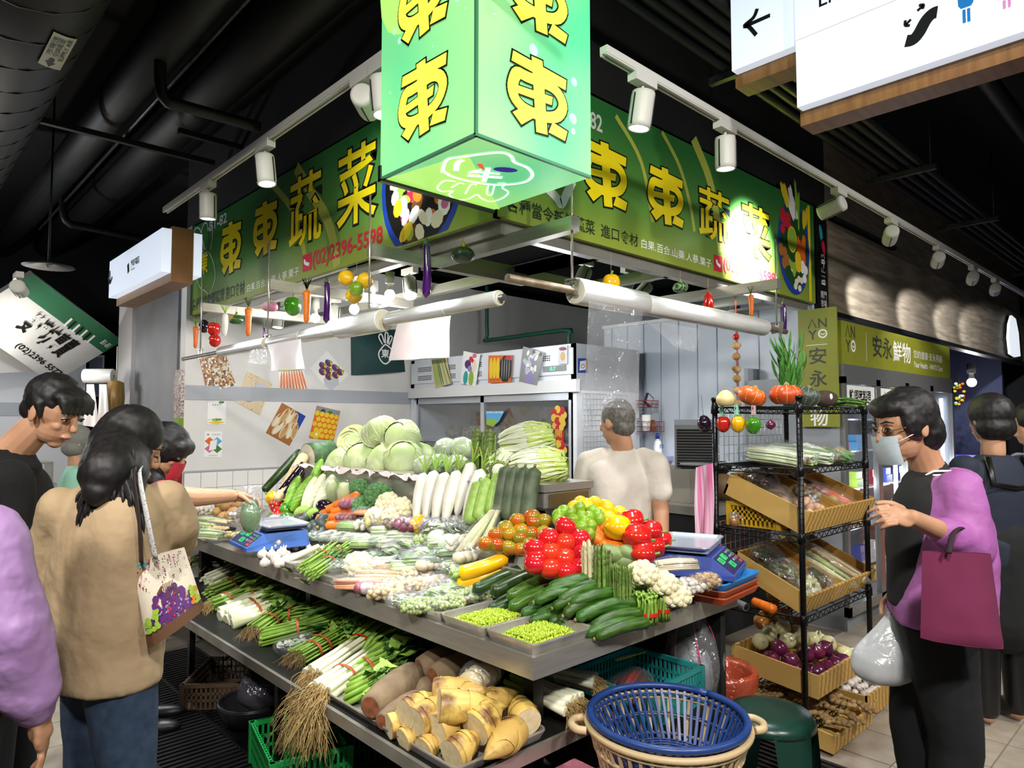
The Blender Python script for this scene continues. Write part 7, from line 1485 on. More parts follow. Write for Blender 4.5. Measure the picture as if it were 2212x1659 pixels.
# PEOPLE
m_skin=M('skin','#c99a7a',.5,col2='#bd8c6c',scale=12,sss=.08);m_skin2=M('skin_tan','#c08f6e',.5,sss=.08);m_hair=M('hair_black','#0b0a0a',.55,col2='#1c1819',scale=60,stretch=(1,1,.15));m_hairg=M('hair_grey','#4a4743',.55,col2='#6d6964',scale=70)
_ct=bpy.data.textures.new('folds','CLOUDS');_ct.noise_scale=.13;_ct.noise_depth=3;_ct2=bpy.data.textures.new('locks','CLOUDS');_ct2.noise_scale=.03
def cap(mb,a,b,ra,rb,n=14):
 a=V(a);b=V(b);d=b-a;L_=max(d.length,1e-4);d=d/L_;pts=[];rs=[]
 for k in range(5):t=PI/2*k/4;pts.append(a-d*ra*math.cos(t));rs.append(max(.001,ra*math.sin(t)))
 for k in range(5):t=PI/2*k/4;pts.append(b+d*rb*math.sin(t));rs.append(max(.001,rb*math.cos(t)))
 mb.tube(pts,rs,n)
def chain(mb,pts,rs):
 for i in range(len(pts)-1):cap(mb,pts[i],pts[i+1],rs[i],rs[i+1])
def ell3(mb,c,x,y,z,n=16,m=10):
 T=mb.T;mb.T=Matrix(((x[0],y[0],z[0],c[0]),(x[1],y[1],z[1],c[1]),(x[2],y[2],z[2],c[2]),(0,0,0,1)));mb.ell((0,0,0),1,n,m);mb.T=T
def blob(name,mb,mt,parent,vox=.008,sm=6,fold=0.,tex=None):
 o=mb.build(name,mt,parent)
 if parent is not None:o.matrix_parent_inverse=parent.matrix_basis.inverted()
 r=o.modifiers.new('weld','REMESH');r.mode='VOXEL';r.voxel_size=vox;r.use_smooth_shade=True
 if sm:s_=o.modifiers.new('soften','SMOOTH');s_.iterations=sm;s_.factor=.5
 if fold:d_=o.modifiers.new('folds','DISPLACE');d_.texture=tex or _ct;d_.strength=fold;d_.mid_level=.5
 return o
def child(mb,name,mt,parent):o=mb.build(name,mt,parent);o.matrix_parent_inverse=parent.matrix_basis.inverted();return o
def head(mb,C,f,up=V((0,0,1)),s=1.,face=True):
 """adds skull, jaw, nose, ears to a body mesh; returns axes"""
 f=V(f).normalized();r=f.cross(V(up)).normalized();u=r.cross(f)
 ell3(mb,C+u*.02*s-f*.008*s,f*.098*s,r*.077*s,u*.098*s);ell3(mb,C-u*.045*s+f*.022*s,f*.066*s,r*.056*s,u*.072*s)
 if face:
  ell3(mb,C-u*.1*s+f*.05*s,f*.026*s,r*.026*s,u*.02*s,10,8)
  cap(mb,C+f*.088*s+u*.012*s,C+f*.104*s-u*.026*s,.009*s,.014*s,10);ell3(mb,C+f*.088*s-u*.062*s,f*.013*s,r*.021*s,u*.010*s,10,8)
  for k in(-1,1):ell3(mb,C+r*.081*s*k-u*.012*s-f*.005*s,f*.018*s-u*.004*s,r*.008*s*k+f*.006,u*.031*s,10,8);ell3(mb,C+f*.05*s+r*.034*s*k-u*.03*s,f*.03*s,r*.018*s,u*.02*s,10,8)
 return f,r,u
def face(par,C,f,r,u,s=1.,closed=False):
 for k in(-1,1):
  if not closed:
   e=MB();ell3(e,C+f*.083*s+r*.033*s*k+u*.004*s,f*.009*s,r*.014*s,u*.007*s,10,6);child(e,'eye',M('eye_white','#d8d2cc',.3),par);e=MB();ell3(e,C+f*.089*s+r*.033*s*k+u*.003*s,f*.004*s,r*.006*s,u*.006*s,8,6);child(e,'iris',M('eye_dark','#17100c',.2),par)
  child(MB().tube([C+f*.09*s+r*.018*s*k+u*.005*s,C+f*.095*s+r*.033*s*k+u*(.012 if not closed else.002)*s,C+f*.083*s+r*.05*s*k+u*.005*s],.0025*s,5),'eyelid',m_hair,par)
  child(MB().tube([C+f*.096*s+r*.014*s*k+u*.028*s,C+f*.092*s+r*.036*s*k+u*.034*s,C+f*.078*s+r*.056*s*k+u*.026*s],[.003*s,.004*s,.002*s],5),'eyebrow',m_hair,par)
 child(MB().tube([C+f*.09*s-r*.022*s-u*.063*s,C+f*.1035*s-u*.0615*s,C+f*.09*s+r*.022*s-u*.063*s],[.001*s,.0025*s,.001*s],6),'mouth',M('lips','#9a5548',.5),par)
def hand(mb,W,d,side,nrm,curl=.5,s=1.,spread=.16,thumb=1):
 """W wrist, d pointing dir, side: toward thumb, nrm: palm normal; five jointed fingers"""
 d=V(d).normalized();nrm=V(nrm);nrm=(nrm-d*nrm.dot(d)).normalized();sd=d.cross(nrm)*(1 if d.cross(nrm).dot(V(side))>0 else -1)
 ell3(mb,W+d*.045*s,d*.052*s,sd*.04*s,nrm*.016*s);cap(mb,W,W+d*.04*s,.023*s,.026*s)
 for i,(o,L_) in enumerate(((.031,.07),(.0105,.078),(-.0105,.072),(-.03,.056))):
  p=W+d*.085*s+sd*o*s;a=0.;dd=(d+sd*o*spread*30*.12).normalized()
  for j,k in enumerate((.45,.32,.23)):
   a+=curl*(.7,1.,.8)[j];q_=dd*math.cos(a)+nrm*math.sin(a);e=p+q_*L_*k*s;cap(mb,p,e,(.0082-.0008*j)*s,(.0078-.0009*j)*s,10);p=e
 p=W+d*.022*s+sd*.03*s
 for j,(L_,k) in enumerate(((.04,.9),(.03,.5),(.022,.2))):
  q_=(sd*k*(1-.35*curl)+d*(.6+.2*j)+nrm*(.35+.5*curl*j*.6)).normalized();e=p+q_*L_*s*thumb;cap(mb,p,e,(.0125-.0015*j)*s,(.0112-.0015*j)*s,10);p=e
def torso(mb,secs,n=24,e=.85):
 """a trunk: smooth loft through elliptical sections, rounded at the top, closed at the hem"""
 c0,s0,f0,u0=secs[0];cN,sN_,fN,uN=secs[-1]
 S=[(c0+u0*.9,s0*.45,f0*.6)]+[(c,sx,fx) for c,sx,fx,u in secs]+[(cN-uN*.75,sN_*1.0,fN*1.0)]
 rows=smooth_pts([tuple(c)+tuple(a)+tuple(b) for c,a,b in S],5);vs=[];fs=[]
 for r in rows[::-1]:
  for j in range(n):a=2*PI*j/n;ca,sa=math.cos(a),math.sin(a);ca=math.copysign(abs(ca)**e,ca);sa=math.copysign(abs(sa)**e,sa);vs.append(V(r[0:3])+V(r[3:6])*ca+V(r[6:9])*sa)
 k=len(rows)
 for i in range(k-1):
  for j in range(n):fs.append((i*n+j,i*n+(j+1)%n,(i+1)*n+(j+1)%n,(i+1)*n+j))
 mb.add(vs,fs+[tuple(range(n))[::-1],tuple(range((k-1)*n,k*n))],0,True)
def person(label,base):return thing('person',label,'person',base)
def strands(name,mt,par,roots,fn,n,r=.004,seed=1):
 mb=MB();q=random.Random(seed)
 for k in range(n):pts=fn(q);mb.tube(pts,[r]*(len(pts)-2)+[r*.7,r*.2],5,0,False)
 o=child(mb,name,mt,par);o['kind']='stuff';return o
def shoe(par,p,f,mt,s=1.):
 mb=MB();f=V(f).normalized();r=f.cross(V((0,0,1)));ell3(mb,V(p)+f*.06*s+V((0,0,.04)),f*.13*s,r*.046*s,V((0,0,.042)));ell3(mb,V(p)+V((0,0,.06)),f*.06*s,r*.04*s,V((0,0,.07)));return blob('shoe',mb,mt,par,.008,4)
def down(p,z=0.):return V((p.x,p.y,z))
D0=3.75;t=person('vendor with grey hair in a cream T-shirt seen from behind',down(PD(1345,1000,D0)));f=(HF*.9-HR*.45).normalized();sd=f.cross(UP)
C=PD(1331,912,D0);mb=MB();hf,hr,hu=head(mb,C,(HF*.75-HR*.75-UP*.12));nb=PD(1345,975,D0);cap(mb,C-hu*.06-hf*.02,nb,.055,.062)
sL,sR=PD(1270,1000,D0+.02),PD(1418,1003,D0-.05);eR,wR=PD(1428,1105,D0-.06),PD(1432,1185,D0-.2);hip=PD(1345,1200,D0)
chain(mb,[sR,eR,wR],[.05,.044,.032]);hand(mb,wR,(wR-eR),sd*-1,HF,.5);chain(mb,[sL,PD(1262,1110,D0),PD(1250,1160,D0+.15)],[.05,.044,.032]);cap(mb,nb-UP*.12,hip,.075,.085)
blob('body',mb,m_skin2,t)
mb=MB();torso(mb,[(nb-UP*.07,sd*.19,f*.085,UP*.05),(PD(1345,1040,D0),sd*.215,f*.12,UP*.15),(PD(1345,1110,D0),sd*.20,f*.12,UP*.15),(PD(1345,1180,D0),sd*.18,f*.12,UP*.12)]);chain(mb,[PD(1300,985,D0),sL,PD(1258,1072,D0)],[.05,.068,.07]);chain(mb,[PD(1390,985,D0),sR,PD(1426,1062,D0-.05)],[.05,.068,.07]);cap(mb,nb-UP*.012,nb-UP*.05,.068,.085)
blob('t_shirt',mb,M('shirt_cream','#ddd3c8',.8,bump=2.5,bscale=9),t,.010,8,.012)
mb=MB();h2=down(hip,hip.z-.1)
for k in(-1,1):chain(mb,[h2+sd*.08*k,down(h2+sd*.09*k,.45),down(h2+sd*.09*k,.06)],[.11,.08,.06])
blob('trousers',mb,M('navy_cloth','#1f2430',.85),t,.012,4);[shoe(t,down(h2+sd*.09*k),f,m_dark) for k in(-1,1)]
mb=MB();ell3(mb,C+hu*.03-hf*.018,hf*.098,hr*.084,hu*.1);ell3(mb,C-hu*.03-hf*.045,hf*.06,hr*.07,hu*.06);blob('hair',mb,m_hairg,t,.006,3,.007,_ct2)
D0=2.38;t=person('woman in a purple jacket and face mask with a maroon tote, looking at the rack',down(PD(2020,1200,D0)));f=(-HR*.93+HF*.36).normalized();sd=f.cross(UP)
C=PD(1955,918,D0);mb=MB();hf,hr,hu=head(mb,C,(-HR*.95-HF*.12-UP*.24),s=1.02);nb=PD(2010,1022,D0+.02);cap(mb,C-hu*.05-hf*.025,nb,.05,.056)
sN,sF=PD(2075,1060,D0-.13),PD(2020,1055,D0+.2);eN=PD(2092,1175,D0-.17);wN=PD(1968,1118,D0-.3)
chain(mb,[sN,eN,wN],[.048,.04,.026]);hand(mb,wN,PD(1925,1112,D0-.33)-wN,UP,-UP*.55+HF*.75,.72,.95,thumb=.8)
wF=PD(1938,1275,D0+.12);chain(mb,[sF,PD(1985,1190,D0+.25),wF],[.045,.038,.026]);hand(mb,wF,V((0,0,-1)),f,-sd,1.1,.9)
hip=PD(2022,1330,D0);cap(mb,nb-UP*.12,hip,.07,.08);blob('body',mb,m_skin,t,.0042,3)
face(t,C,hf,hr,hu,1.02)
mb=MB();torso(mb,[(PD(2000,1070,D0),sd*.13,f*.095,UP*.07),(PD(1992,1150,D0),sd*.125,f*.112,UP*.14),(PD(1996,1260,D0),sd*.125,f*.115,UP*.10)]);cap(mb,nb-UP*.0,nb-UP*.04+f*.01,.064,.085);blob('polo_shirt',mb,M('polo_black','#1b1c1c',.85),t,.009,5,.008)
cl=MB()
for k,mt_ in((0,None),(1,None)):cl.tube([nb+UP*.012+f*(.064*math.cos(a))+sd*(.064*math.sin(a))-UP*(.04*max(0,math.cos(a)))-UP*.014*k for a in[x*.35-2.6 for x in range(16)]],.004,6)
child(cl,'collar_stripe',m_wht,t)
mb=MB();torso(mb,[(PD(2040,1062,D0+.01),sd*.175,f*.092,UP*.07),(PD(2046,1140,D0),sd*.182,f*.122,UP*.14),(PD(2040,1240,D0),sd*.185,f*.14,UP*.15),(PD(2032,1310,D0),sd*.19,f*.155,UP*.06)],e=.55)
chain(mb,[sN,eN+(sN-eN)*.2,eN,eN*.55+wN*.45],[.07,.078,.08,.05]);chain(mb,[sF,PD(1985,1180,D0+.25),PD(1955,1250,D0+.16)],[.066,.06,.045]);ell3(mb,PD(2075,1035,D0+.0),HR*.055,HF*.10,UP*.04)
blob('jacket',mb,M('jacket_purple','#a85fa6',.6,col2='#b06aae',scale=4,bump=3,bscale=10),t,.010,6,.022)
mb=MB();h2=down(hip,hip.z-.02);kk=PD(2018,1560,D0)
for k in(-1,1):chain(mb,[h2+sd*.075*k+f*.01,V((kk.x,kk.y,.42))+sd*.08*k+f*.05*k,V((kk.x,kk.y,.06))+sd*.08*k+f*.02*k],[.118,.082,.066])
blob('trousers',mb,M('trouser_black','#131418',.85),t,.012,5,.012);[shoe(t,V((kk.x,kk.y,0))+sd*.08*k+f*.02*k,f,m_dark,.95) for k in(-1,1)]
mb=MB();ell3(mb,C+hu*.032-hf*.022,hf*.104,hr*.088,hu*.102);ell3(mb,C-hu*.03-hf*.06,hf*.062,hr*.082,hu*.085);ell3(mb,C+hu*.075+hf*.045,hf*.058,hr*.078,hu*.042)
for k in(-1,1):ell3(mb,C+hr*.072*k+hu*.02+hf*.01,hf*.05,hr*.022,hu*.06)
blob('hair',mb,m_hair,t,.006,3,.010,_ct2)
mk=MB();
def mf(u,v):a=(u-.5)*2.3;b=(v-.5);return C+hf*(.068+.052*math.cos(a)*(1-.6*b*b))+hr*(.074*math.sin(a))-hu*(.064+.10*b)
mk.grid(lambda u,v:mf(u,v),14,8);o=child(mk,'face_mask',M('mask_blue','#c9d6de',.7,col2='#bccad4',scale=50,stretch=(1,1,8)),t)
for k in(-1,1):child(MB().tube([C+hf*.09+hr*.07*k-hu*.035,C+hf*.03+hr*.082*k-hu*.02,C+hr*.088*k-hu*.0],.0018,5),'mask_loop',m_wht,t)
gl=MB()
for k in(-1,1):gl.tube([C+hf*(.104-.012*abs(math.cos(a)))+hr*(.034*k+.026*math.cos(a))+hu*(.0+.018*math.sin(a)) for a in[x*PI/8 for x in range(17)]],.0014,5);gl.tube([C+hf*.092+hr*.06*k+hu*.004,C+hf*.04+hr*.082*k+hu*.006,C-hf*.005+hr*.085*k+hu*.006],.0014,5)
gl.tube([C+hf*.106+hr*.009,C+hf*.106-hr*.009],.0014,5);child(gl,'glasses',M('glasses_metal','#8a7a5a',.3,.8),t)
def tote(name,label,cat,TL,TR,BR,BL,th,mt,n=12,puff=.03):
 TL,TR,BR,BL=[V(a) for a in(TL,TR,BR,BL)];nn=(TR-TL).cross(BL-TL).normalized();o=thing(name,label,cat,(TL+TR)/2);mb=MB()
 for s_ in(1,-1):
  mb.grid(lambda u,v:((TL*(1-u)+TR*u)*(1-v)+(BL*(1-u)+BR*u)*v)+nn*s_*(th*(.25+.75*v)*math.sin(PI*min(1,max(0,u)))**.4*(1-.3*(v>.97))+puff*.35*noise.noise(V((u*2.5,v*2.5,s_)))*math.sin(PI*u)),n,n)
 mb.grid(lambda u,v:(BL*(1-u)+BR*u)+nn*(v*2-1)*th*.8*math.sin(PI*u)**.4,n,2);child(mb,'bag_body',mt,o);return o,nn
dN=D0-.36
tb,nn=tote('tote_bag','plain maroon fabric tote bag on the arm of the purple jacket woman','bag',PD(1992,1190,dN),PD(2140,1196,dN+.06),PD(2168,1398,dN+.06),PD(1988,1378,dN),.045,M('tote_maroon','#6d1f44',.85,col2='#742349',scale=5))
for o_ in(0,.02):child(MB().tube(smooth_pts([tuple(PD(2050,1195,dN-.03+o_)),tuple(PD(2058,1155,dN+.02+o_)),tuple(PD(2078,1140,dN+.10+o_)),tuple(PD(2090,1160,dN+.18+o_))],4),.008,6,flat=.4),'handle',M('strap_dark','#2a1a24',.8),tb)
P0=PD(1937,1305,D0+.1);t=thing('shopping_bag','full white plastic carrier bag held by the purple jacket woman','bag',P0);mb=MB();bc=PD(1905,1410,D0+.08)
def wbf(u,v):
 a=2*PI*v;z=u;r_=(.012+.105*min(1,u*1.55)**1.1)*(1 if u<.75 else math.sqrt(max(0,1-((u-.75)/.25)**2))*.98+.02);n_=1+.10*noise.noise(V((math.cos(a)*2,math.sin(a)*2,u*3)))+.05*math.sin(a*7+u*3)*(1-u);c=P0*(1-u)+(bc-UP*.11)*u
 return c+HR*(math.cos(a)*r_*n_)+HF*(math.sin(a)*r_*.8*n_)
child(mb.grid(wbf,22,28),'bag_body',film('white_film','#eef0f4',.12,.25,.8,.5,20),t);child(MB().tube(smooth_pts([tuple(P0),tuple(P0+UP*.03+HR*.01),tuple(P0+UP*.055)],4),.008,6),'handle',m_white_bag,t)
for k in range(2):child(MB().tube([bc+HR*.088+UP*(.02+.03*k),bc+HR*.105+UP*(.026+.03*k)],.004,5),'print_mark',m_dark,t)
D0=2.2;t=person('woman in a long beige coat with long black hair, seen from behind',down(PD(240,1300,D0)));f=(HF*.8+HR*.6).normalized();sd=f.cross(UP)
C=PD(283,962,D0+.08);mb=MB();hf,hr,hu=head(mb,C,(HR*.85+HF*.35-UP*.5),s=.98);nb=PD(258,1035,D0+.04);cap(mb,C-hu*.05-hf*.03,nb,.05,.058)
sL,sR=PD(125,1095,D0-.02),PD(362,1075,D0+.0);eL=PD(98,1215,D0+.05);eR=PD(388,1165,D0+.12)
chain(mb,[sL,eL,PD(150,1290,D0+.22)],[.05,.04,.028]);hand(mb,PD(150,1290,D0+.22),f,UP,-UP,.6);chain(mb,[sR,eR,PD(330,1200,D0+.36)],[.05,.042,.028]);hand(mb,PD(330,1200,D0+.36),f,UP,-UP,.6)
hip=PD(235,1440,D0);cap(mb,nb-UP*.12,hip,.075,.085);blob('body',mb,m_skin,t);face(t,C,hf,hr,hu,.98,True)
mb=MB();torso(mb,[(PD(245,1075,D0),sd*.20,f*.10,UP*.07),(PD(240,1150,D0),sd*.225,f*.14,UP*.13),(PD(232,1250,D0),sd*.215,f*.15,UP*.17),(PD(228,1340,D0),sd*.21,f*.155,UP*.15),(PD(228,1420,D0),sd*.21,f*.15,UP*.09)])
chain(mb,[sL,eL,PD(104,1245,D0+.06)],[.062,.066,.068]);chain(mb,[sR,PD(378,1130,D0+.04),PD(382,1175,D0+.16)],[.06,.072,.066]);cap(mb,nb-UP*.01,nb-UP*.05,.07,.1)
blob('coat',mb,M('coat_beige','#b8a07e',.85,col2='#ad9472',scale=3,bump=3,bscale=9),t,.010,6,.022)
mb=MB();h2=down(hip,hip.z-.02)
for k,off in((-1,0),(1,.02)):chain(mb,[h2+sd*.085*k,down(h2+sd*.11*k+f*off,.4),down(h2+sd*.115*k,.06)],[.11,.078,.062])
blob('jeans',mb,M('denim','#26364e',.85,col2='#33465f',scale=30),t,.012,4,.012);[shoe(t,down(h2+sd*.1*k),f,m_dark,.95) for k in(-1,1)]
mb=MB();ell3(mb,C+hu*.028-hf*.02,hf*.104,hr*.09,hu*.105);pts=[C-hf*.04,PD(235,1020,D0-.09),PD(215,1060,D0-.13)];chain(mb,pts,[.088,.085,.05]);chain(mb,[C-hf*.02-hr*.03,PD(275,1030,D0-.06),PD(290,1070,D0-.11)],[.08,.06,.028])
blob('hair',mb,m_hair,t,.007,3,.006,_ct2)
def hs(q):
 a=q.uniform(0,1);p0=PD(232+a*60,985+q.uniform(-15,20),D0-.06);p1=PD(200+a*95,1035+q.uniform(-10,15),D0-.115);p2=PD(172+a*140,1075+q.uniform(-15,40),D0-.135);p3=p2+(p2-p1)*.35+V((0,0,-.02));return smooth_pts([tuple(p0),tuple(p1),tuple(p2),tuple(p3)],3)
strands('hair_strands',m_hair,t,None,hs,70,.006,4)
dT=D0-.13;m_tote=M('tote_canvas','#d9cfba',.85)
TLp,TRp,BRp,BLp=PD(286,1212,dT),PD(398,1182,dT+.08),PD(440,1312,dT+.08),PD(318,1400,dT)
tb,nn=tote('tote_bag','canvas tote printed with zebra, pink blossoms and purple bush','bag',TLp,TRp,BRp,BLp,.04,m_tote)
nn=nn if nn.dot(FWD)<0 else -nn;lay=[0]
def tp_(pts,m_,lift=None):
 lay[0]+=1;q=[]
 for(u,v) in pts:q.append((TLp*(1-u)+TRp*u)*(1-v)+(BLp*(1-u)+BRp*u)*v+nn*(.04*(.25+.75*v)*math.sin(PI*min(1,max(.0,u)))**.4+.008+.00004*lay[0]))
 pm.poly(q,m_)
pm=MB();q=random.Random(6);cols=['purple','pink','red','lime','maroon','teal','dbrown','white','violet','orange']
def bl(u,v,r_,m_,n=7):tp_([(u+r_*math.cos(2*PI*k/n),v+r_*.85*math.sin(2*PI*k/n)) for k in range(n)],m_)
for gx in range(9):
 for gy in range(9):
  u,v=.03+gx*.115,.42+gy*.05
  if((u-.5)/.36)**2+((v-.72)/.28)**2<1 and v<.84:bl(u+q.uniform(-.03,.03),v+q.uniform(-.02,.02),.06,0)
for k in range(46):
 a=q.random()*6.28;r_=q.random()**.5;u,v=.5+.33*r_*math.cos(a),.68+.15*r_*math.sin(a)
 if v<.84:bl(u,v,.018,q.choice([8,2,8,4]),6)
for k in range(60):u=q.random();v=q.random()**1.6*.34;bl(.04+u*.9,.03+v*(1.1-.5*abs(u-.2)),.014,4 if k%3 else 1,6)
for k in range(26):bl(.03+q.random()*.22,.62+q.random()*.2,.035,3);bl(.84+q.random()*.12,.55+q.random()*.26,.035,3 if k%4 else 9)
for k in range(10):bl(.0+q.random()*.2,.02+q.random()*.07,.02,5)
for k in range(7):tp_([(.42+k*.03,.36+.01*(k%2)),(.435+k*.03,.36),(.43+k*.028,.455),(.415+k*.028,.455)],6)
tp_([(.3,.44),(.4,.37),(.42,.4),(.33,.47)],6)
for u in(.44,.47,.6,.63):tp_([(u,.45),(u+.015,.45),(u+.012,.56),(u,.56)],6)
child(pm,'printed_picture',[PRN[c] for c in cols],tb)['kind']='stuff'
pm=MB();lay[0]=60
for i in range(10):tp_([(i*.1,.84),(i*.1+.1,.84),(i*.1+.1,.99),(i*.1,.99)],0)
child(pm,'leather_base',M('tote_brown','#5a3a20',.7),tb)
for off,mt_,w_ in((0,M('strap_brown','#2c1d18',.75),.018),(12,M('strap_check','#2a2a30',.8,col2='#c9c9c9',scale=160,mode='voronoi',lo=.2,hi=.3),.012)):
 child(MB().tube(smooth_pts([tuple(PD(305+off*2.6,1215-off*.6,dT-.02)),tuple(PD(300+off*1.5,1120,D0-.165)),tuple(PD(289+off,1030,D0-.12)),tuple(PD(296+off,1012,D0-.02)),tuple(PD(310+off,1030,D0+.1))],5),w_,8,flat=.2),'strap',mt_,tb)
D0=2.66;t=person('young man in a black T-shirt looking down at the vegetables',down(PD(30,1200,D0)));f=(HR*.95+HF*.2).normalized();sd=f.cross(UP)
C=PD(118,888,D0);mb=MB();hf,hr,hu=head(mb,C,(HR*.9-HF*.18-UP*.42),s=1.08);nb=PD(28,975,D0);cap(mb,C-hu*.05-hf*.03,nb,.058,.068)
hip=PD(20,1330,D0);sN=PD(20,1040,D0-.2);cap(mb,nb-UP*.12,hip,.075,.085);chain(mb,[sN,PD(30,1200,D0-.2),PD(110,1260,D0-.1)],[.055,.045,.03]);hand(mb,PD(110,1260,D0-.1),f,UP,HF,.6);blob('body',mb,m_skin,t,.0042,3);face(t,C,hf,hr,hu,1.08)
mb=MB();torso(mb,[(PD(25,1040,D0),sd*.21,f*.10,UP*.08),(PD(28,1120,D0),sd*.21,f*.125,UP*.14),(PD(25,1220,D0),sd*.2,f*.125,UP*.16),(PD(22,1300,D0),sd*.19,f*.125,UP*.12)]);cap(mb,sN,PD(32,1150,D0-.2),.08,.075);cap(mb,nb-UP*.02,nb-UP*.06,.075,.1);blob('t_shirt',mb,M('shirt_black','#0c0c0d',.9),t,.010,6,.014)
mb=MB();[chain(mb,[hip+sd*.09*k,down(hip+sd*.1*k,.42),down(hip+sd*.1*k,.06)],[.12,.085,.065]) for k in(-1,1)];blob('trousers',mb,M('trouser_dark','#16181d',.85),t,.012,4);[shoe(t,down(hip+sd*.1*k),f,m_dark) for k in(-1,1)]
mb=MB();ell3(mb,C+hu*.045-hf*.025,hf*.108,hr*.094,hu*.1);ell3(mb,C-hu*.02-hf*.07,hf*.055,hr*.075,hu*.06);ell3(mb,C+hu*.078+hf*.05,hf*.06,hr*.08,hu*.04)
for k in range(7):cap(mb,C+hu*.07+hf*.08+hr*(k-3)*.02,C+hu*.03+hf*.106+hr*(k-3)*.022,.02,.006,8)
for k in(-1,1):cap(mb,C+hu*.03+hr*.08*k,C-hu*.015+hf*.025+hr*.082*k,.02,.008,8)
blob('hair',mb,m_hair,t,.006,2,.007,_ct2)
D0=3.35;t=person('woman in a pink shirt and red mask reaching over the blue scale',down(PD(335,1100,D0)));f=(HR*.9+HF*.3).normalized();sd=f.cross(UP)
C=PD(358,972,D0);mb=MB();hf,hr,hu=head(mb,C,(HR*.85+HF*.1-UP*.5));nb=PD(330,1030,D0);cap(mb,C-hu*.05-hf*.03,nb,.05,.058);sN=PD(348,1068,D0-.1);eN=PD(425,1074,D0-.02);wN=PD(508,1071,D0+.12)
chain(mb,[sN,eN,wN],[.05,.046,.03]);hand(mb,wN,HR*.9+HF*.25-UP*.18,-HF,-UP*.8-HF*.3,.55);hip=PD(315,1260,D0);cap(mb,nb-UP*.12,hip,.075,.085);blob('body',mb,m_skin,t,.0042,3)
face(t,C,hf,hr,hu);child(MB().lathe([(.031,-.003),(.034,0),(.031,.003)],16),'bracelet',M('bangle_gold','#b5893a',.3,.7),t).matrix_basis=t.matrix_basis@Matrix.Identity(4)
br=[c for c in t.children if c.name.startswith('bracelet')][0];br.matrix_parent_inverse=t.matrix_basis.inverted();br.matrix_basis=aim(wN,wN-eN)
mb=MB();torso(mb,[(PD(330,1075,D0),sd*.19,f*.10,UP*.08),(PD(322,1150,D0),sd*.19,f*.12,UP*.15),(PD(316,1230,D0),sd*.18,f*.12,UP*.15)]);cap(mb,sN,sN*.7+eN*.3,.072,.066);cap(mb,nb-UP*.01,nb-UP*.05,.065,.09);blob('shirt',mb,M('shirt_pink','#d2516a',.8),t,.010,6,.014)
mb=MB();[chain(mb,[hip+sd*.08*k,down(hip+sd*.09*k,.42),down(hip+sd*.09*k,.06)],[.115,.08,.06]) for k in(-1,1)];blob('trousers',mb,M('trouser_dark','#16181d',.85),t,.012,4);[shoe(t,down(hip+sd*.09*k),f,m_dark) for k in(-1,1)]
mb=MB();ell3(mb,C+hu*.03-hf*.015,hf*.115,hr*.098,hu*.108);chain(mb,[C-hf*.04-hu*.02,C-hf*.06-hu*.12,PD(335,1040,D0-.08)],[.09,.085,.05]);chain(mb,[C+hr*-.07,C+hr*-.07-hu*.1+hf*.02,C-hr*.07-hu*.17+hf*.04],[.04,.035,.012]);ell3(mb,C+hf*.07+hu*.055,hf*.045,hr*.075,hu*.045);blob('hair',mb,m_hair,t,.007,3,.009,_ct2)
mk=MB();mk.grid(lambda u,v:C+hf*(.066+.055*math.cos((u-.5)*2.3)*(1-.6*(v-.5)**2))+hr*(.076*math.sin((u-.5)*2.3))-hu*(.062+.10*(v-.5)),12,6);child(mk,'face_mask',M('mask_red','#b8283e',.7),t)
pb_=PD(543,1110,D0+.12);t2=thing('produce_bag','clear bag of dark green vegetable held on the blue scale','bagged produce',pb_-UP*.09);MB().ell((-.01,-.01,.08),(.05,.045,.085),14,10,fn=lambda d:1+.12*nz(d,2.5)).build('contents',M('bagged_green','#4a7a44',.5,col2='#6fa05c',scale=18),t2);MB().lathe([(0,-.002),(.04,.0),(.066,.05),(.068,.11),(.04,.16),(.03,.2),(.05,.23)],20,fn=lambda a,z:1+.06*math.sin(a*6+z*30)).build('clear_film',m_clear,t2)
D0=1.62;t=person('person in a lilac windbreaker cut off by the left picture edge',down(PD(-80,1400,D0)));f=(HR*.75+HF*.6).normalized();sd=f.cross(UP);mb=MB();C=PD(-170,930,D0);hf,hr,hu=head(mb,C,HF*.9-HR*.4);nb=PD(-160,1060,D0);cap(mb,C-hu*.05,nb,.05,.06)
hip=PD(-120,1500,D0);sN=PD(-35,1165,D0-.04);eN=PD(28,1360,D0-.06);wN=PD(82,1548,D0-.02);cap(mb,nb-UP*.12,hip,.075,.085);chain(mb,[sN,eN,wN],[.05,.042,.03]);hand(mb,wN,PD(98,1640,D0)-wN,-HR,-HR*.8-HF*.4,.38,1.0,thumb=.8);blob('body',mb,m_skin2,t,.0042,3)
mb=MB();torso(mb,[(PD(-140,1150,D0),sd*.17,f*.11,UP*.1),(PD(-125,1280,D0),sd*.17,f*.12,UP*.17),(PD(-120,1430,D0),sd*.17,f*.12,UP*.12)]);chain(mb,[sN,eN,PD(66,1490,D0-.03),PD(78,1530,D0-.02)],[.085,.08,.066,.045]);blob('windbreaker',mb,M('jacket_lilac','#a882b8',.5,col2='#b08cc0',scale=4,bump=3.5,bscale=9),t,.010,5,.026)
mb=MB();[chain(mb,[hip+sd*.09*k,down(hip+sd*.1*k,.4),down(hip+sd*.1*k,.06)],[.12,.085,.065]) for k in(-1,1)];blob('trousers',mb,M('trouser_dark','#16181d',.85),t,.012,4);[shoe(t,down(hip+sd*.1*k),f,m_dark) for k in(-1,1)]
mb=MB();ell3(mb,C+hu*.03-hf*.02,hf*.104,hr*.09,hu*.105);blob('hair',mb,m_hair,t,.007,3,.01,_ct2)
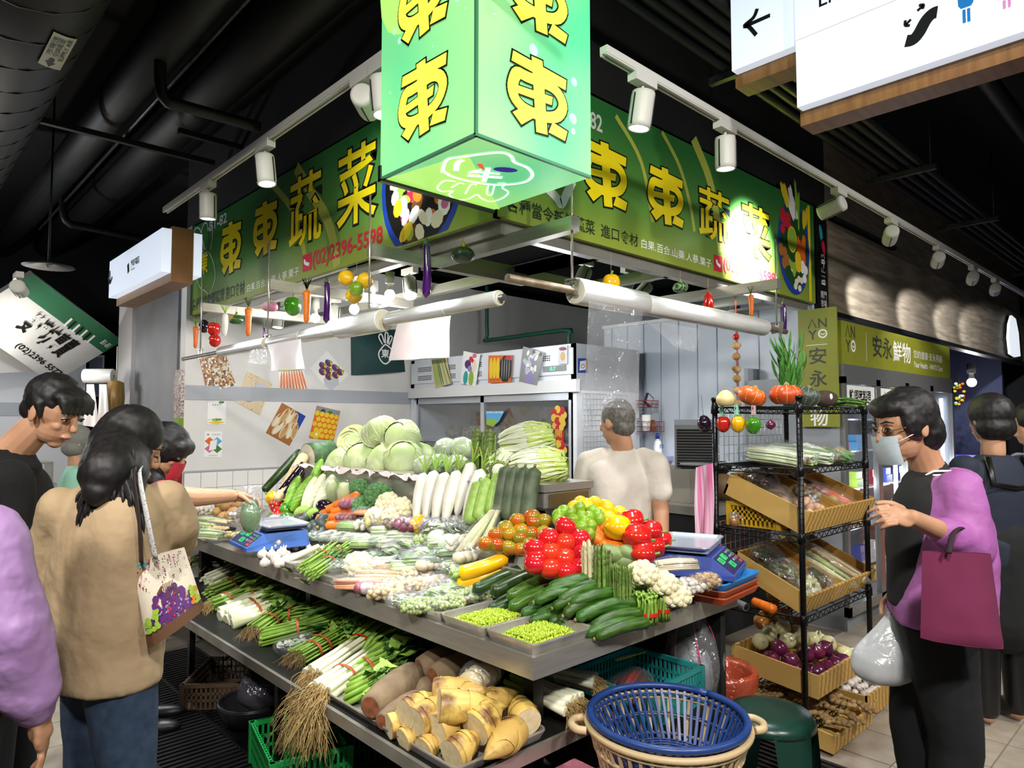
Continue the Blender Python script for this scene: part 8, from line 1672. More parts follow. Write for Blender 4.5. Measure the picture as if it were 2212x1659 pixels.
def back_person(label,px,hy,D0,f,top,low,hairm,bob=True,toppx=None,boots=True,strap=False):
 t=person(label,down(PD(px,1200,D0)));f=V(f).normalized();sd=f.cross(UP);C=PD(px,hy,D0);mb=MB();hf,hr,hu=head(mb,C,f-UP*.1);nb=C-UP*.17-hf*.02;cap(mb,C-hu*.05-hf*.02,nb,.05,.056);hip=V((nb.x,nb.y,.88));cap(mb,nb-UP*.12,hip,.075,.085)
 for k in(-1,1):s_=nb-UP*.08+sd*.18*k;chain(mb,[s_,s_-UP*.27+sd*.03*k,s_-UP*.42+f*.16],[.045,.04,.028]);hand(mb,s_-UP*.42+f*.16,f,UP,-UP,.6);chain(mb,[hip+sd*.08*k,down(hip+sd*.09*k,.4),down(hip+sd*.09*k,.05)],[.07,.05,.04])
 blob('body',mb,m_skin,t);mb=MB();torso(mb,[(nb-UP*.075,sd*.18,f*.09,UP*.07),(nb-UP*.2,sd*.19,f*.12,UP*.15),(nb-UP*.4,sd*.18,f*.12,UP*.18),(hip+UP*.02,sd*.185,f*.15,UP*.16)])
 for k in(-1,1):s_=nb-UP*.08+sd*.18*k;cap(mb,s_,s_-UP*.2+sd*.02*k,.07,.066)
 blob('blouse',mb,top,t,.012,6,.010)
 mb=MB();cap(mb,hip,V((hip.x,hip.y,.52)),.165,.18);blob('skirt',mb,low,t,.014,4,.012)
 if boots:
  mb=MB();[chain(mb,[down(hip+sd*.09*k,.40),down(hip+sd*.09*k,.08),down(hip+sd*.09*k+f*.09,.045)],[.068,.055,.045]) for k in(-1,1)];blob('boots',mb,M('boot_rubber','#101114',.35),t,.010,3)
 mb=MB();ell3(mb,C+hu*.03-hf*.02,hf*.108,hr*.1,hu*.105);ell3(mb,C-hu*.045-hf*.035,hf*.085,hr*.098,hu*.075);blob('hair',mb,hairm,t,.007,3,.006,_ct2)
 if strap:child(MB().tube([nb-UP*.02-f*.06-sd*.1,nb-UP*.15-f*.125-sd*.14,nb-UP*.17-f*.13+sd*.0,nb-UP*.15-f*.125+sd*.14,nb-UP*.02-f*.06+sd*.1],.016,6,flat=.3),'apron_strap',m_dark,t)
 return t
back_person('woman in a navy apron and black bob seen from behind at the far right',2135,905,3.5,HF*.9-HR*.2,M('apron_navy','#1a2233',.8),M('skirt_black','#0f1013',.85),m_hair,strap=True)
back_person('person with tied dark hair half hidden at the right picture edge',2225,915,4.15,-HR*.9+HF*.2,M('shirt_paleblue','#b9c4d6',.8),M('skirt_black','#0f1013',.85),m_hair)
t=back_person('shopper in a mint green top far back in the left aisle',172,955,5.3,HF*.3+HR*.5,M('shirt_mint','#8fc4ac',.8),M('skirt_black','#0f1013',.85),M('cap_grey','#7d7c76',.8),boots=False)
# HANGING TOY VEGETABLES
def hung(key,px,py,pl,v,label,s=1.,d=(0,0,1),up=.05,ztop=2.29):
 p=PX(px,py,v) if pl=='x' else PY(px,py,v);o=on(key,p,d,label,'toy vegetables hung below the signs',s)
 a=p+V((0,0,up*s));c=MB().tube([a,V((a.x,a.y,ztop))],.0012,4).build('string',M('string_grey','#8a8a86',.6),o);c.matrix_parent_inverse=o.matrix_basis.inverted();return o
leafy=MB();
for k in range(7):a=k*.9;leafy.tube([(0,0,.0),(.012*math.cos(a),.012*math.sin(a),.03),(.026*math.cos(a),.026*math.sin(a),.06)],[.004,.003,.002],5)
me_tops=leafy.mesh('leaf_tops',m_stem)
for(px,py,x,s_,lab) in[(422,728,1.84,.95,'toy carrot hanging at the far left end'),(536,695,1.84,1.05,'toy carrot hanging next to the striped gourd'),(662,662,1.84,1.05,'toy carrot hanging beside the green pepper')]:
 o=hung('car',px,py,'x',x,lab,s_,up=.15);put('leaf_tops',me_tops,o,loc=(0,0,.095))
o=hung('car',1622,660,'y',2.0,'toy carrot hanging at the right rod',.75,up=.12);put('leaf_tops',me_tops,o,loc=(0,0,.095))
o=hung('dai',486,702,'x',1.84,'toy white radish hanging beside the red peppers',.62,up=.2)
hung('pepr',462,710,'x',1.84,'upper red toy pepper hanging on the left');hung('pepr',464,735,'x',1.84,'lower red toy pepper hanging on the left',.9);hung('eggr',441,704,'x',1.86,'round black toy eggplant behind the rod hanger',.95);hung('pepg',632,660,'x',1.84,'green toy pepper hanging under the left sign',1.1)
hung('eggl',705,652,'x',1.84,'long purple toy eggplant beside the lemons',.9,up=.15);hung('eggl',920,583,'x',1.80,'long purple toy eggplant hanging nearest the corner',.95,up=.15);hung('eggl',1692,687,'y',2.0,'long dark toy eggplant at the right end of the rod',.72,up=.13);hung('eggl',570,725,'x',2.2,'small dark toy eggplant far inside the stall',.5,up=.13)
hung('pepy',1320,613,'y',2.0,'yellow toy pepper hanging above the thick bag roll',.95)
for(px,py,k,lab) in[(748,601,'lemon','left toy lemon of the hanging trio'),(788,607,'lemon','right toy lemon of the hanging trio'),(765,638,'lemon','lower toy lemon of the hanging trio'),(770,624,'lime','green toy lime in front of the lemon trio')]:hung(k,px,py,'x',1.82 if k=='lemon' else 1.76,lab,1.35,(0,-1 if px>760 else 1,.2))
def gourd(label,px,py,pl,v,R_,m1,mt2,n=10):
 p=PX(px,py,v) if pl=='x' else PY(px,py,v);o=MB().ell((0,0,0),(R_,R_,R_*.72),30,10,fn=ribfn(n,.1)).build('toy_gourd',m1,loc=p);tag(o,label,'toy vegetable','toy vegetables hung below the signs')
 MB().tube([(0,0,R_*.5),(.003,0,R_*1.1)],[R_*.25,R_*.12],7).build('stem',mt2,o);MB().tube([(0,0,R_*1.0),(0,0,2.29-p.z)],.0012,4).build('string',M('string_grey','#8a8a86',.6),o)
m_strip=M('gourd_striped','#2c4a26',.35,col2='#7f9a6a',scale=22,mode='wave',lo=.6,hi=.9);m_gy=M('gourd_yellowgreen','#d8a92a',.35,col2='#2f5a28',scale=9,lo=.45,hi=.55)
gourd('green and yellow toy pumpkin hanging under the light box',1000,551,'x',1.85,.052,M('gourd_darkgreen','#33482a',.4,col2='#1f3018',scale=12),m_pepy);gourd('striped green toy melon hanging by the right sign',1470,621,'y',2.0,.042,m_strip,m_stem);gourd('yellow and green striped toy gourd hanging on the left',510,691,'x',1.84,.05,m_gy,m_stem);gourd('pink and white toy turnip hanging beside the rod hanger',583,662,'x',1.84,.05,M('turnip','#e6d8cc',.4,col2='#c86a94',scale=5),m_stem,2)
p=PY(1530,652,2.0);t=thing('toy_chilies','bunch of red toy chilies hanging by the right rod','toy vegetable',p)
for k in range(5):a=k*1.3;MB().tube([(0,0,.06),(.012*math.cos(a),.012*math.sin(a),.03),(.02*math.cos(a),.02*math.sin(a),-.02-.01*(k%3)),(.022*math.cos(a),.022*math.sin(a),-.06)],[.002,.011,.009,.001],8).build('chili',m_pepr,t)
MB().tube([(0,0,.06),(0,0,2.29-p.z)],.002,5).build('string',m_stemb,t)
p=PY(1590,728,2.3);t=thing('gourd_string','red corded string of little tan gourds hanging before the white wall','ornament',(p.x,p.y,0))
MB().tube([(0,0,PY(1592,900,2.3).z),(0,0,2.33)],.003,6).build('cord',m_pepr,t);MB().ell((0,0,p.z),(.02,.02,.025),8,6,fn=lambda d:1+.4*nz(d,6)).build('knot',m_pepr,t)
for k,py in enumerate((747,770,798,818,843,872)):z=PY(1590,py,2.3).z;MB().ell((0,0,z),(.03 if k%2==0 else.026,.028,.026),12,8).build('gourd',m_jic if k%2 else M('gourd_tan','#c9a070',.5),t);MB().ell((.038 if k!=2 else -.038,0,z+.006),(.018,.014,.014),9,6).build('gourd_tip',m_jic,t) if k in(0,2) else None
# PHOTOGRAPHS ON THE WALL
def photo(label,plane,quad,bgc,fn,th=.004):
 """quad tl,tr,br,bl in the plane"""
 us=[plane.hit(*a) for a in quad];t=thing('photo_print',label,'photo',plane.p(*us[3]),0,'printed vegetable photos')
 def Q(u,v):a=[us[0][i]*(1-u)+us[1][i]*u for i in(0,1)];b=[us[3][i]*(1-u)+us[2][i]*u for i in(0,1)];return(b[0]*(1-v)+a[0]*v,b[1]*(1-v)+a[1]*v)
 mb=MB();c=[Q(*a) for a in((0,0),(1,0),(1,1),(0,1))];vs=[plane.p(*a,.001) for a in c]+[plane.p(*a,th) for a in c]
 child(mb.add(vs,[(3,2,1,0),(4,5,6,7)]+[(i,(i+1)%4,4+(i+1)%4,4+i) for i in range(4)],0,False),'paper',PRN[bgc],t)
 pm=MB();ly=[0]
 def d(u,v,rx,ry,c_,rot=0.,n=10):
  ly[0]+=1;pts=[]
  for k in range(n):
   a=2*PI*k/n;x,y=rx*math.cos(a),ry*math.sin(a);uu,vv=u+x*math.cos(rot)-y*math.sin(rot),v+x*math.sin(rot)+y*math.cos(rot);pts.append(plane.p(*Q(min(1,max(0,uu)),min(1,max(0,vv))),th+.0003+ly[0]*.000015))
  pm.poly(pts,PI_[c_])
 fn(d,random.Random(label));o=child(pm,'printed_picture',PM,t);o['kind']='stuff';return t
pW=Plane((1.96,6.15,0),(1,0,0),(0,0,1))
def f_nuts(d,q):
 for i in range(16):
  for j in range(18):d(.03+i*.0625+.03*(j%2),.03+j*.056,.036,.03,q.choice(['tan','cream','brown','beige','white','brown','dbrown']),q.random()*3,8)
def f_yams(d,q):
 d(.5,.5,.8,.8,'beige')
 for k in range(60):d(q.random(),q.random(),.02,.012,q.choice(['tan','brown','white']),q.random(),5)
 d(.34,.4,.27,.25,'grey');d(.34,.42,.25,.23,'lgrey');d(.68,.7,.25,.19,'grey');d(.68,.72,.23,.17,'lgrey')
 for k in range(40):d(q.choice([.34,.68])+q.uniform(-.15,.15),q.uniform(.3,.75),.012,.01,'white',0,5)
def f_carrots(d,q):
 d(.5,.95,.6,.06,'lime');d(.5,.06,.6,.08,'lgrey')
 for k in range(9):d(.06+k*.11,.5+.03*(k%2),.045,.42,'orange',.1*(k-4)*.4);d(.07+k*.11,.5,.012,.36,'tan',.1*(k-4)*.4)
def f_beets(d,q):
 d(.8,.3,.3,.3,'lgrey')
 for(u,v) in[(.3,.7),(.55,.78),(.72,.6),(.45,.5),(.22,.45),(.6,.35),(.35,.28),(.75,.82)]:d(u,v,.13,.12,'maroon');d(u-.02,v+.02,.1,.09,'purple');d(u-.04,v+.05,.03,.02,'pink');d(u+.05,v+.1,.07,.05,'lime',q.random()*3);d(u+.09,v+.06,.05,.04,'yellow',q.random()*3)
def f_shoots(d,q):
 d(.85,.8,.25,.4,'blue');d(.2,.95,.3,.1,'brown')
 for k in range(8):u,v,r_=[(.15,.5,.3),(.3,.7,.15),(.5,.75,0),(.7,.7,-.15),(.3,.3,.35),(.55,.32,.1),(.75,.4,-.1),(.9,.45,-.3)][k];d(u,v,.12,.27,'beige',-r_);d(u+.01,v-.02,.08,.22,'tan' if k%2 else 'cream',-r_);d(u,v+.15,.03,.1,'brown',-r_)
def f_oranges(d,q):
 d(.5,.9,.6,.14,'grey');d(.6,.86,.12,.08,'green');d(.3,.88,.1,.06,'dgreen')
 for j in range(5):
  for i in range(5):d(.1+i*.2+.1*(j%2),.1+j*.165,.12,.1,'orange');d(.09+i*.2+.1*(j%2),.12+j*.165,.095,.08,'yellow')
 d(.25,.14,.16,.16,'yellow');d(.25,.14,.05,.05,'white')
for lab,qd,bg,fn in[('photo of brown and cream nuts on the wall',((431,775),(486,762),(509,832),(447,848)),'brown',f_nuts),('photo of two pale round yams tilted on the wall',((534,802),(588,828),(561,897),(508,868)),'beige',f_yams),('photo of orange carrots in a row under the white bag',((600,797),(656,793),(664,853),(608,862)),'white',f_carrots),('photo of purple beets turned like a diamond',((706,757),(752,810),(713,847),(669,796)),'white',f_beets),('photo of peeled bamboo shoots tilted on the wall',((609,870),(660,899),(625,963),(574,935)),'brown',f_shoots),('photo of yellow oranges above the winter melon',((684,876),(735,888),(720,953),(667,946)),'orange',f_oranges)]:photo(lab,pW,qd,bg,fn)
pF=Plane((FX-.03,6.13,0),(0,-1,0),(0,0,1))
def f_asp(d,q):
 for k in range(9):d(.1+k*.1,.45,.035,.5,q.choice(['green','lime','beige']),.02*k);d(.1+k*.1,.9,.04,.1,'dgreen')
def f_mix(d,q):
 for k in range(7):d(q.uniform(.2,.8),q.uniform(.7,.95),.12,.06,q.choice(['red','pink','yellow','orange']))
 d(.35,.62,.2,.14,'purple');d(.5,.5,.14,.1,'violet');d(.75,.6,.14,.2,'cream');d(.3,.2,.15,.22,'teal');d(.65,.22,.16,.24,'lime',.2)
def f_banana(d,q):
 d(.75,.5,.3,.5,'black');d(.85,.9,.14,.08,'red')
 for k in range(3):d(.12+k*.15,.5,.08,.44,'yellow');d(.12+k*.15,.12,.04,.05,'brown')
 for k in range(4):d(.6+k*.1,.5,.02,.4,'grey')
def f_bitter(d,q):
 d(.7,.93,.25,.08,'dgreen')
 for k in range(34):d(q.uniform(.15,.75),q.uniform(.3,.95),.09,.06,q.choice(['lgrey','white','violet','lgrey']),q.random()*3,8)
 d(.55,.15,.25,.15,'violet')
def f_lbl(d,q):d(.5,.8,.45,.1,'maroon');d(.5,.4,.3,.25,'tan')
for lab,qd,bg,fn in[('photo of asparagus on the fridge top panel',((931,776),(965,772),(976,828),(941,840)),'beige',f_asp),('photo of mixed vegetables on the fridge top panel',((1002,758),(1038,766),(1028,835),(995,828)),'white',f_mix),('photo of yellow and dark zucchinis on the fridge top panel',((1056,768),(1107,767),(1104,826),(1055,827)),'orange',f_banana),('photo of white bitter gourd on the fridge top panel',((1131,748),(1176,762),(1160,833),(1122,824)),'grey',f_bitter),('small brown label card at the fridge corner',((1207,746),(1226,745),(1226,786),(1207,786)),'lgrey',f_lbl)]:photo(lab,pF,qd,bg,fn)
def f_pay(d,q):
 d(.5,.93,.45,.03,'white');d(.3,.62,.28,.16,'orange',0,4);d(.72,.62,.28,.16,'sky',0,4);d(.3,.32,.28,.16,'pink',0,4);d(.72,.32,.28,.16,'green',0,4);d(.5,.47,.32,.22,'white',PI/4,4);d(.2,.88,.09,.05,'lgrey');d(.22,.88,.03,.02,'red');d(.5,.07,.3,.02,'lgrey')
 for k in range(4):d(.48+k*.12,.88,.04,.03,'grey',PI/4,4)
def f_pay2(d,q):
 d(.5,.08,.5,.08,'yellow',0,4);d(.5,.2,.5,.07,'lime',0,4);d(.75,.95,.16,.06,'green');[d(.2+k*.16,.2,.05,.03,['white','sky','red','blue','white'][k]) for k in range(5)];[d(.3+k*.13,.85,.045,.035,'grey',PI/4,4) for k in range(4)];d(.5,.52,.26,.2,'white',PI/4,4)
photo('payment card with four coloured corners on the wall',pW,((441,932),(480,932),(479,988),(440,987)),'white',f_pay);photo('market payment card with a yellow foot on the wall',pW,((448,868),(488,866),(487,916),(447,917)),'white',f_pay2)
pFs=Plane((FX,3.76,0),(1,0,0),(0,0,1));photo('small card with coloured border on the fridge side',pFs,((1248,774),(1268,774),(1268,805),(1248,805)),'blue',lambda d,q:(d(.85,.5,.12,.5,'orange',0,4),d(.5,.5,.5,.42,'white',PI/4,4),d(.5,.45,.2,.16,'black'),d(.5,.45,.15,.12,'white')))
us=[pW.hit(*a) for a in((757,712),(866,712),(875,803),(758,811))];t=thing('cloth_bag','dark green bag with a white radish emblem hanging on the wall','bag',pW.p(*us[3]))
mb=MB();mb.grid(lambda u,v:pW.p(us[3][0]*(1-u)*(1-v)+us[2][0]*u*(1-v)+us[0][0]*(1-u)*v+us[1][0]*u*v,us[3][1]*(1-u)*(1-v)+us[2][1]*u*(1-v)+us[0][1]*(1-u)*v+us[1][1]*u*v,.004+.09*math.sin(PI*u)**.6*math.sin(PI*min(1,.15+v*.9))**.7),14,10);child(mb,'bag_body',M('bag_green','#183c3c',.7,col2='#1d4545',scale=4),t);pG=Plane(pW.O-V((0,.098,0)),(1,0,0),(0,0,1));mb=MB()
radish_logo(pG,mb,[[(830,745),(818,762),(822,778),(833,786),(845,775),(847,758),(836,746),(830,745)],[(826,744),(818,728),(824,722),(830,740)],[(832,742),(832,720),(838,722),(836,742)],[(838,743),(842,726),(847,730),(840,745)],[(847,775),(854,768)]],.014,0,.002);pG.text(mb,'東',(824,772),(840,772),(824,754),0,.02,.002);child(mb,'radish_emblem',m_wht,t)
mgp=M('pipe_green','#1d5a4a',.4);pts=[PX(1052,575,5.0),PX(1052,735,5.0),PX(1228,716,5.0),PX(1233,716,5.0)];pts=[V((p.x,p.y,p.z)) for p in pts]
o=MB().tube(smooth_pts([tuple(V((5.0,pts[0].y,3.0))),tuple(pts[1]+UP*.06),tuple(pts[1]+V((0,-.05,0))),tuple(V((5.0,pts[2].y+.05,pts[1].z))),tuple(V((5.0,pts[2].y,pts[1].z-.06))),tuple(V((5.0,pts[2].y,2.14)))],4),.022,10).build('green_pipe',mgp);tag(o,'dark green pipe bending above the fridge','pipe')
o=MB().tube([V((4.9,pts[0].y-.15,3.0)),V((4.9,pts[0].y-.15,pts[0].z-.1)),V((4.9,pts[0].y-1.6,pts[0].z-.1))],.014,8).build('grey_conduit',m_galv);tag(o,'grey conduit along the dark wall above the green pipe','conduit')
wgrid('white wire grid hung on the side of the fridge',(4.34,3.75,1.05),(1,0,0),(0,0,1),13,15,.045,.045,m_wire)
m_redw=M('wire_red','#8a2430',.4)
def wbasket(label,px,py,wd,h,dp=.12):
 p=PY(px,py,3.66);t=thing('wire_basket',label,'basket',p);mb=MB()
 for z in(0,h*.5,h):mb.tube([(-wd/2,-dp/2,z),(wd/2,-dp/2,z),(wd/2,dp/2,z),(-wd/2,dp/2,z),(-wd/2,-dp/2,z)],.003,5)
 for k in range(9):x=-wd/2+wd*k/8;mb.tube([(x,-dp/2,0),(x,-dp/2,h)],.002,4);mb.tube([(x,-dp/2,0),(x,dp/2,0)],.002,4)
 mb.build('wires',m_redw,t);return p
p=wbasket('red wire basket with glasses hung on the grid',1398,880,.17,.06);o=MB().bb((-.05,-.012,0),(.05,.012,.1)).build('thermometer',M('navy_dark','#1d2436',.4),loc=p+V((0,0,.02)),rot=(0,.5,0));tag(o,'dark square device leaning in the upper red basket','device');MB().bb((-.04,-.014,.012),(.04,-.012,.09)).build('face_plate',PRN['lgrey'],o)
p=wbasket('long red wire basket with a white cup on the grid',1405,932,.24,.09);o=MB().lathe([(0,0),(.032,0),(.04,.14),(.036,.14),(.03,.005),(0,.005)],18).build('cup',m_wht,loc=p+V((-.06,0,.005)));tag(o,'white paper cup in the long red basket','cup');MB().lathe([(.0395,.135),(.042,.14),(.0395,.145)],16).build('rim',m_wht,o)
o=MB().lathe([(0,0),(.03,0),(.032,.07),(.02,.08),(.022,.1),(0,.1)],14).build('jar',M('jar_brown','#8a6a48',.4),loc=p+V((.04,0,.005)));tag(o,'small brown jar in the long red basket','jar')
p=PY(1421,990,3.6);t=thing('detergent_bottle','white bottle with blue cap and blue lettering','bottle',p);MB().lathe([(0,0),(.036,0),(.038,.1),(.03,.15),(.016,.165),(.016,.18),(0,.18)],16).build('bottle',m_wht,t);MB().lathe([(0,.175),(.02,.175),(.017,.21),(.01,.225),(0,.225)],14).build('cap',PRN['blue'],t);mb=MB();Plane((-.03,-.04,.04),(1,0,0),(0,0,1)).textr(mb,'沙拉',0,.06,.05,.09,0,.02);mb.build('lettering',PRN['blue'],t)
o=MB().bb((p.x-.1,3.5,p.z-.02),(p.x+.1,3.74,p.z)).build('wall_shelf',PRN['violet']);tag(o,'small violet shelf holding the detergent bottle','shelf');MB().bb((p.x-.1,3.5,p.z),(p.x+.1,3.505,p.z+.02)).build('lip',PRN['violet'],o)
p=PD(1500,960,4.6);t=thing('fan','grey tilted box fan behind the rack','fan',(p.x,p.y,1.2));Mf=aim((0,0,p.z-1.2),(-.75,-.5,-.35));MB().bb((-.13,-.16,-.05),(.13,.16,.05)).build('housing',m_grey,t,mat=Mf)
mb=MB();[mb.bb((-.115,-.14+k*.02,.05),(.115,-.13+k*.02,.056)) for k in range(14)];mb.build('grille',m_canin,t,mat=Mf)['kind']='stuff';MB().tube([(0,0,0),(0,.05,.1),(0,0,p.z-1.2)],.014,8).build('stand',m_grey,t);MB().lathe([(0,0),(.1,0),(.1,.015),(0,.02)],18).build('base',m_grey,t)
ct=thing('side_counter','dark side counter with metal top behind the vendor','counter',(4.6,2.6,0));sub(ct,MB().bb((4.2,2.5,.84),(5.28,3.7,.9)),'counter_top',m_steel);sub(ct,MB().bb((4.22,2.52,0),(5.26,3.68,.84)),'cabinet_body',m_black);sub(ct,MB().bb((4.2,2.5,.55),(4.24,3.7,.6)).bb((4.2,2.5,0),(4.24,2.54,.84)),'steel_frame_edge',m_steel)
o=MB().bb((-.2,-.25,0),(.2,.25,.24)).build('carton',M('carton_grey','#8b857c',.7),loc=(4.55,3.0,.901));tag(o,'grey carton on the side counter with line drawing','box');mb=MB();pl=Plane((-.2,.25,0),(0,-1,0),(0,0,1));[pl.line(mb,[(.1+.03*k,.03),(.1+.03*k,.19),(.3-.02*k,.19),(.3-.02*k,.05*k+.03)],.006,0,.001) for k in range(4)];mb.build('printed_drawing',m_blk,o)
o=MB().lathe([(0,0),(.1,0),(.1,.14),(.09,.16),(.03,.2),(0,.21)],20).build('steamer',M('bamboo_brown','#6d5236',.6),loc=(4.75,2.72,1.142-.241));tag(o,'brown lidded pot on the counter behind the rack','pot');MB().ell((0,0,.24),(.07,.07,.05),12,8,fn=lambda d:1+.2*nz(d,3)).build('black_bundle',m_dark,o)
# NEIGHBOUR ON THE RIGHT: glass fridge
YF=1.97;NF=thing('glass_door_fridge','steel framed fridge with lit glass doors at the neighbouring stall','fridge',(5.12,YF,0))
fx=[PY(px,900,YF).x for px in(1815,1842,1937,2003,2056)];xa,xb=5.12,PY(2056,900,YF).x;zt=PY(1900,822,YF).z
m_chr=M('chrome_frame','#a9acae',.25,.7);e_tube=emis('fridge_tube','#f2f6ff',5.0)
sub(NF,MB().bb((xa,YF+.02,0),(xb,YF+.75,.1)).bb((xa,YF+.72,0),(xb,YF+.75,zt+.1)).bb((xa,YF,0),(xa+.03,YF+.75,zt)).bb((xb-.03,YF,0),(xb,YF+.75,zt)),'cabinet',M('fridge_grey','#8f959c',.5))
sub(NF,MB().bb((xa,YF-.02,zt-.0),(xb,YF+.1,zt+.09)),'top_bar',m_chr);nd=4
for k in range(nd):
 a=xa+(xb-xa)*k/nd;b=xa+(xb-xa)*(k+1)/nd
 sub(NF,MB().bb((a,YF-.02,.1),(a+.045,YF+.02,zt)).bb((b-.045,YF-.02,.1),(b,YF+.02,zt)).bb((a,YF-.02,zt-.05),(b,YF+.02,zt)).bb((a,YF-.02,.1),(b,YF+.02,.17)),'door_frame',m_chr);sub(NF,MB().bb((a+.045,YF-.003,.17),(b-.045,YF+.003,zt-.05)),'glass_door',film('fridge_glass2',gloss=.1,rough=.02,milky=.02,bump=0));sub(NF,MB().bb((b-.075,YF+.06,.2),(b-.05,YF+.085,zt-.1)),'light_tube',e_tube)
 lamp('POINT','fridge_light',(b-.12,YF+.12,1.0),4,COOL,size=.1)
 if k<2:bo=MB().bb((a+.06,YF-.008,zt-.2),(b-.06,YF-.005,zt-.06));sub(NF,bo,'door_label',m_wht);mb=MB();Plane((a+.06,YF-.009,zt-.2),(1,0,0),(0,0,1)).textr(mb,['鮮/即時料理','水產專區'][k],.06,b-a-.2,.035,.11,0,.015);sub(NF,mb,'lettering',m_blk)
 for z in(.35,.65,.95,1.25,1.5):sub(NF,MB().bb((a+.05,YF+.12,z),(b-.05,YF+.7,z+.012)),'shelf',m_wire)
q=random.Random(8);cols_=['white','sky','lgrey','red','lime','cream','yellow','blue']
for k in range(8):
 for z in(.17,.362,.662,.962,1.262):
  o=MB().bb((-.07,-.05,0),(.07,.05,.06)).bb((-.06,-.04,.06),(.06,.04,.12)).build('food_pack',PRN[q.choice(cols_)],loc=(xa+.15+k*.33+q.uniform(-.03,.03),YF+.22,z));tag(o,'packed frozen food on a shelf inside the lit glass fridge','pack','packs inside the neighbour glass fridge')
zb0,zb1=zt+.09,PY(1900,712,YF).z;BN=tag(MB().bb((xa+.02,YF,zb0),(xb-.0,YF+.03,zb1)).build('fridge_banner',m_olive),'wide olive green banner above the neighbour glass fridge','sign');pN=Plane((xa+.02,YF,zb0),(1,0,0),(0,0,1));mb=MB();H_=zb1-zb0
anyo(pN,mb,.08,H_*.3,H_*.62);pN.shape(mb,[(.48,H_*.15),(.485,H_*.15),(.485,H_*.85),(.48,H_*.85)],1,.001);pN.textr(mb,'安永',.62,1.05,H_*.3,H_*.82,0,.02);pN.textr(mb,'鮮物',1.08,1.52,H_*.27,H_*.8,1,.012);pN.textr(mb,'您的健康·安永照顧',1.6,2.45,H_*.45,H_*.68,1,.0);pN.textr(mb,'Your Health · ANYO Care',1.6,2.45,H_*.2,H_*.36,1,.01);mb.build('lettering',[M('olive_ink','#3a3c34',.5),m_wht],BN)
lamp('SPOT','banner_light',(6.4,1.3,2.75),30,WARM,(6.5,2.0,1.9),.05,80,.8)
struct(MB().bb((12.2,2.4,0),(12.3,9,2.9)).build('wall_blue',M('wall_navy','#20264a',.7)));struct(MB().bb((8.2,4.2,0),(12.2,4.3,2.9)).build('wall_beyond',M('wall_dark','#26232c',.7)));o=MB().bb((8.3,1.9,1.05),(9.3,2.6,1.1)).build('blue_counter',emis('blue_glow','#2a2ae0',1.2));tag(o,'blue glowing counter edge far at the right','counter');MB().bb((8.32,1.95,0),(9.28,2.55,1.05)).build('counter_body',m_black,o)
p=PY(2099,826,2.6);bulb('warm glowing globe lamp at the stall beyond',p,.06,12)
p=PY(2072,850,2.45);t=thing('garland','yellow and white flower garland hanging by the glass fridge','garland',p);q=random.Random(4);MB().tube([(0,0,-.2),(0,0,.35)],.003,5).build('cord',m_dark,t)
for k in range(30):MB().ell((q.uniform(-.07,.07),q.uniform(-.05,.05),q.uniform(-.15,.14)),(.022,.022,.018),7,5).build('flower',PRN[['yellow','white','orange','lime'][k%4]],t)
FLG=thing('fascia_emblem','white cut out fish like emblem on the wooden fascia','emblem',PY(2180,780,2.19));pq=Plane((5.5,2.19,2.3),(1,0,0),(0,0,1));us=[pq.hit(*a) for a in((2170,700),(2175,682),(2184,690),(2190,720),(2194,770),(2184,772),(2172,765),(2168,730))]
for lift,mt_,nm in((0,m_dark,'black_edge'),(.03,emis('emblem_white','#e8eef6',.8),'white_face')):mb=MB();vs=[pq.p(u,v,lift) for u,v in us]+[pq.p(u,v,lift+.028) for u,v in us];n=len(us);child(mb.add(vs,[tuple(range(n)),tuple(range(n,2*n))]+[(i,(i+1)%n,n+(i+1)%n,n+i) for i in range(n)],0,False),nm,mt_,FLG)
o=MB().bb((6.9,1.35,.8),(7.6,1.75,.86)).bb((6.95,1.4,0),(7.55,1.7,.8)).build('goods_table',PRN['orange']);tag(o,'orange edged goods table beyond the glass fridge','table')
# NEIGHBOURS ON THE LEFT
struct(MB().bb((-3.5,9.5,0),(1.9,9.6,2.6)).build('wall_left',M('wall_white_far','#d9dade',.6)));struct(MB().bb((-3.5,9.49,1.55),(1.9,9.5,1.7)).build('trim_2',m_greyband));struct(MB().bb((-6,11,0),(14,11.1,4.1)).bb((13.3,-4,0),(13.4,11,4.1)).bb((-6,-4,0),(-5.9,11,4.1)).build('wall_outer',m_black))
lamp('POINT','stall_light',(-.2,8.0,2.2),60,COOL,size=.1);lamp('POINT','stall_light',(.9,7.4,2.0),22,WARM,size=.1)
def panel(label,quad,deps,mt,th=.04):
 c=[PD(a[0],a[1],d) for a,d in zip(quad,deps)];n_=(c[1]-c[0]).cross(c[3]-c[0]).normalized();n_=n_ if n_.dot(FWD)>0 else -n_;t=thing('hanging_board',label,'sign',c[0]);child(MB().add(c+[p+n_*th for p in c],[(0,1,2,3),(7,6,5,4)]+[(i,(i+1)%4,4+(i+1)%4,4+i) for i in range(4)],0,False),'board',mt,t);return t,c,-n_
t,c,n_=panel('slanting white and green stall sign with black brush characters',((70,590),(264,737),(113,828),(-90,690)),(6.0,7.4,7.2,5.8),M('board_white','#d6d6d6',.4,col2='#c9cac9',scale=2))
def bi(u,v,l=.004):return(c[0]*(1-u)+c[1]*u)*(1-v)+(c[3]*(1-u)+c[2]*u)*v+n_*l
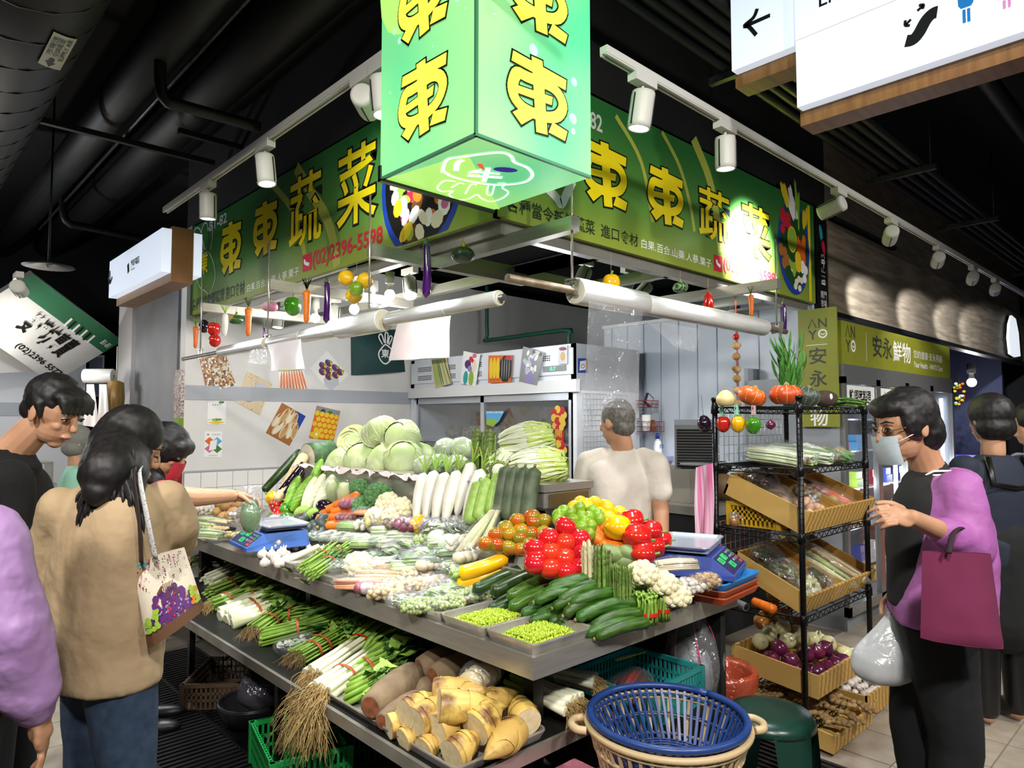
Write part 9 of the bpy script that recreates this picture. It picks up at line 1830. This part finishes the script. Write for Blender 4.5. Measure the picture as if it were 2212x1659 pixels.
def btxt(mb,body,u0,u1,v0,v1,m=0,off=.02):vs,fs=glyphs(body,off);bx=glyph_box(body);mb.add([bi(u0+(p[0]-bx[0])/(bx[1]-bx[0])*(u1-u0),v1-(p[1]-bx[2])/(bx[3]-bx[2])*(v1-v0)) for p in vs],fs,m,False)
mb=MB();mb.poly([bi(0,0,.002),bi(1,0,.002),bi(1,.28,.002),bi(0,.28,.002)],1);btxt(mb,'雙連坊專賣',.3,.78,.35,.68);btxt(mb,'(02)2396 5577',.45,.95,.8,.9);btxt(mb,'B1-81',.88,.97,.12,.2,2)
for k in range(7):mb.poly([bi(.5+k*.045,.16,.005),bi(.52+k*.045,.16,.005),bi(.54+k*.045,.3,.005),bi(.52+k*.045,.3,.005)],0 if k%2 else 2)
child(mb,'lettering',[m_blk,M('board_green','#2f6a4a',.4),m_wht],t)
t,c,n_=panel('second slanting white board below with a phone number',((-60,700),(120,745),(150,800),(-60,808)),(6.6,7.6,7.6,6.6),M('board_white','#d6d6d6',.4));mb=MB();btxt(mb,'09340',.55,.85,.82,.95);btxt(mb,'川',.85,.98,.5,.9,0,.06);child(mb,'lettering',m_blk,t)
p=PD(105,575,5.2);t=thing('pendant_lamp','dark flat pendant lamp over the left aisle','lamp',p);MB().lathe([(0,.03),(.04,.03),(.17,.0),(.172,-.004),(.04,.01),(0,.01)],28).build('shade',m_blackpipe,t);MB().tube([(0,0,.03),(0,0,4.1-p.z)],.008,6).build('rod',m_blackpipe,t);MB().lathe([(0,-.02),(.02,-.015),(.02,.01)],10).build('socket',m_can,t)
spot('white spotlight at the left picture edge',PD(40,585,4.6),PD(150,760,6.8),60,40)
o=MB().bb((-.42,-.03,-.25),(.42,.03,.25)).build('television',m_dark,loc=PD(150,812,8.3),rot=(0,0,-.7));tag(o,'dark television hanging in the left stall','television');MB().bb((-.4,-.032,-.23),(.4,-.03,.23)).build('screen',M('tv_screen','#2a3040',.15),o)
p=PD(212,812,6.6);roll('bag_roll','bag roll hanging in the left neighbouring stall',p-HR*.13,p+HR*.13+HF*.03,.07,None)
for(a,b_,lab) in(((195,830,205,925),24,'white plastic bag hanging under the left stall roll'),((222,830,230,918),18,'thin white plastic bag hanging beside it')):sheet('white_bag',lab,'plastic bag',(PD(a[0]-8,a[1],6.5),PD(a[0]+8,a[1],6.5),PD(a[2]+b_*.4,a[3],6.5),PD(a[2]-b_,a[3]-6,6.5)),m_white_bag,8,8,.02,2)
p=PD(250,860,6.6);o=MB().lathe([(0,-.17),(.07,-.16),(.08,0),(.07,.15),(.02,.17),(0,.17)],14,fn=lambda a,z:1+.1*math.sin(5*a)).build('noodle_bag',M('noodle_tan','#9a7a42',.35,col2='#7a5c2c',scale=30,stretch=(1,1,.1)),loc=p);tag(o,'tan bag of dried noodles hanging by the grey pillar','bag');MB().tube([(0,0,.17),(0,0,.5)],.004,5).build('hook',m_can,o)
ct=thing('food_counter','left stall counter with jars and food trays','counter',(.6,6.9,0));sub(ct,MB().bb((-.9,6.7,0),(1.2,7.4,.9)),'body',M('counter_steel','#7d7d7c',.5,.3));sub(ct,MB().bb((-.95,6.65,.9),(1.25,7.45,.94)),'top',m_steel);sub(ct,MB().bb((-.9,7.1,1.12),(1.2,7.4,1.14)).bb((-.9,7.1,.94),(-.88,7.4,1.12)).bb((1.18,7.1,.94),(1.2,7.4,1.12)),'glass_shelf',m_steel)
for k in range(6):
 o=MB().lathe([(0,0),(.07,0),(.07,.13),(.06,.15),(0,.15)],16).build('food_jar',M('jar_pasta','#d9b05c',.3,col2='#b98a3a',scale=30),loc=(-.35+k*.19,7.22,1.141));tag(o,'glass jar with red lid on the left stall counter','jar','red lidded jars on the left counter');MB().lathe([(0,.15),(.065,.15),(.065,.18),(0,.18)],16).build('lid',PRN['red'],o)
for k,(c_,lab) in enumerate((('yellow','yellow food tray on the left counter'),('cream','pale noodle tray on the left counter'),('lime','green vegetable tray on the left counter'))):o=tray_mb(.34,.26,.05).build('food_tray',m_tray,loc=(.0+k*.4,6.88,.942));tag(o,lab,'tray');MB().ell((0,0,.03),(.14,.1,.035),12,6,fn=lambda d:1+.2*nz(d,4)).build('food',PRN[c_],o)
struct(MB().bb((-4.2,5.5,2.75),(-.6,9.4,2.8)).build('ceiling_left',m_black));struct(MB().bb((-5,6,0),(-4.9,9.5,2.75)).build('wall_left_end',M('wall_white_far','#d9dade',.6)))
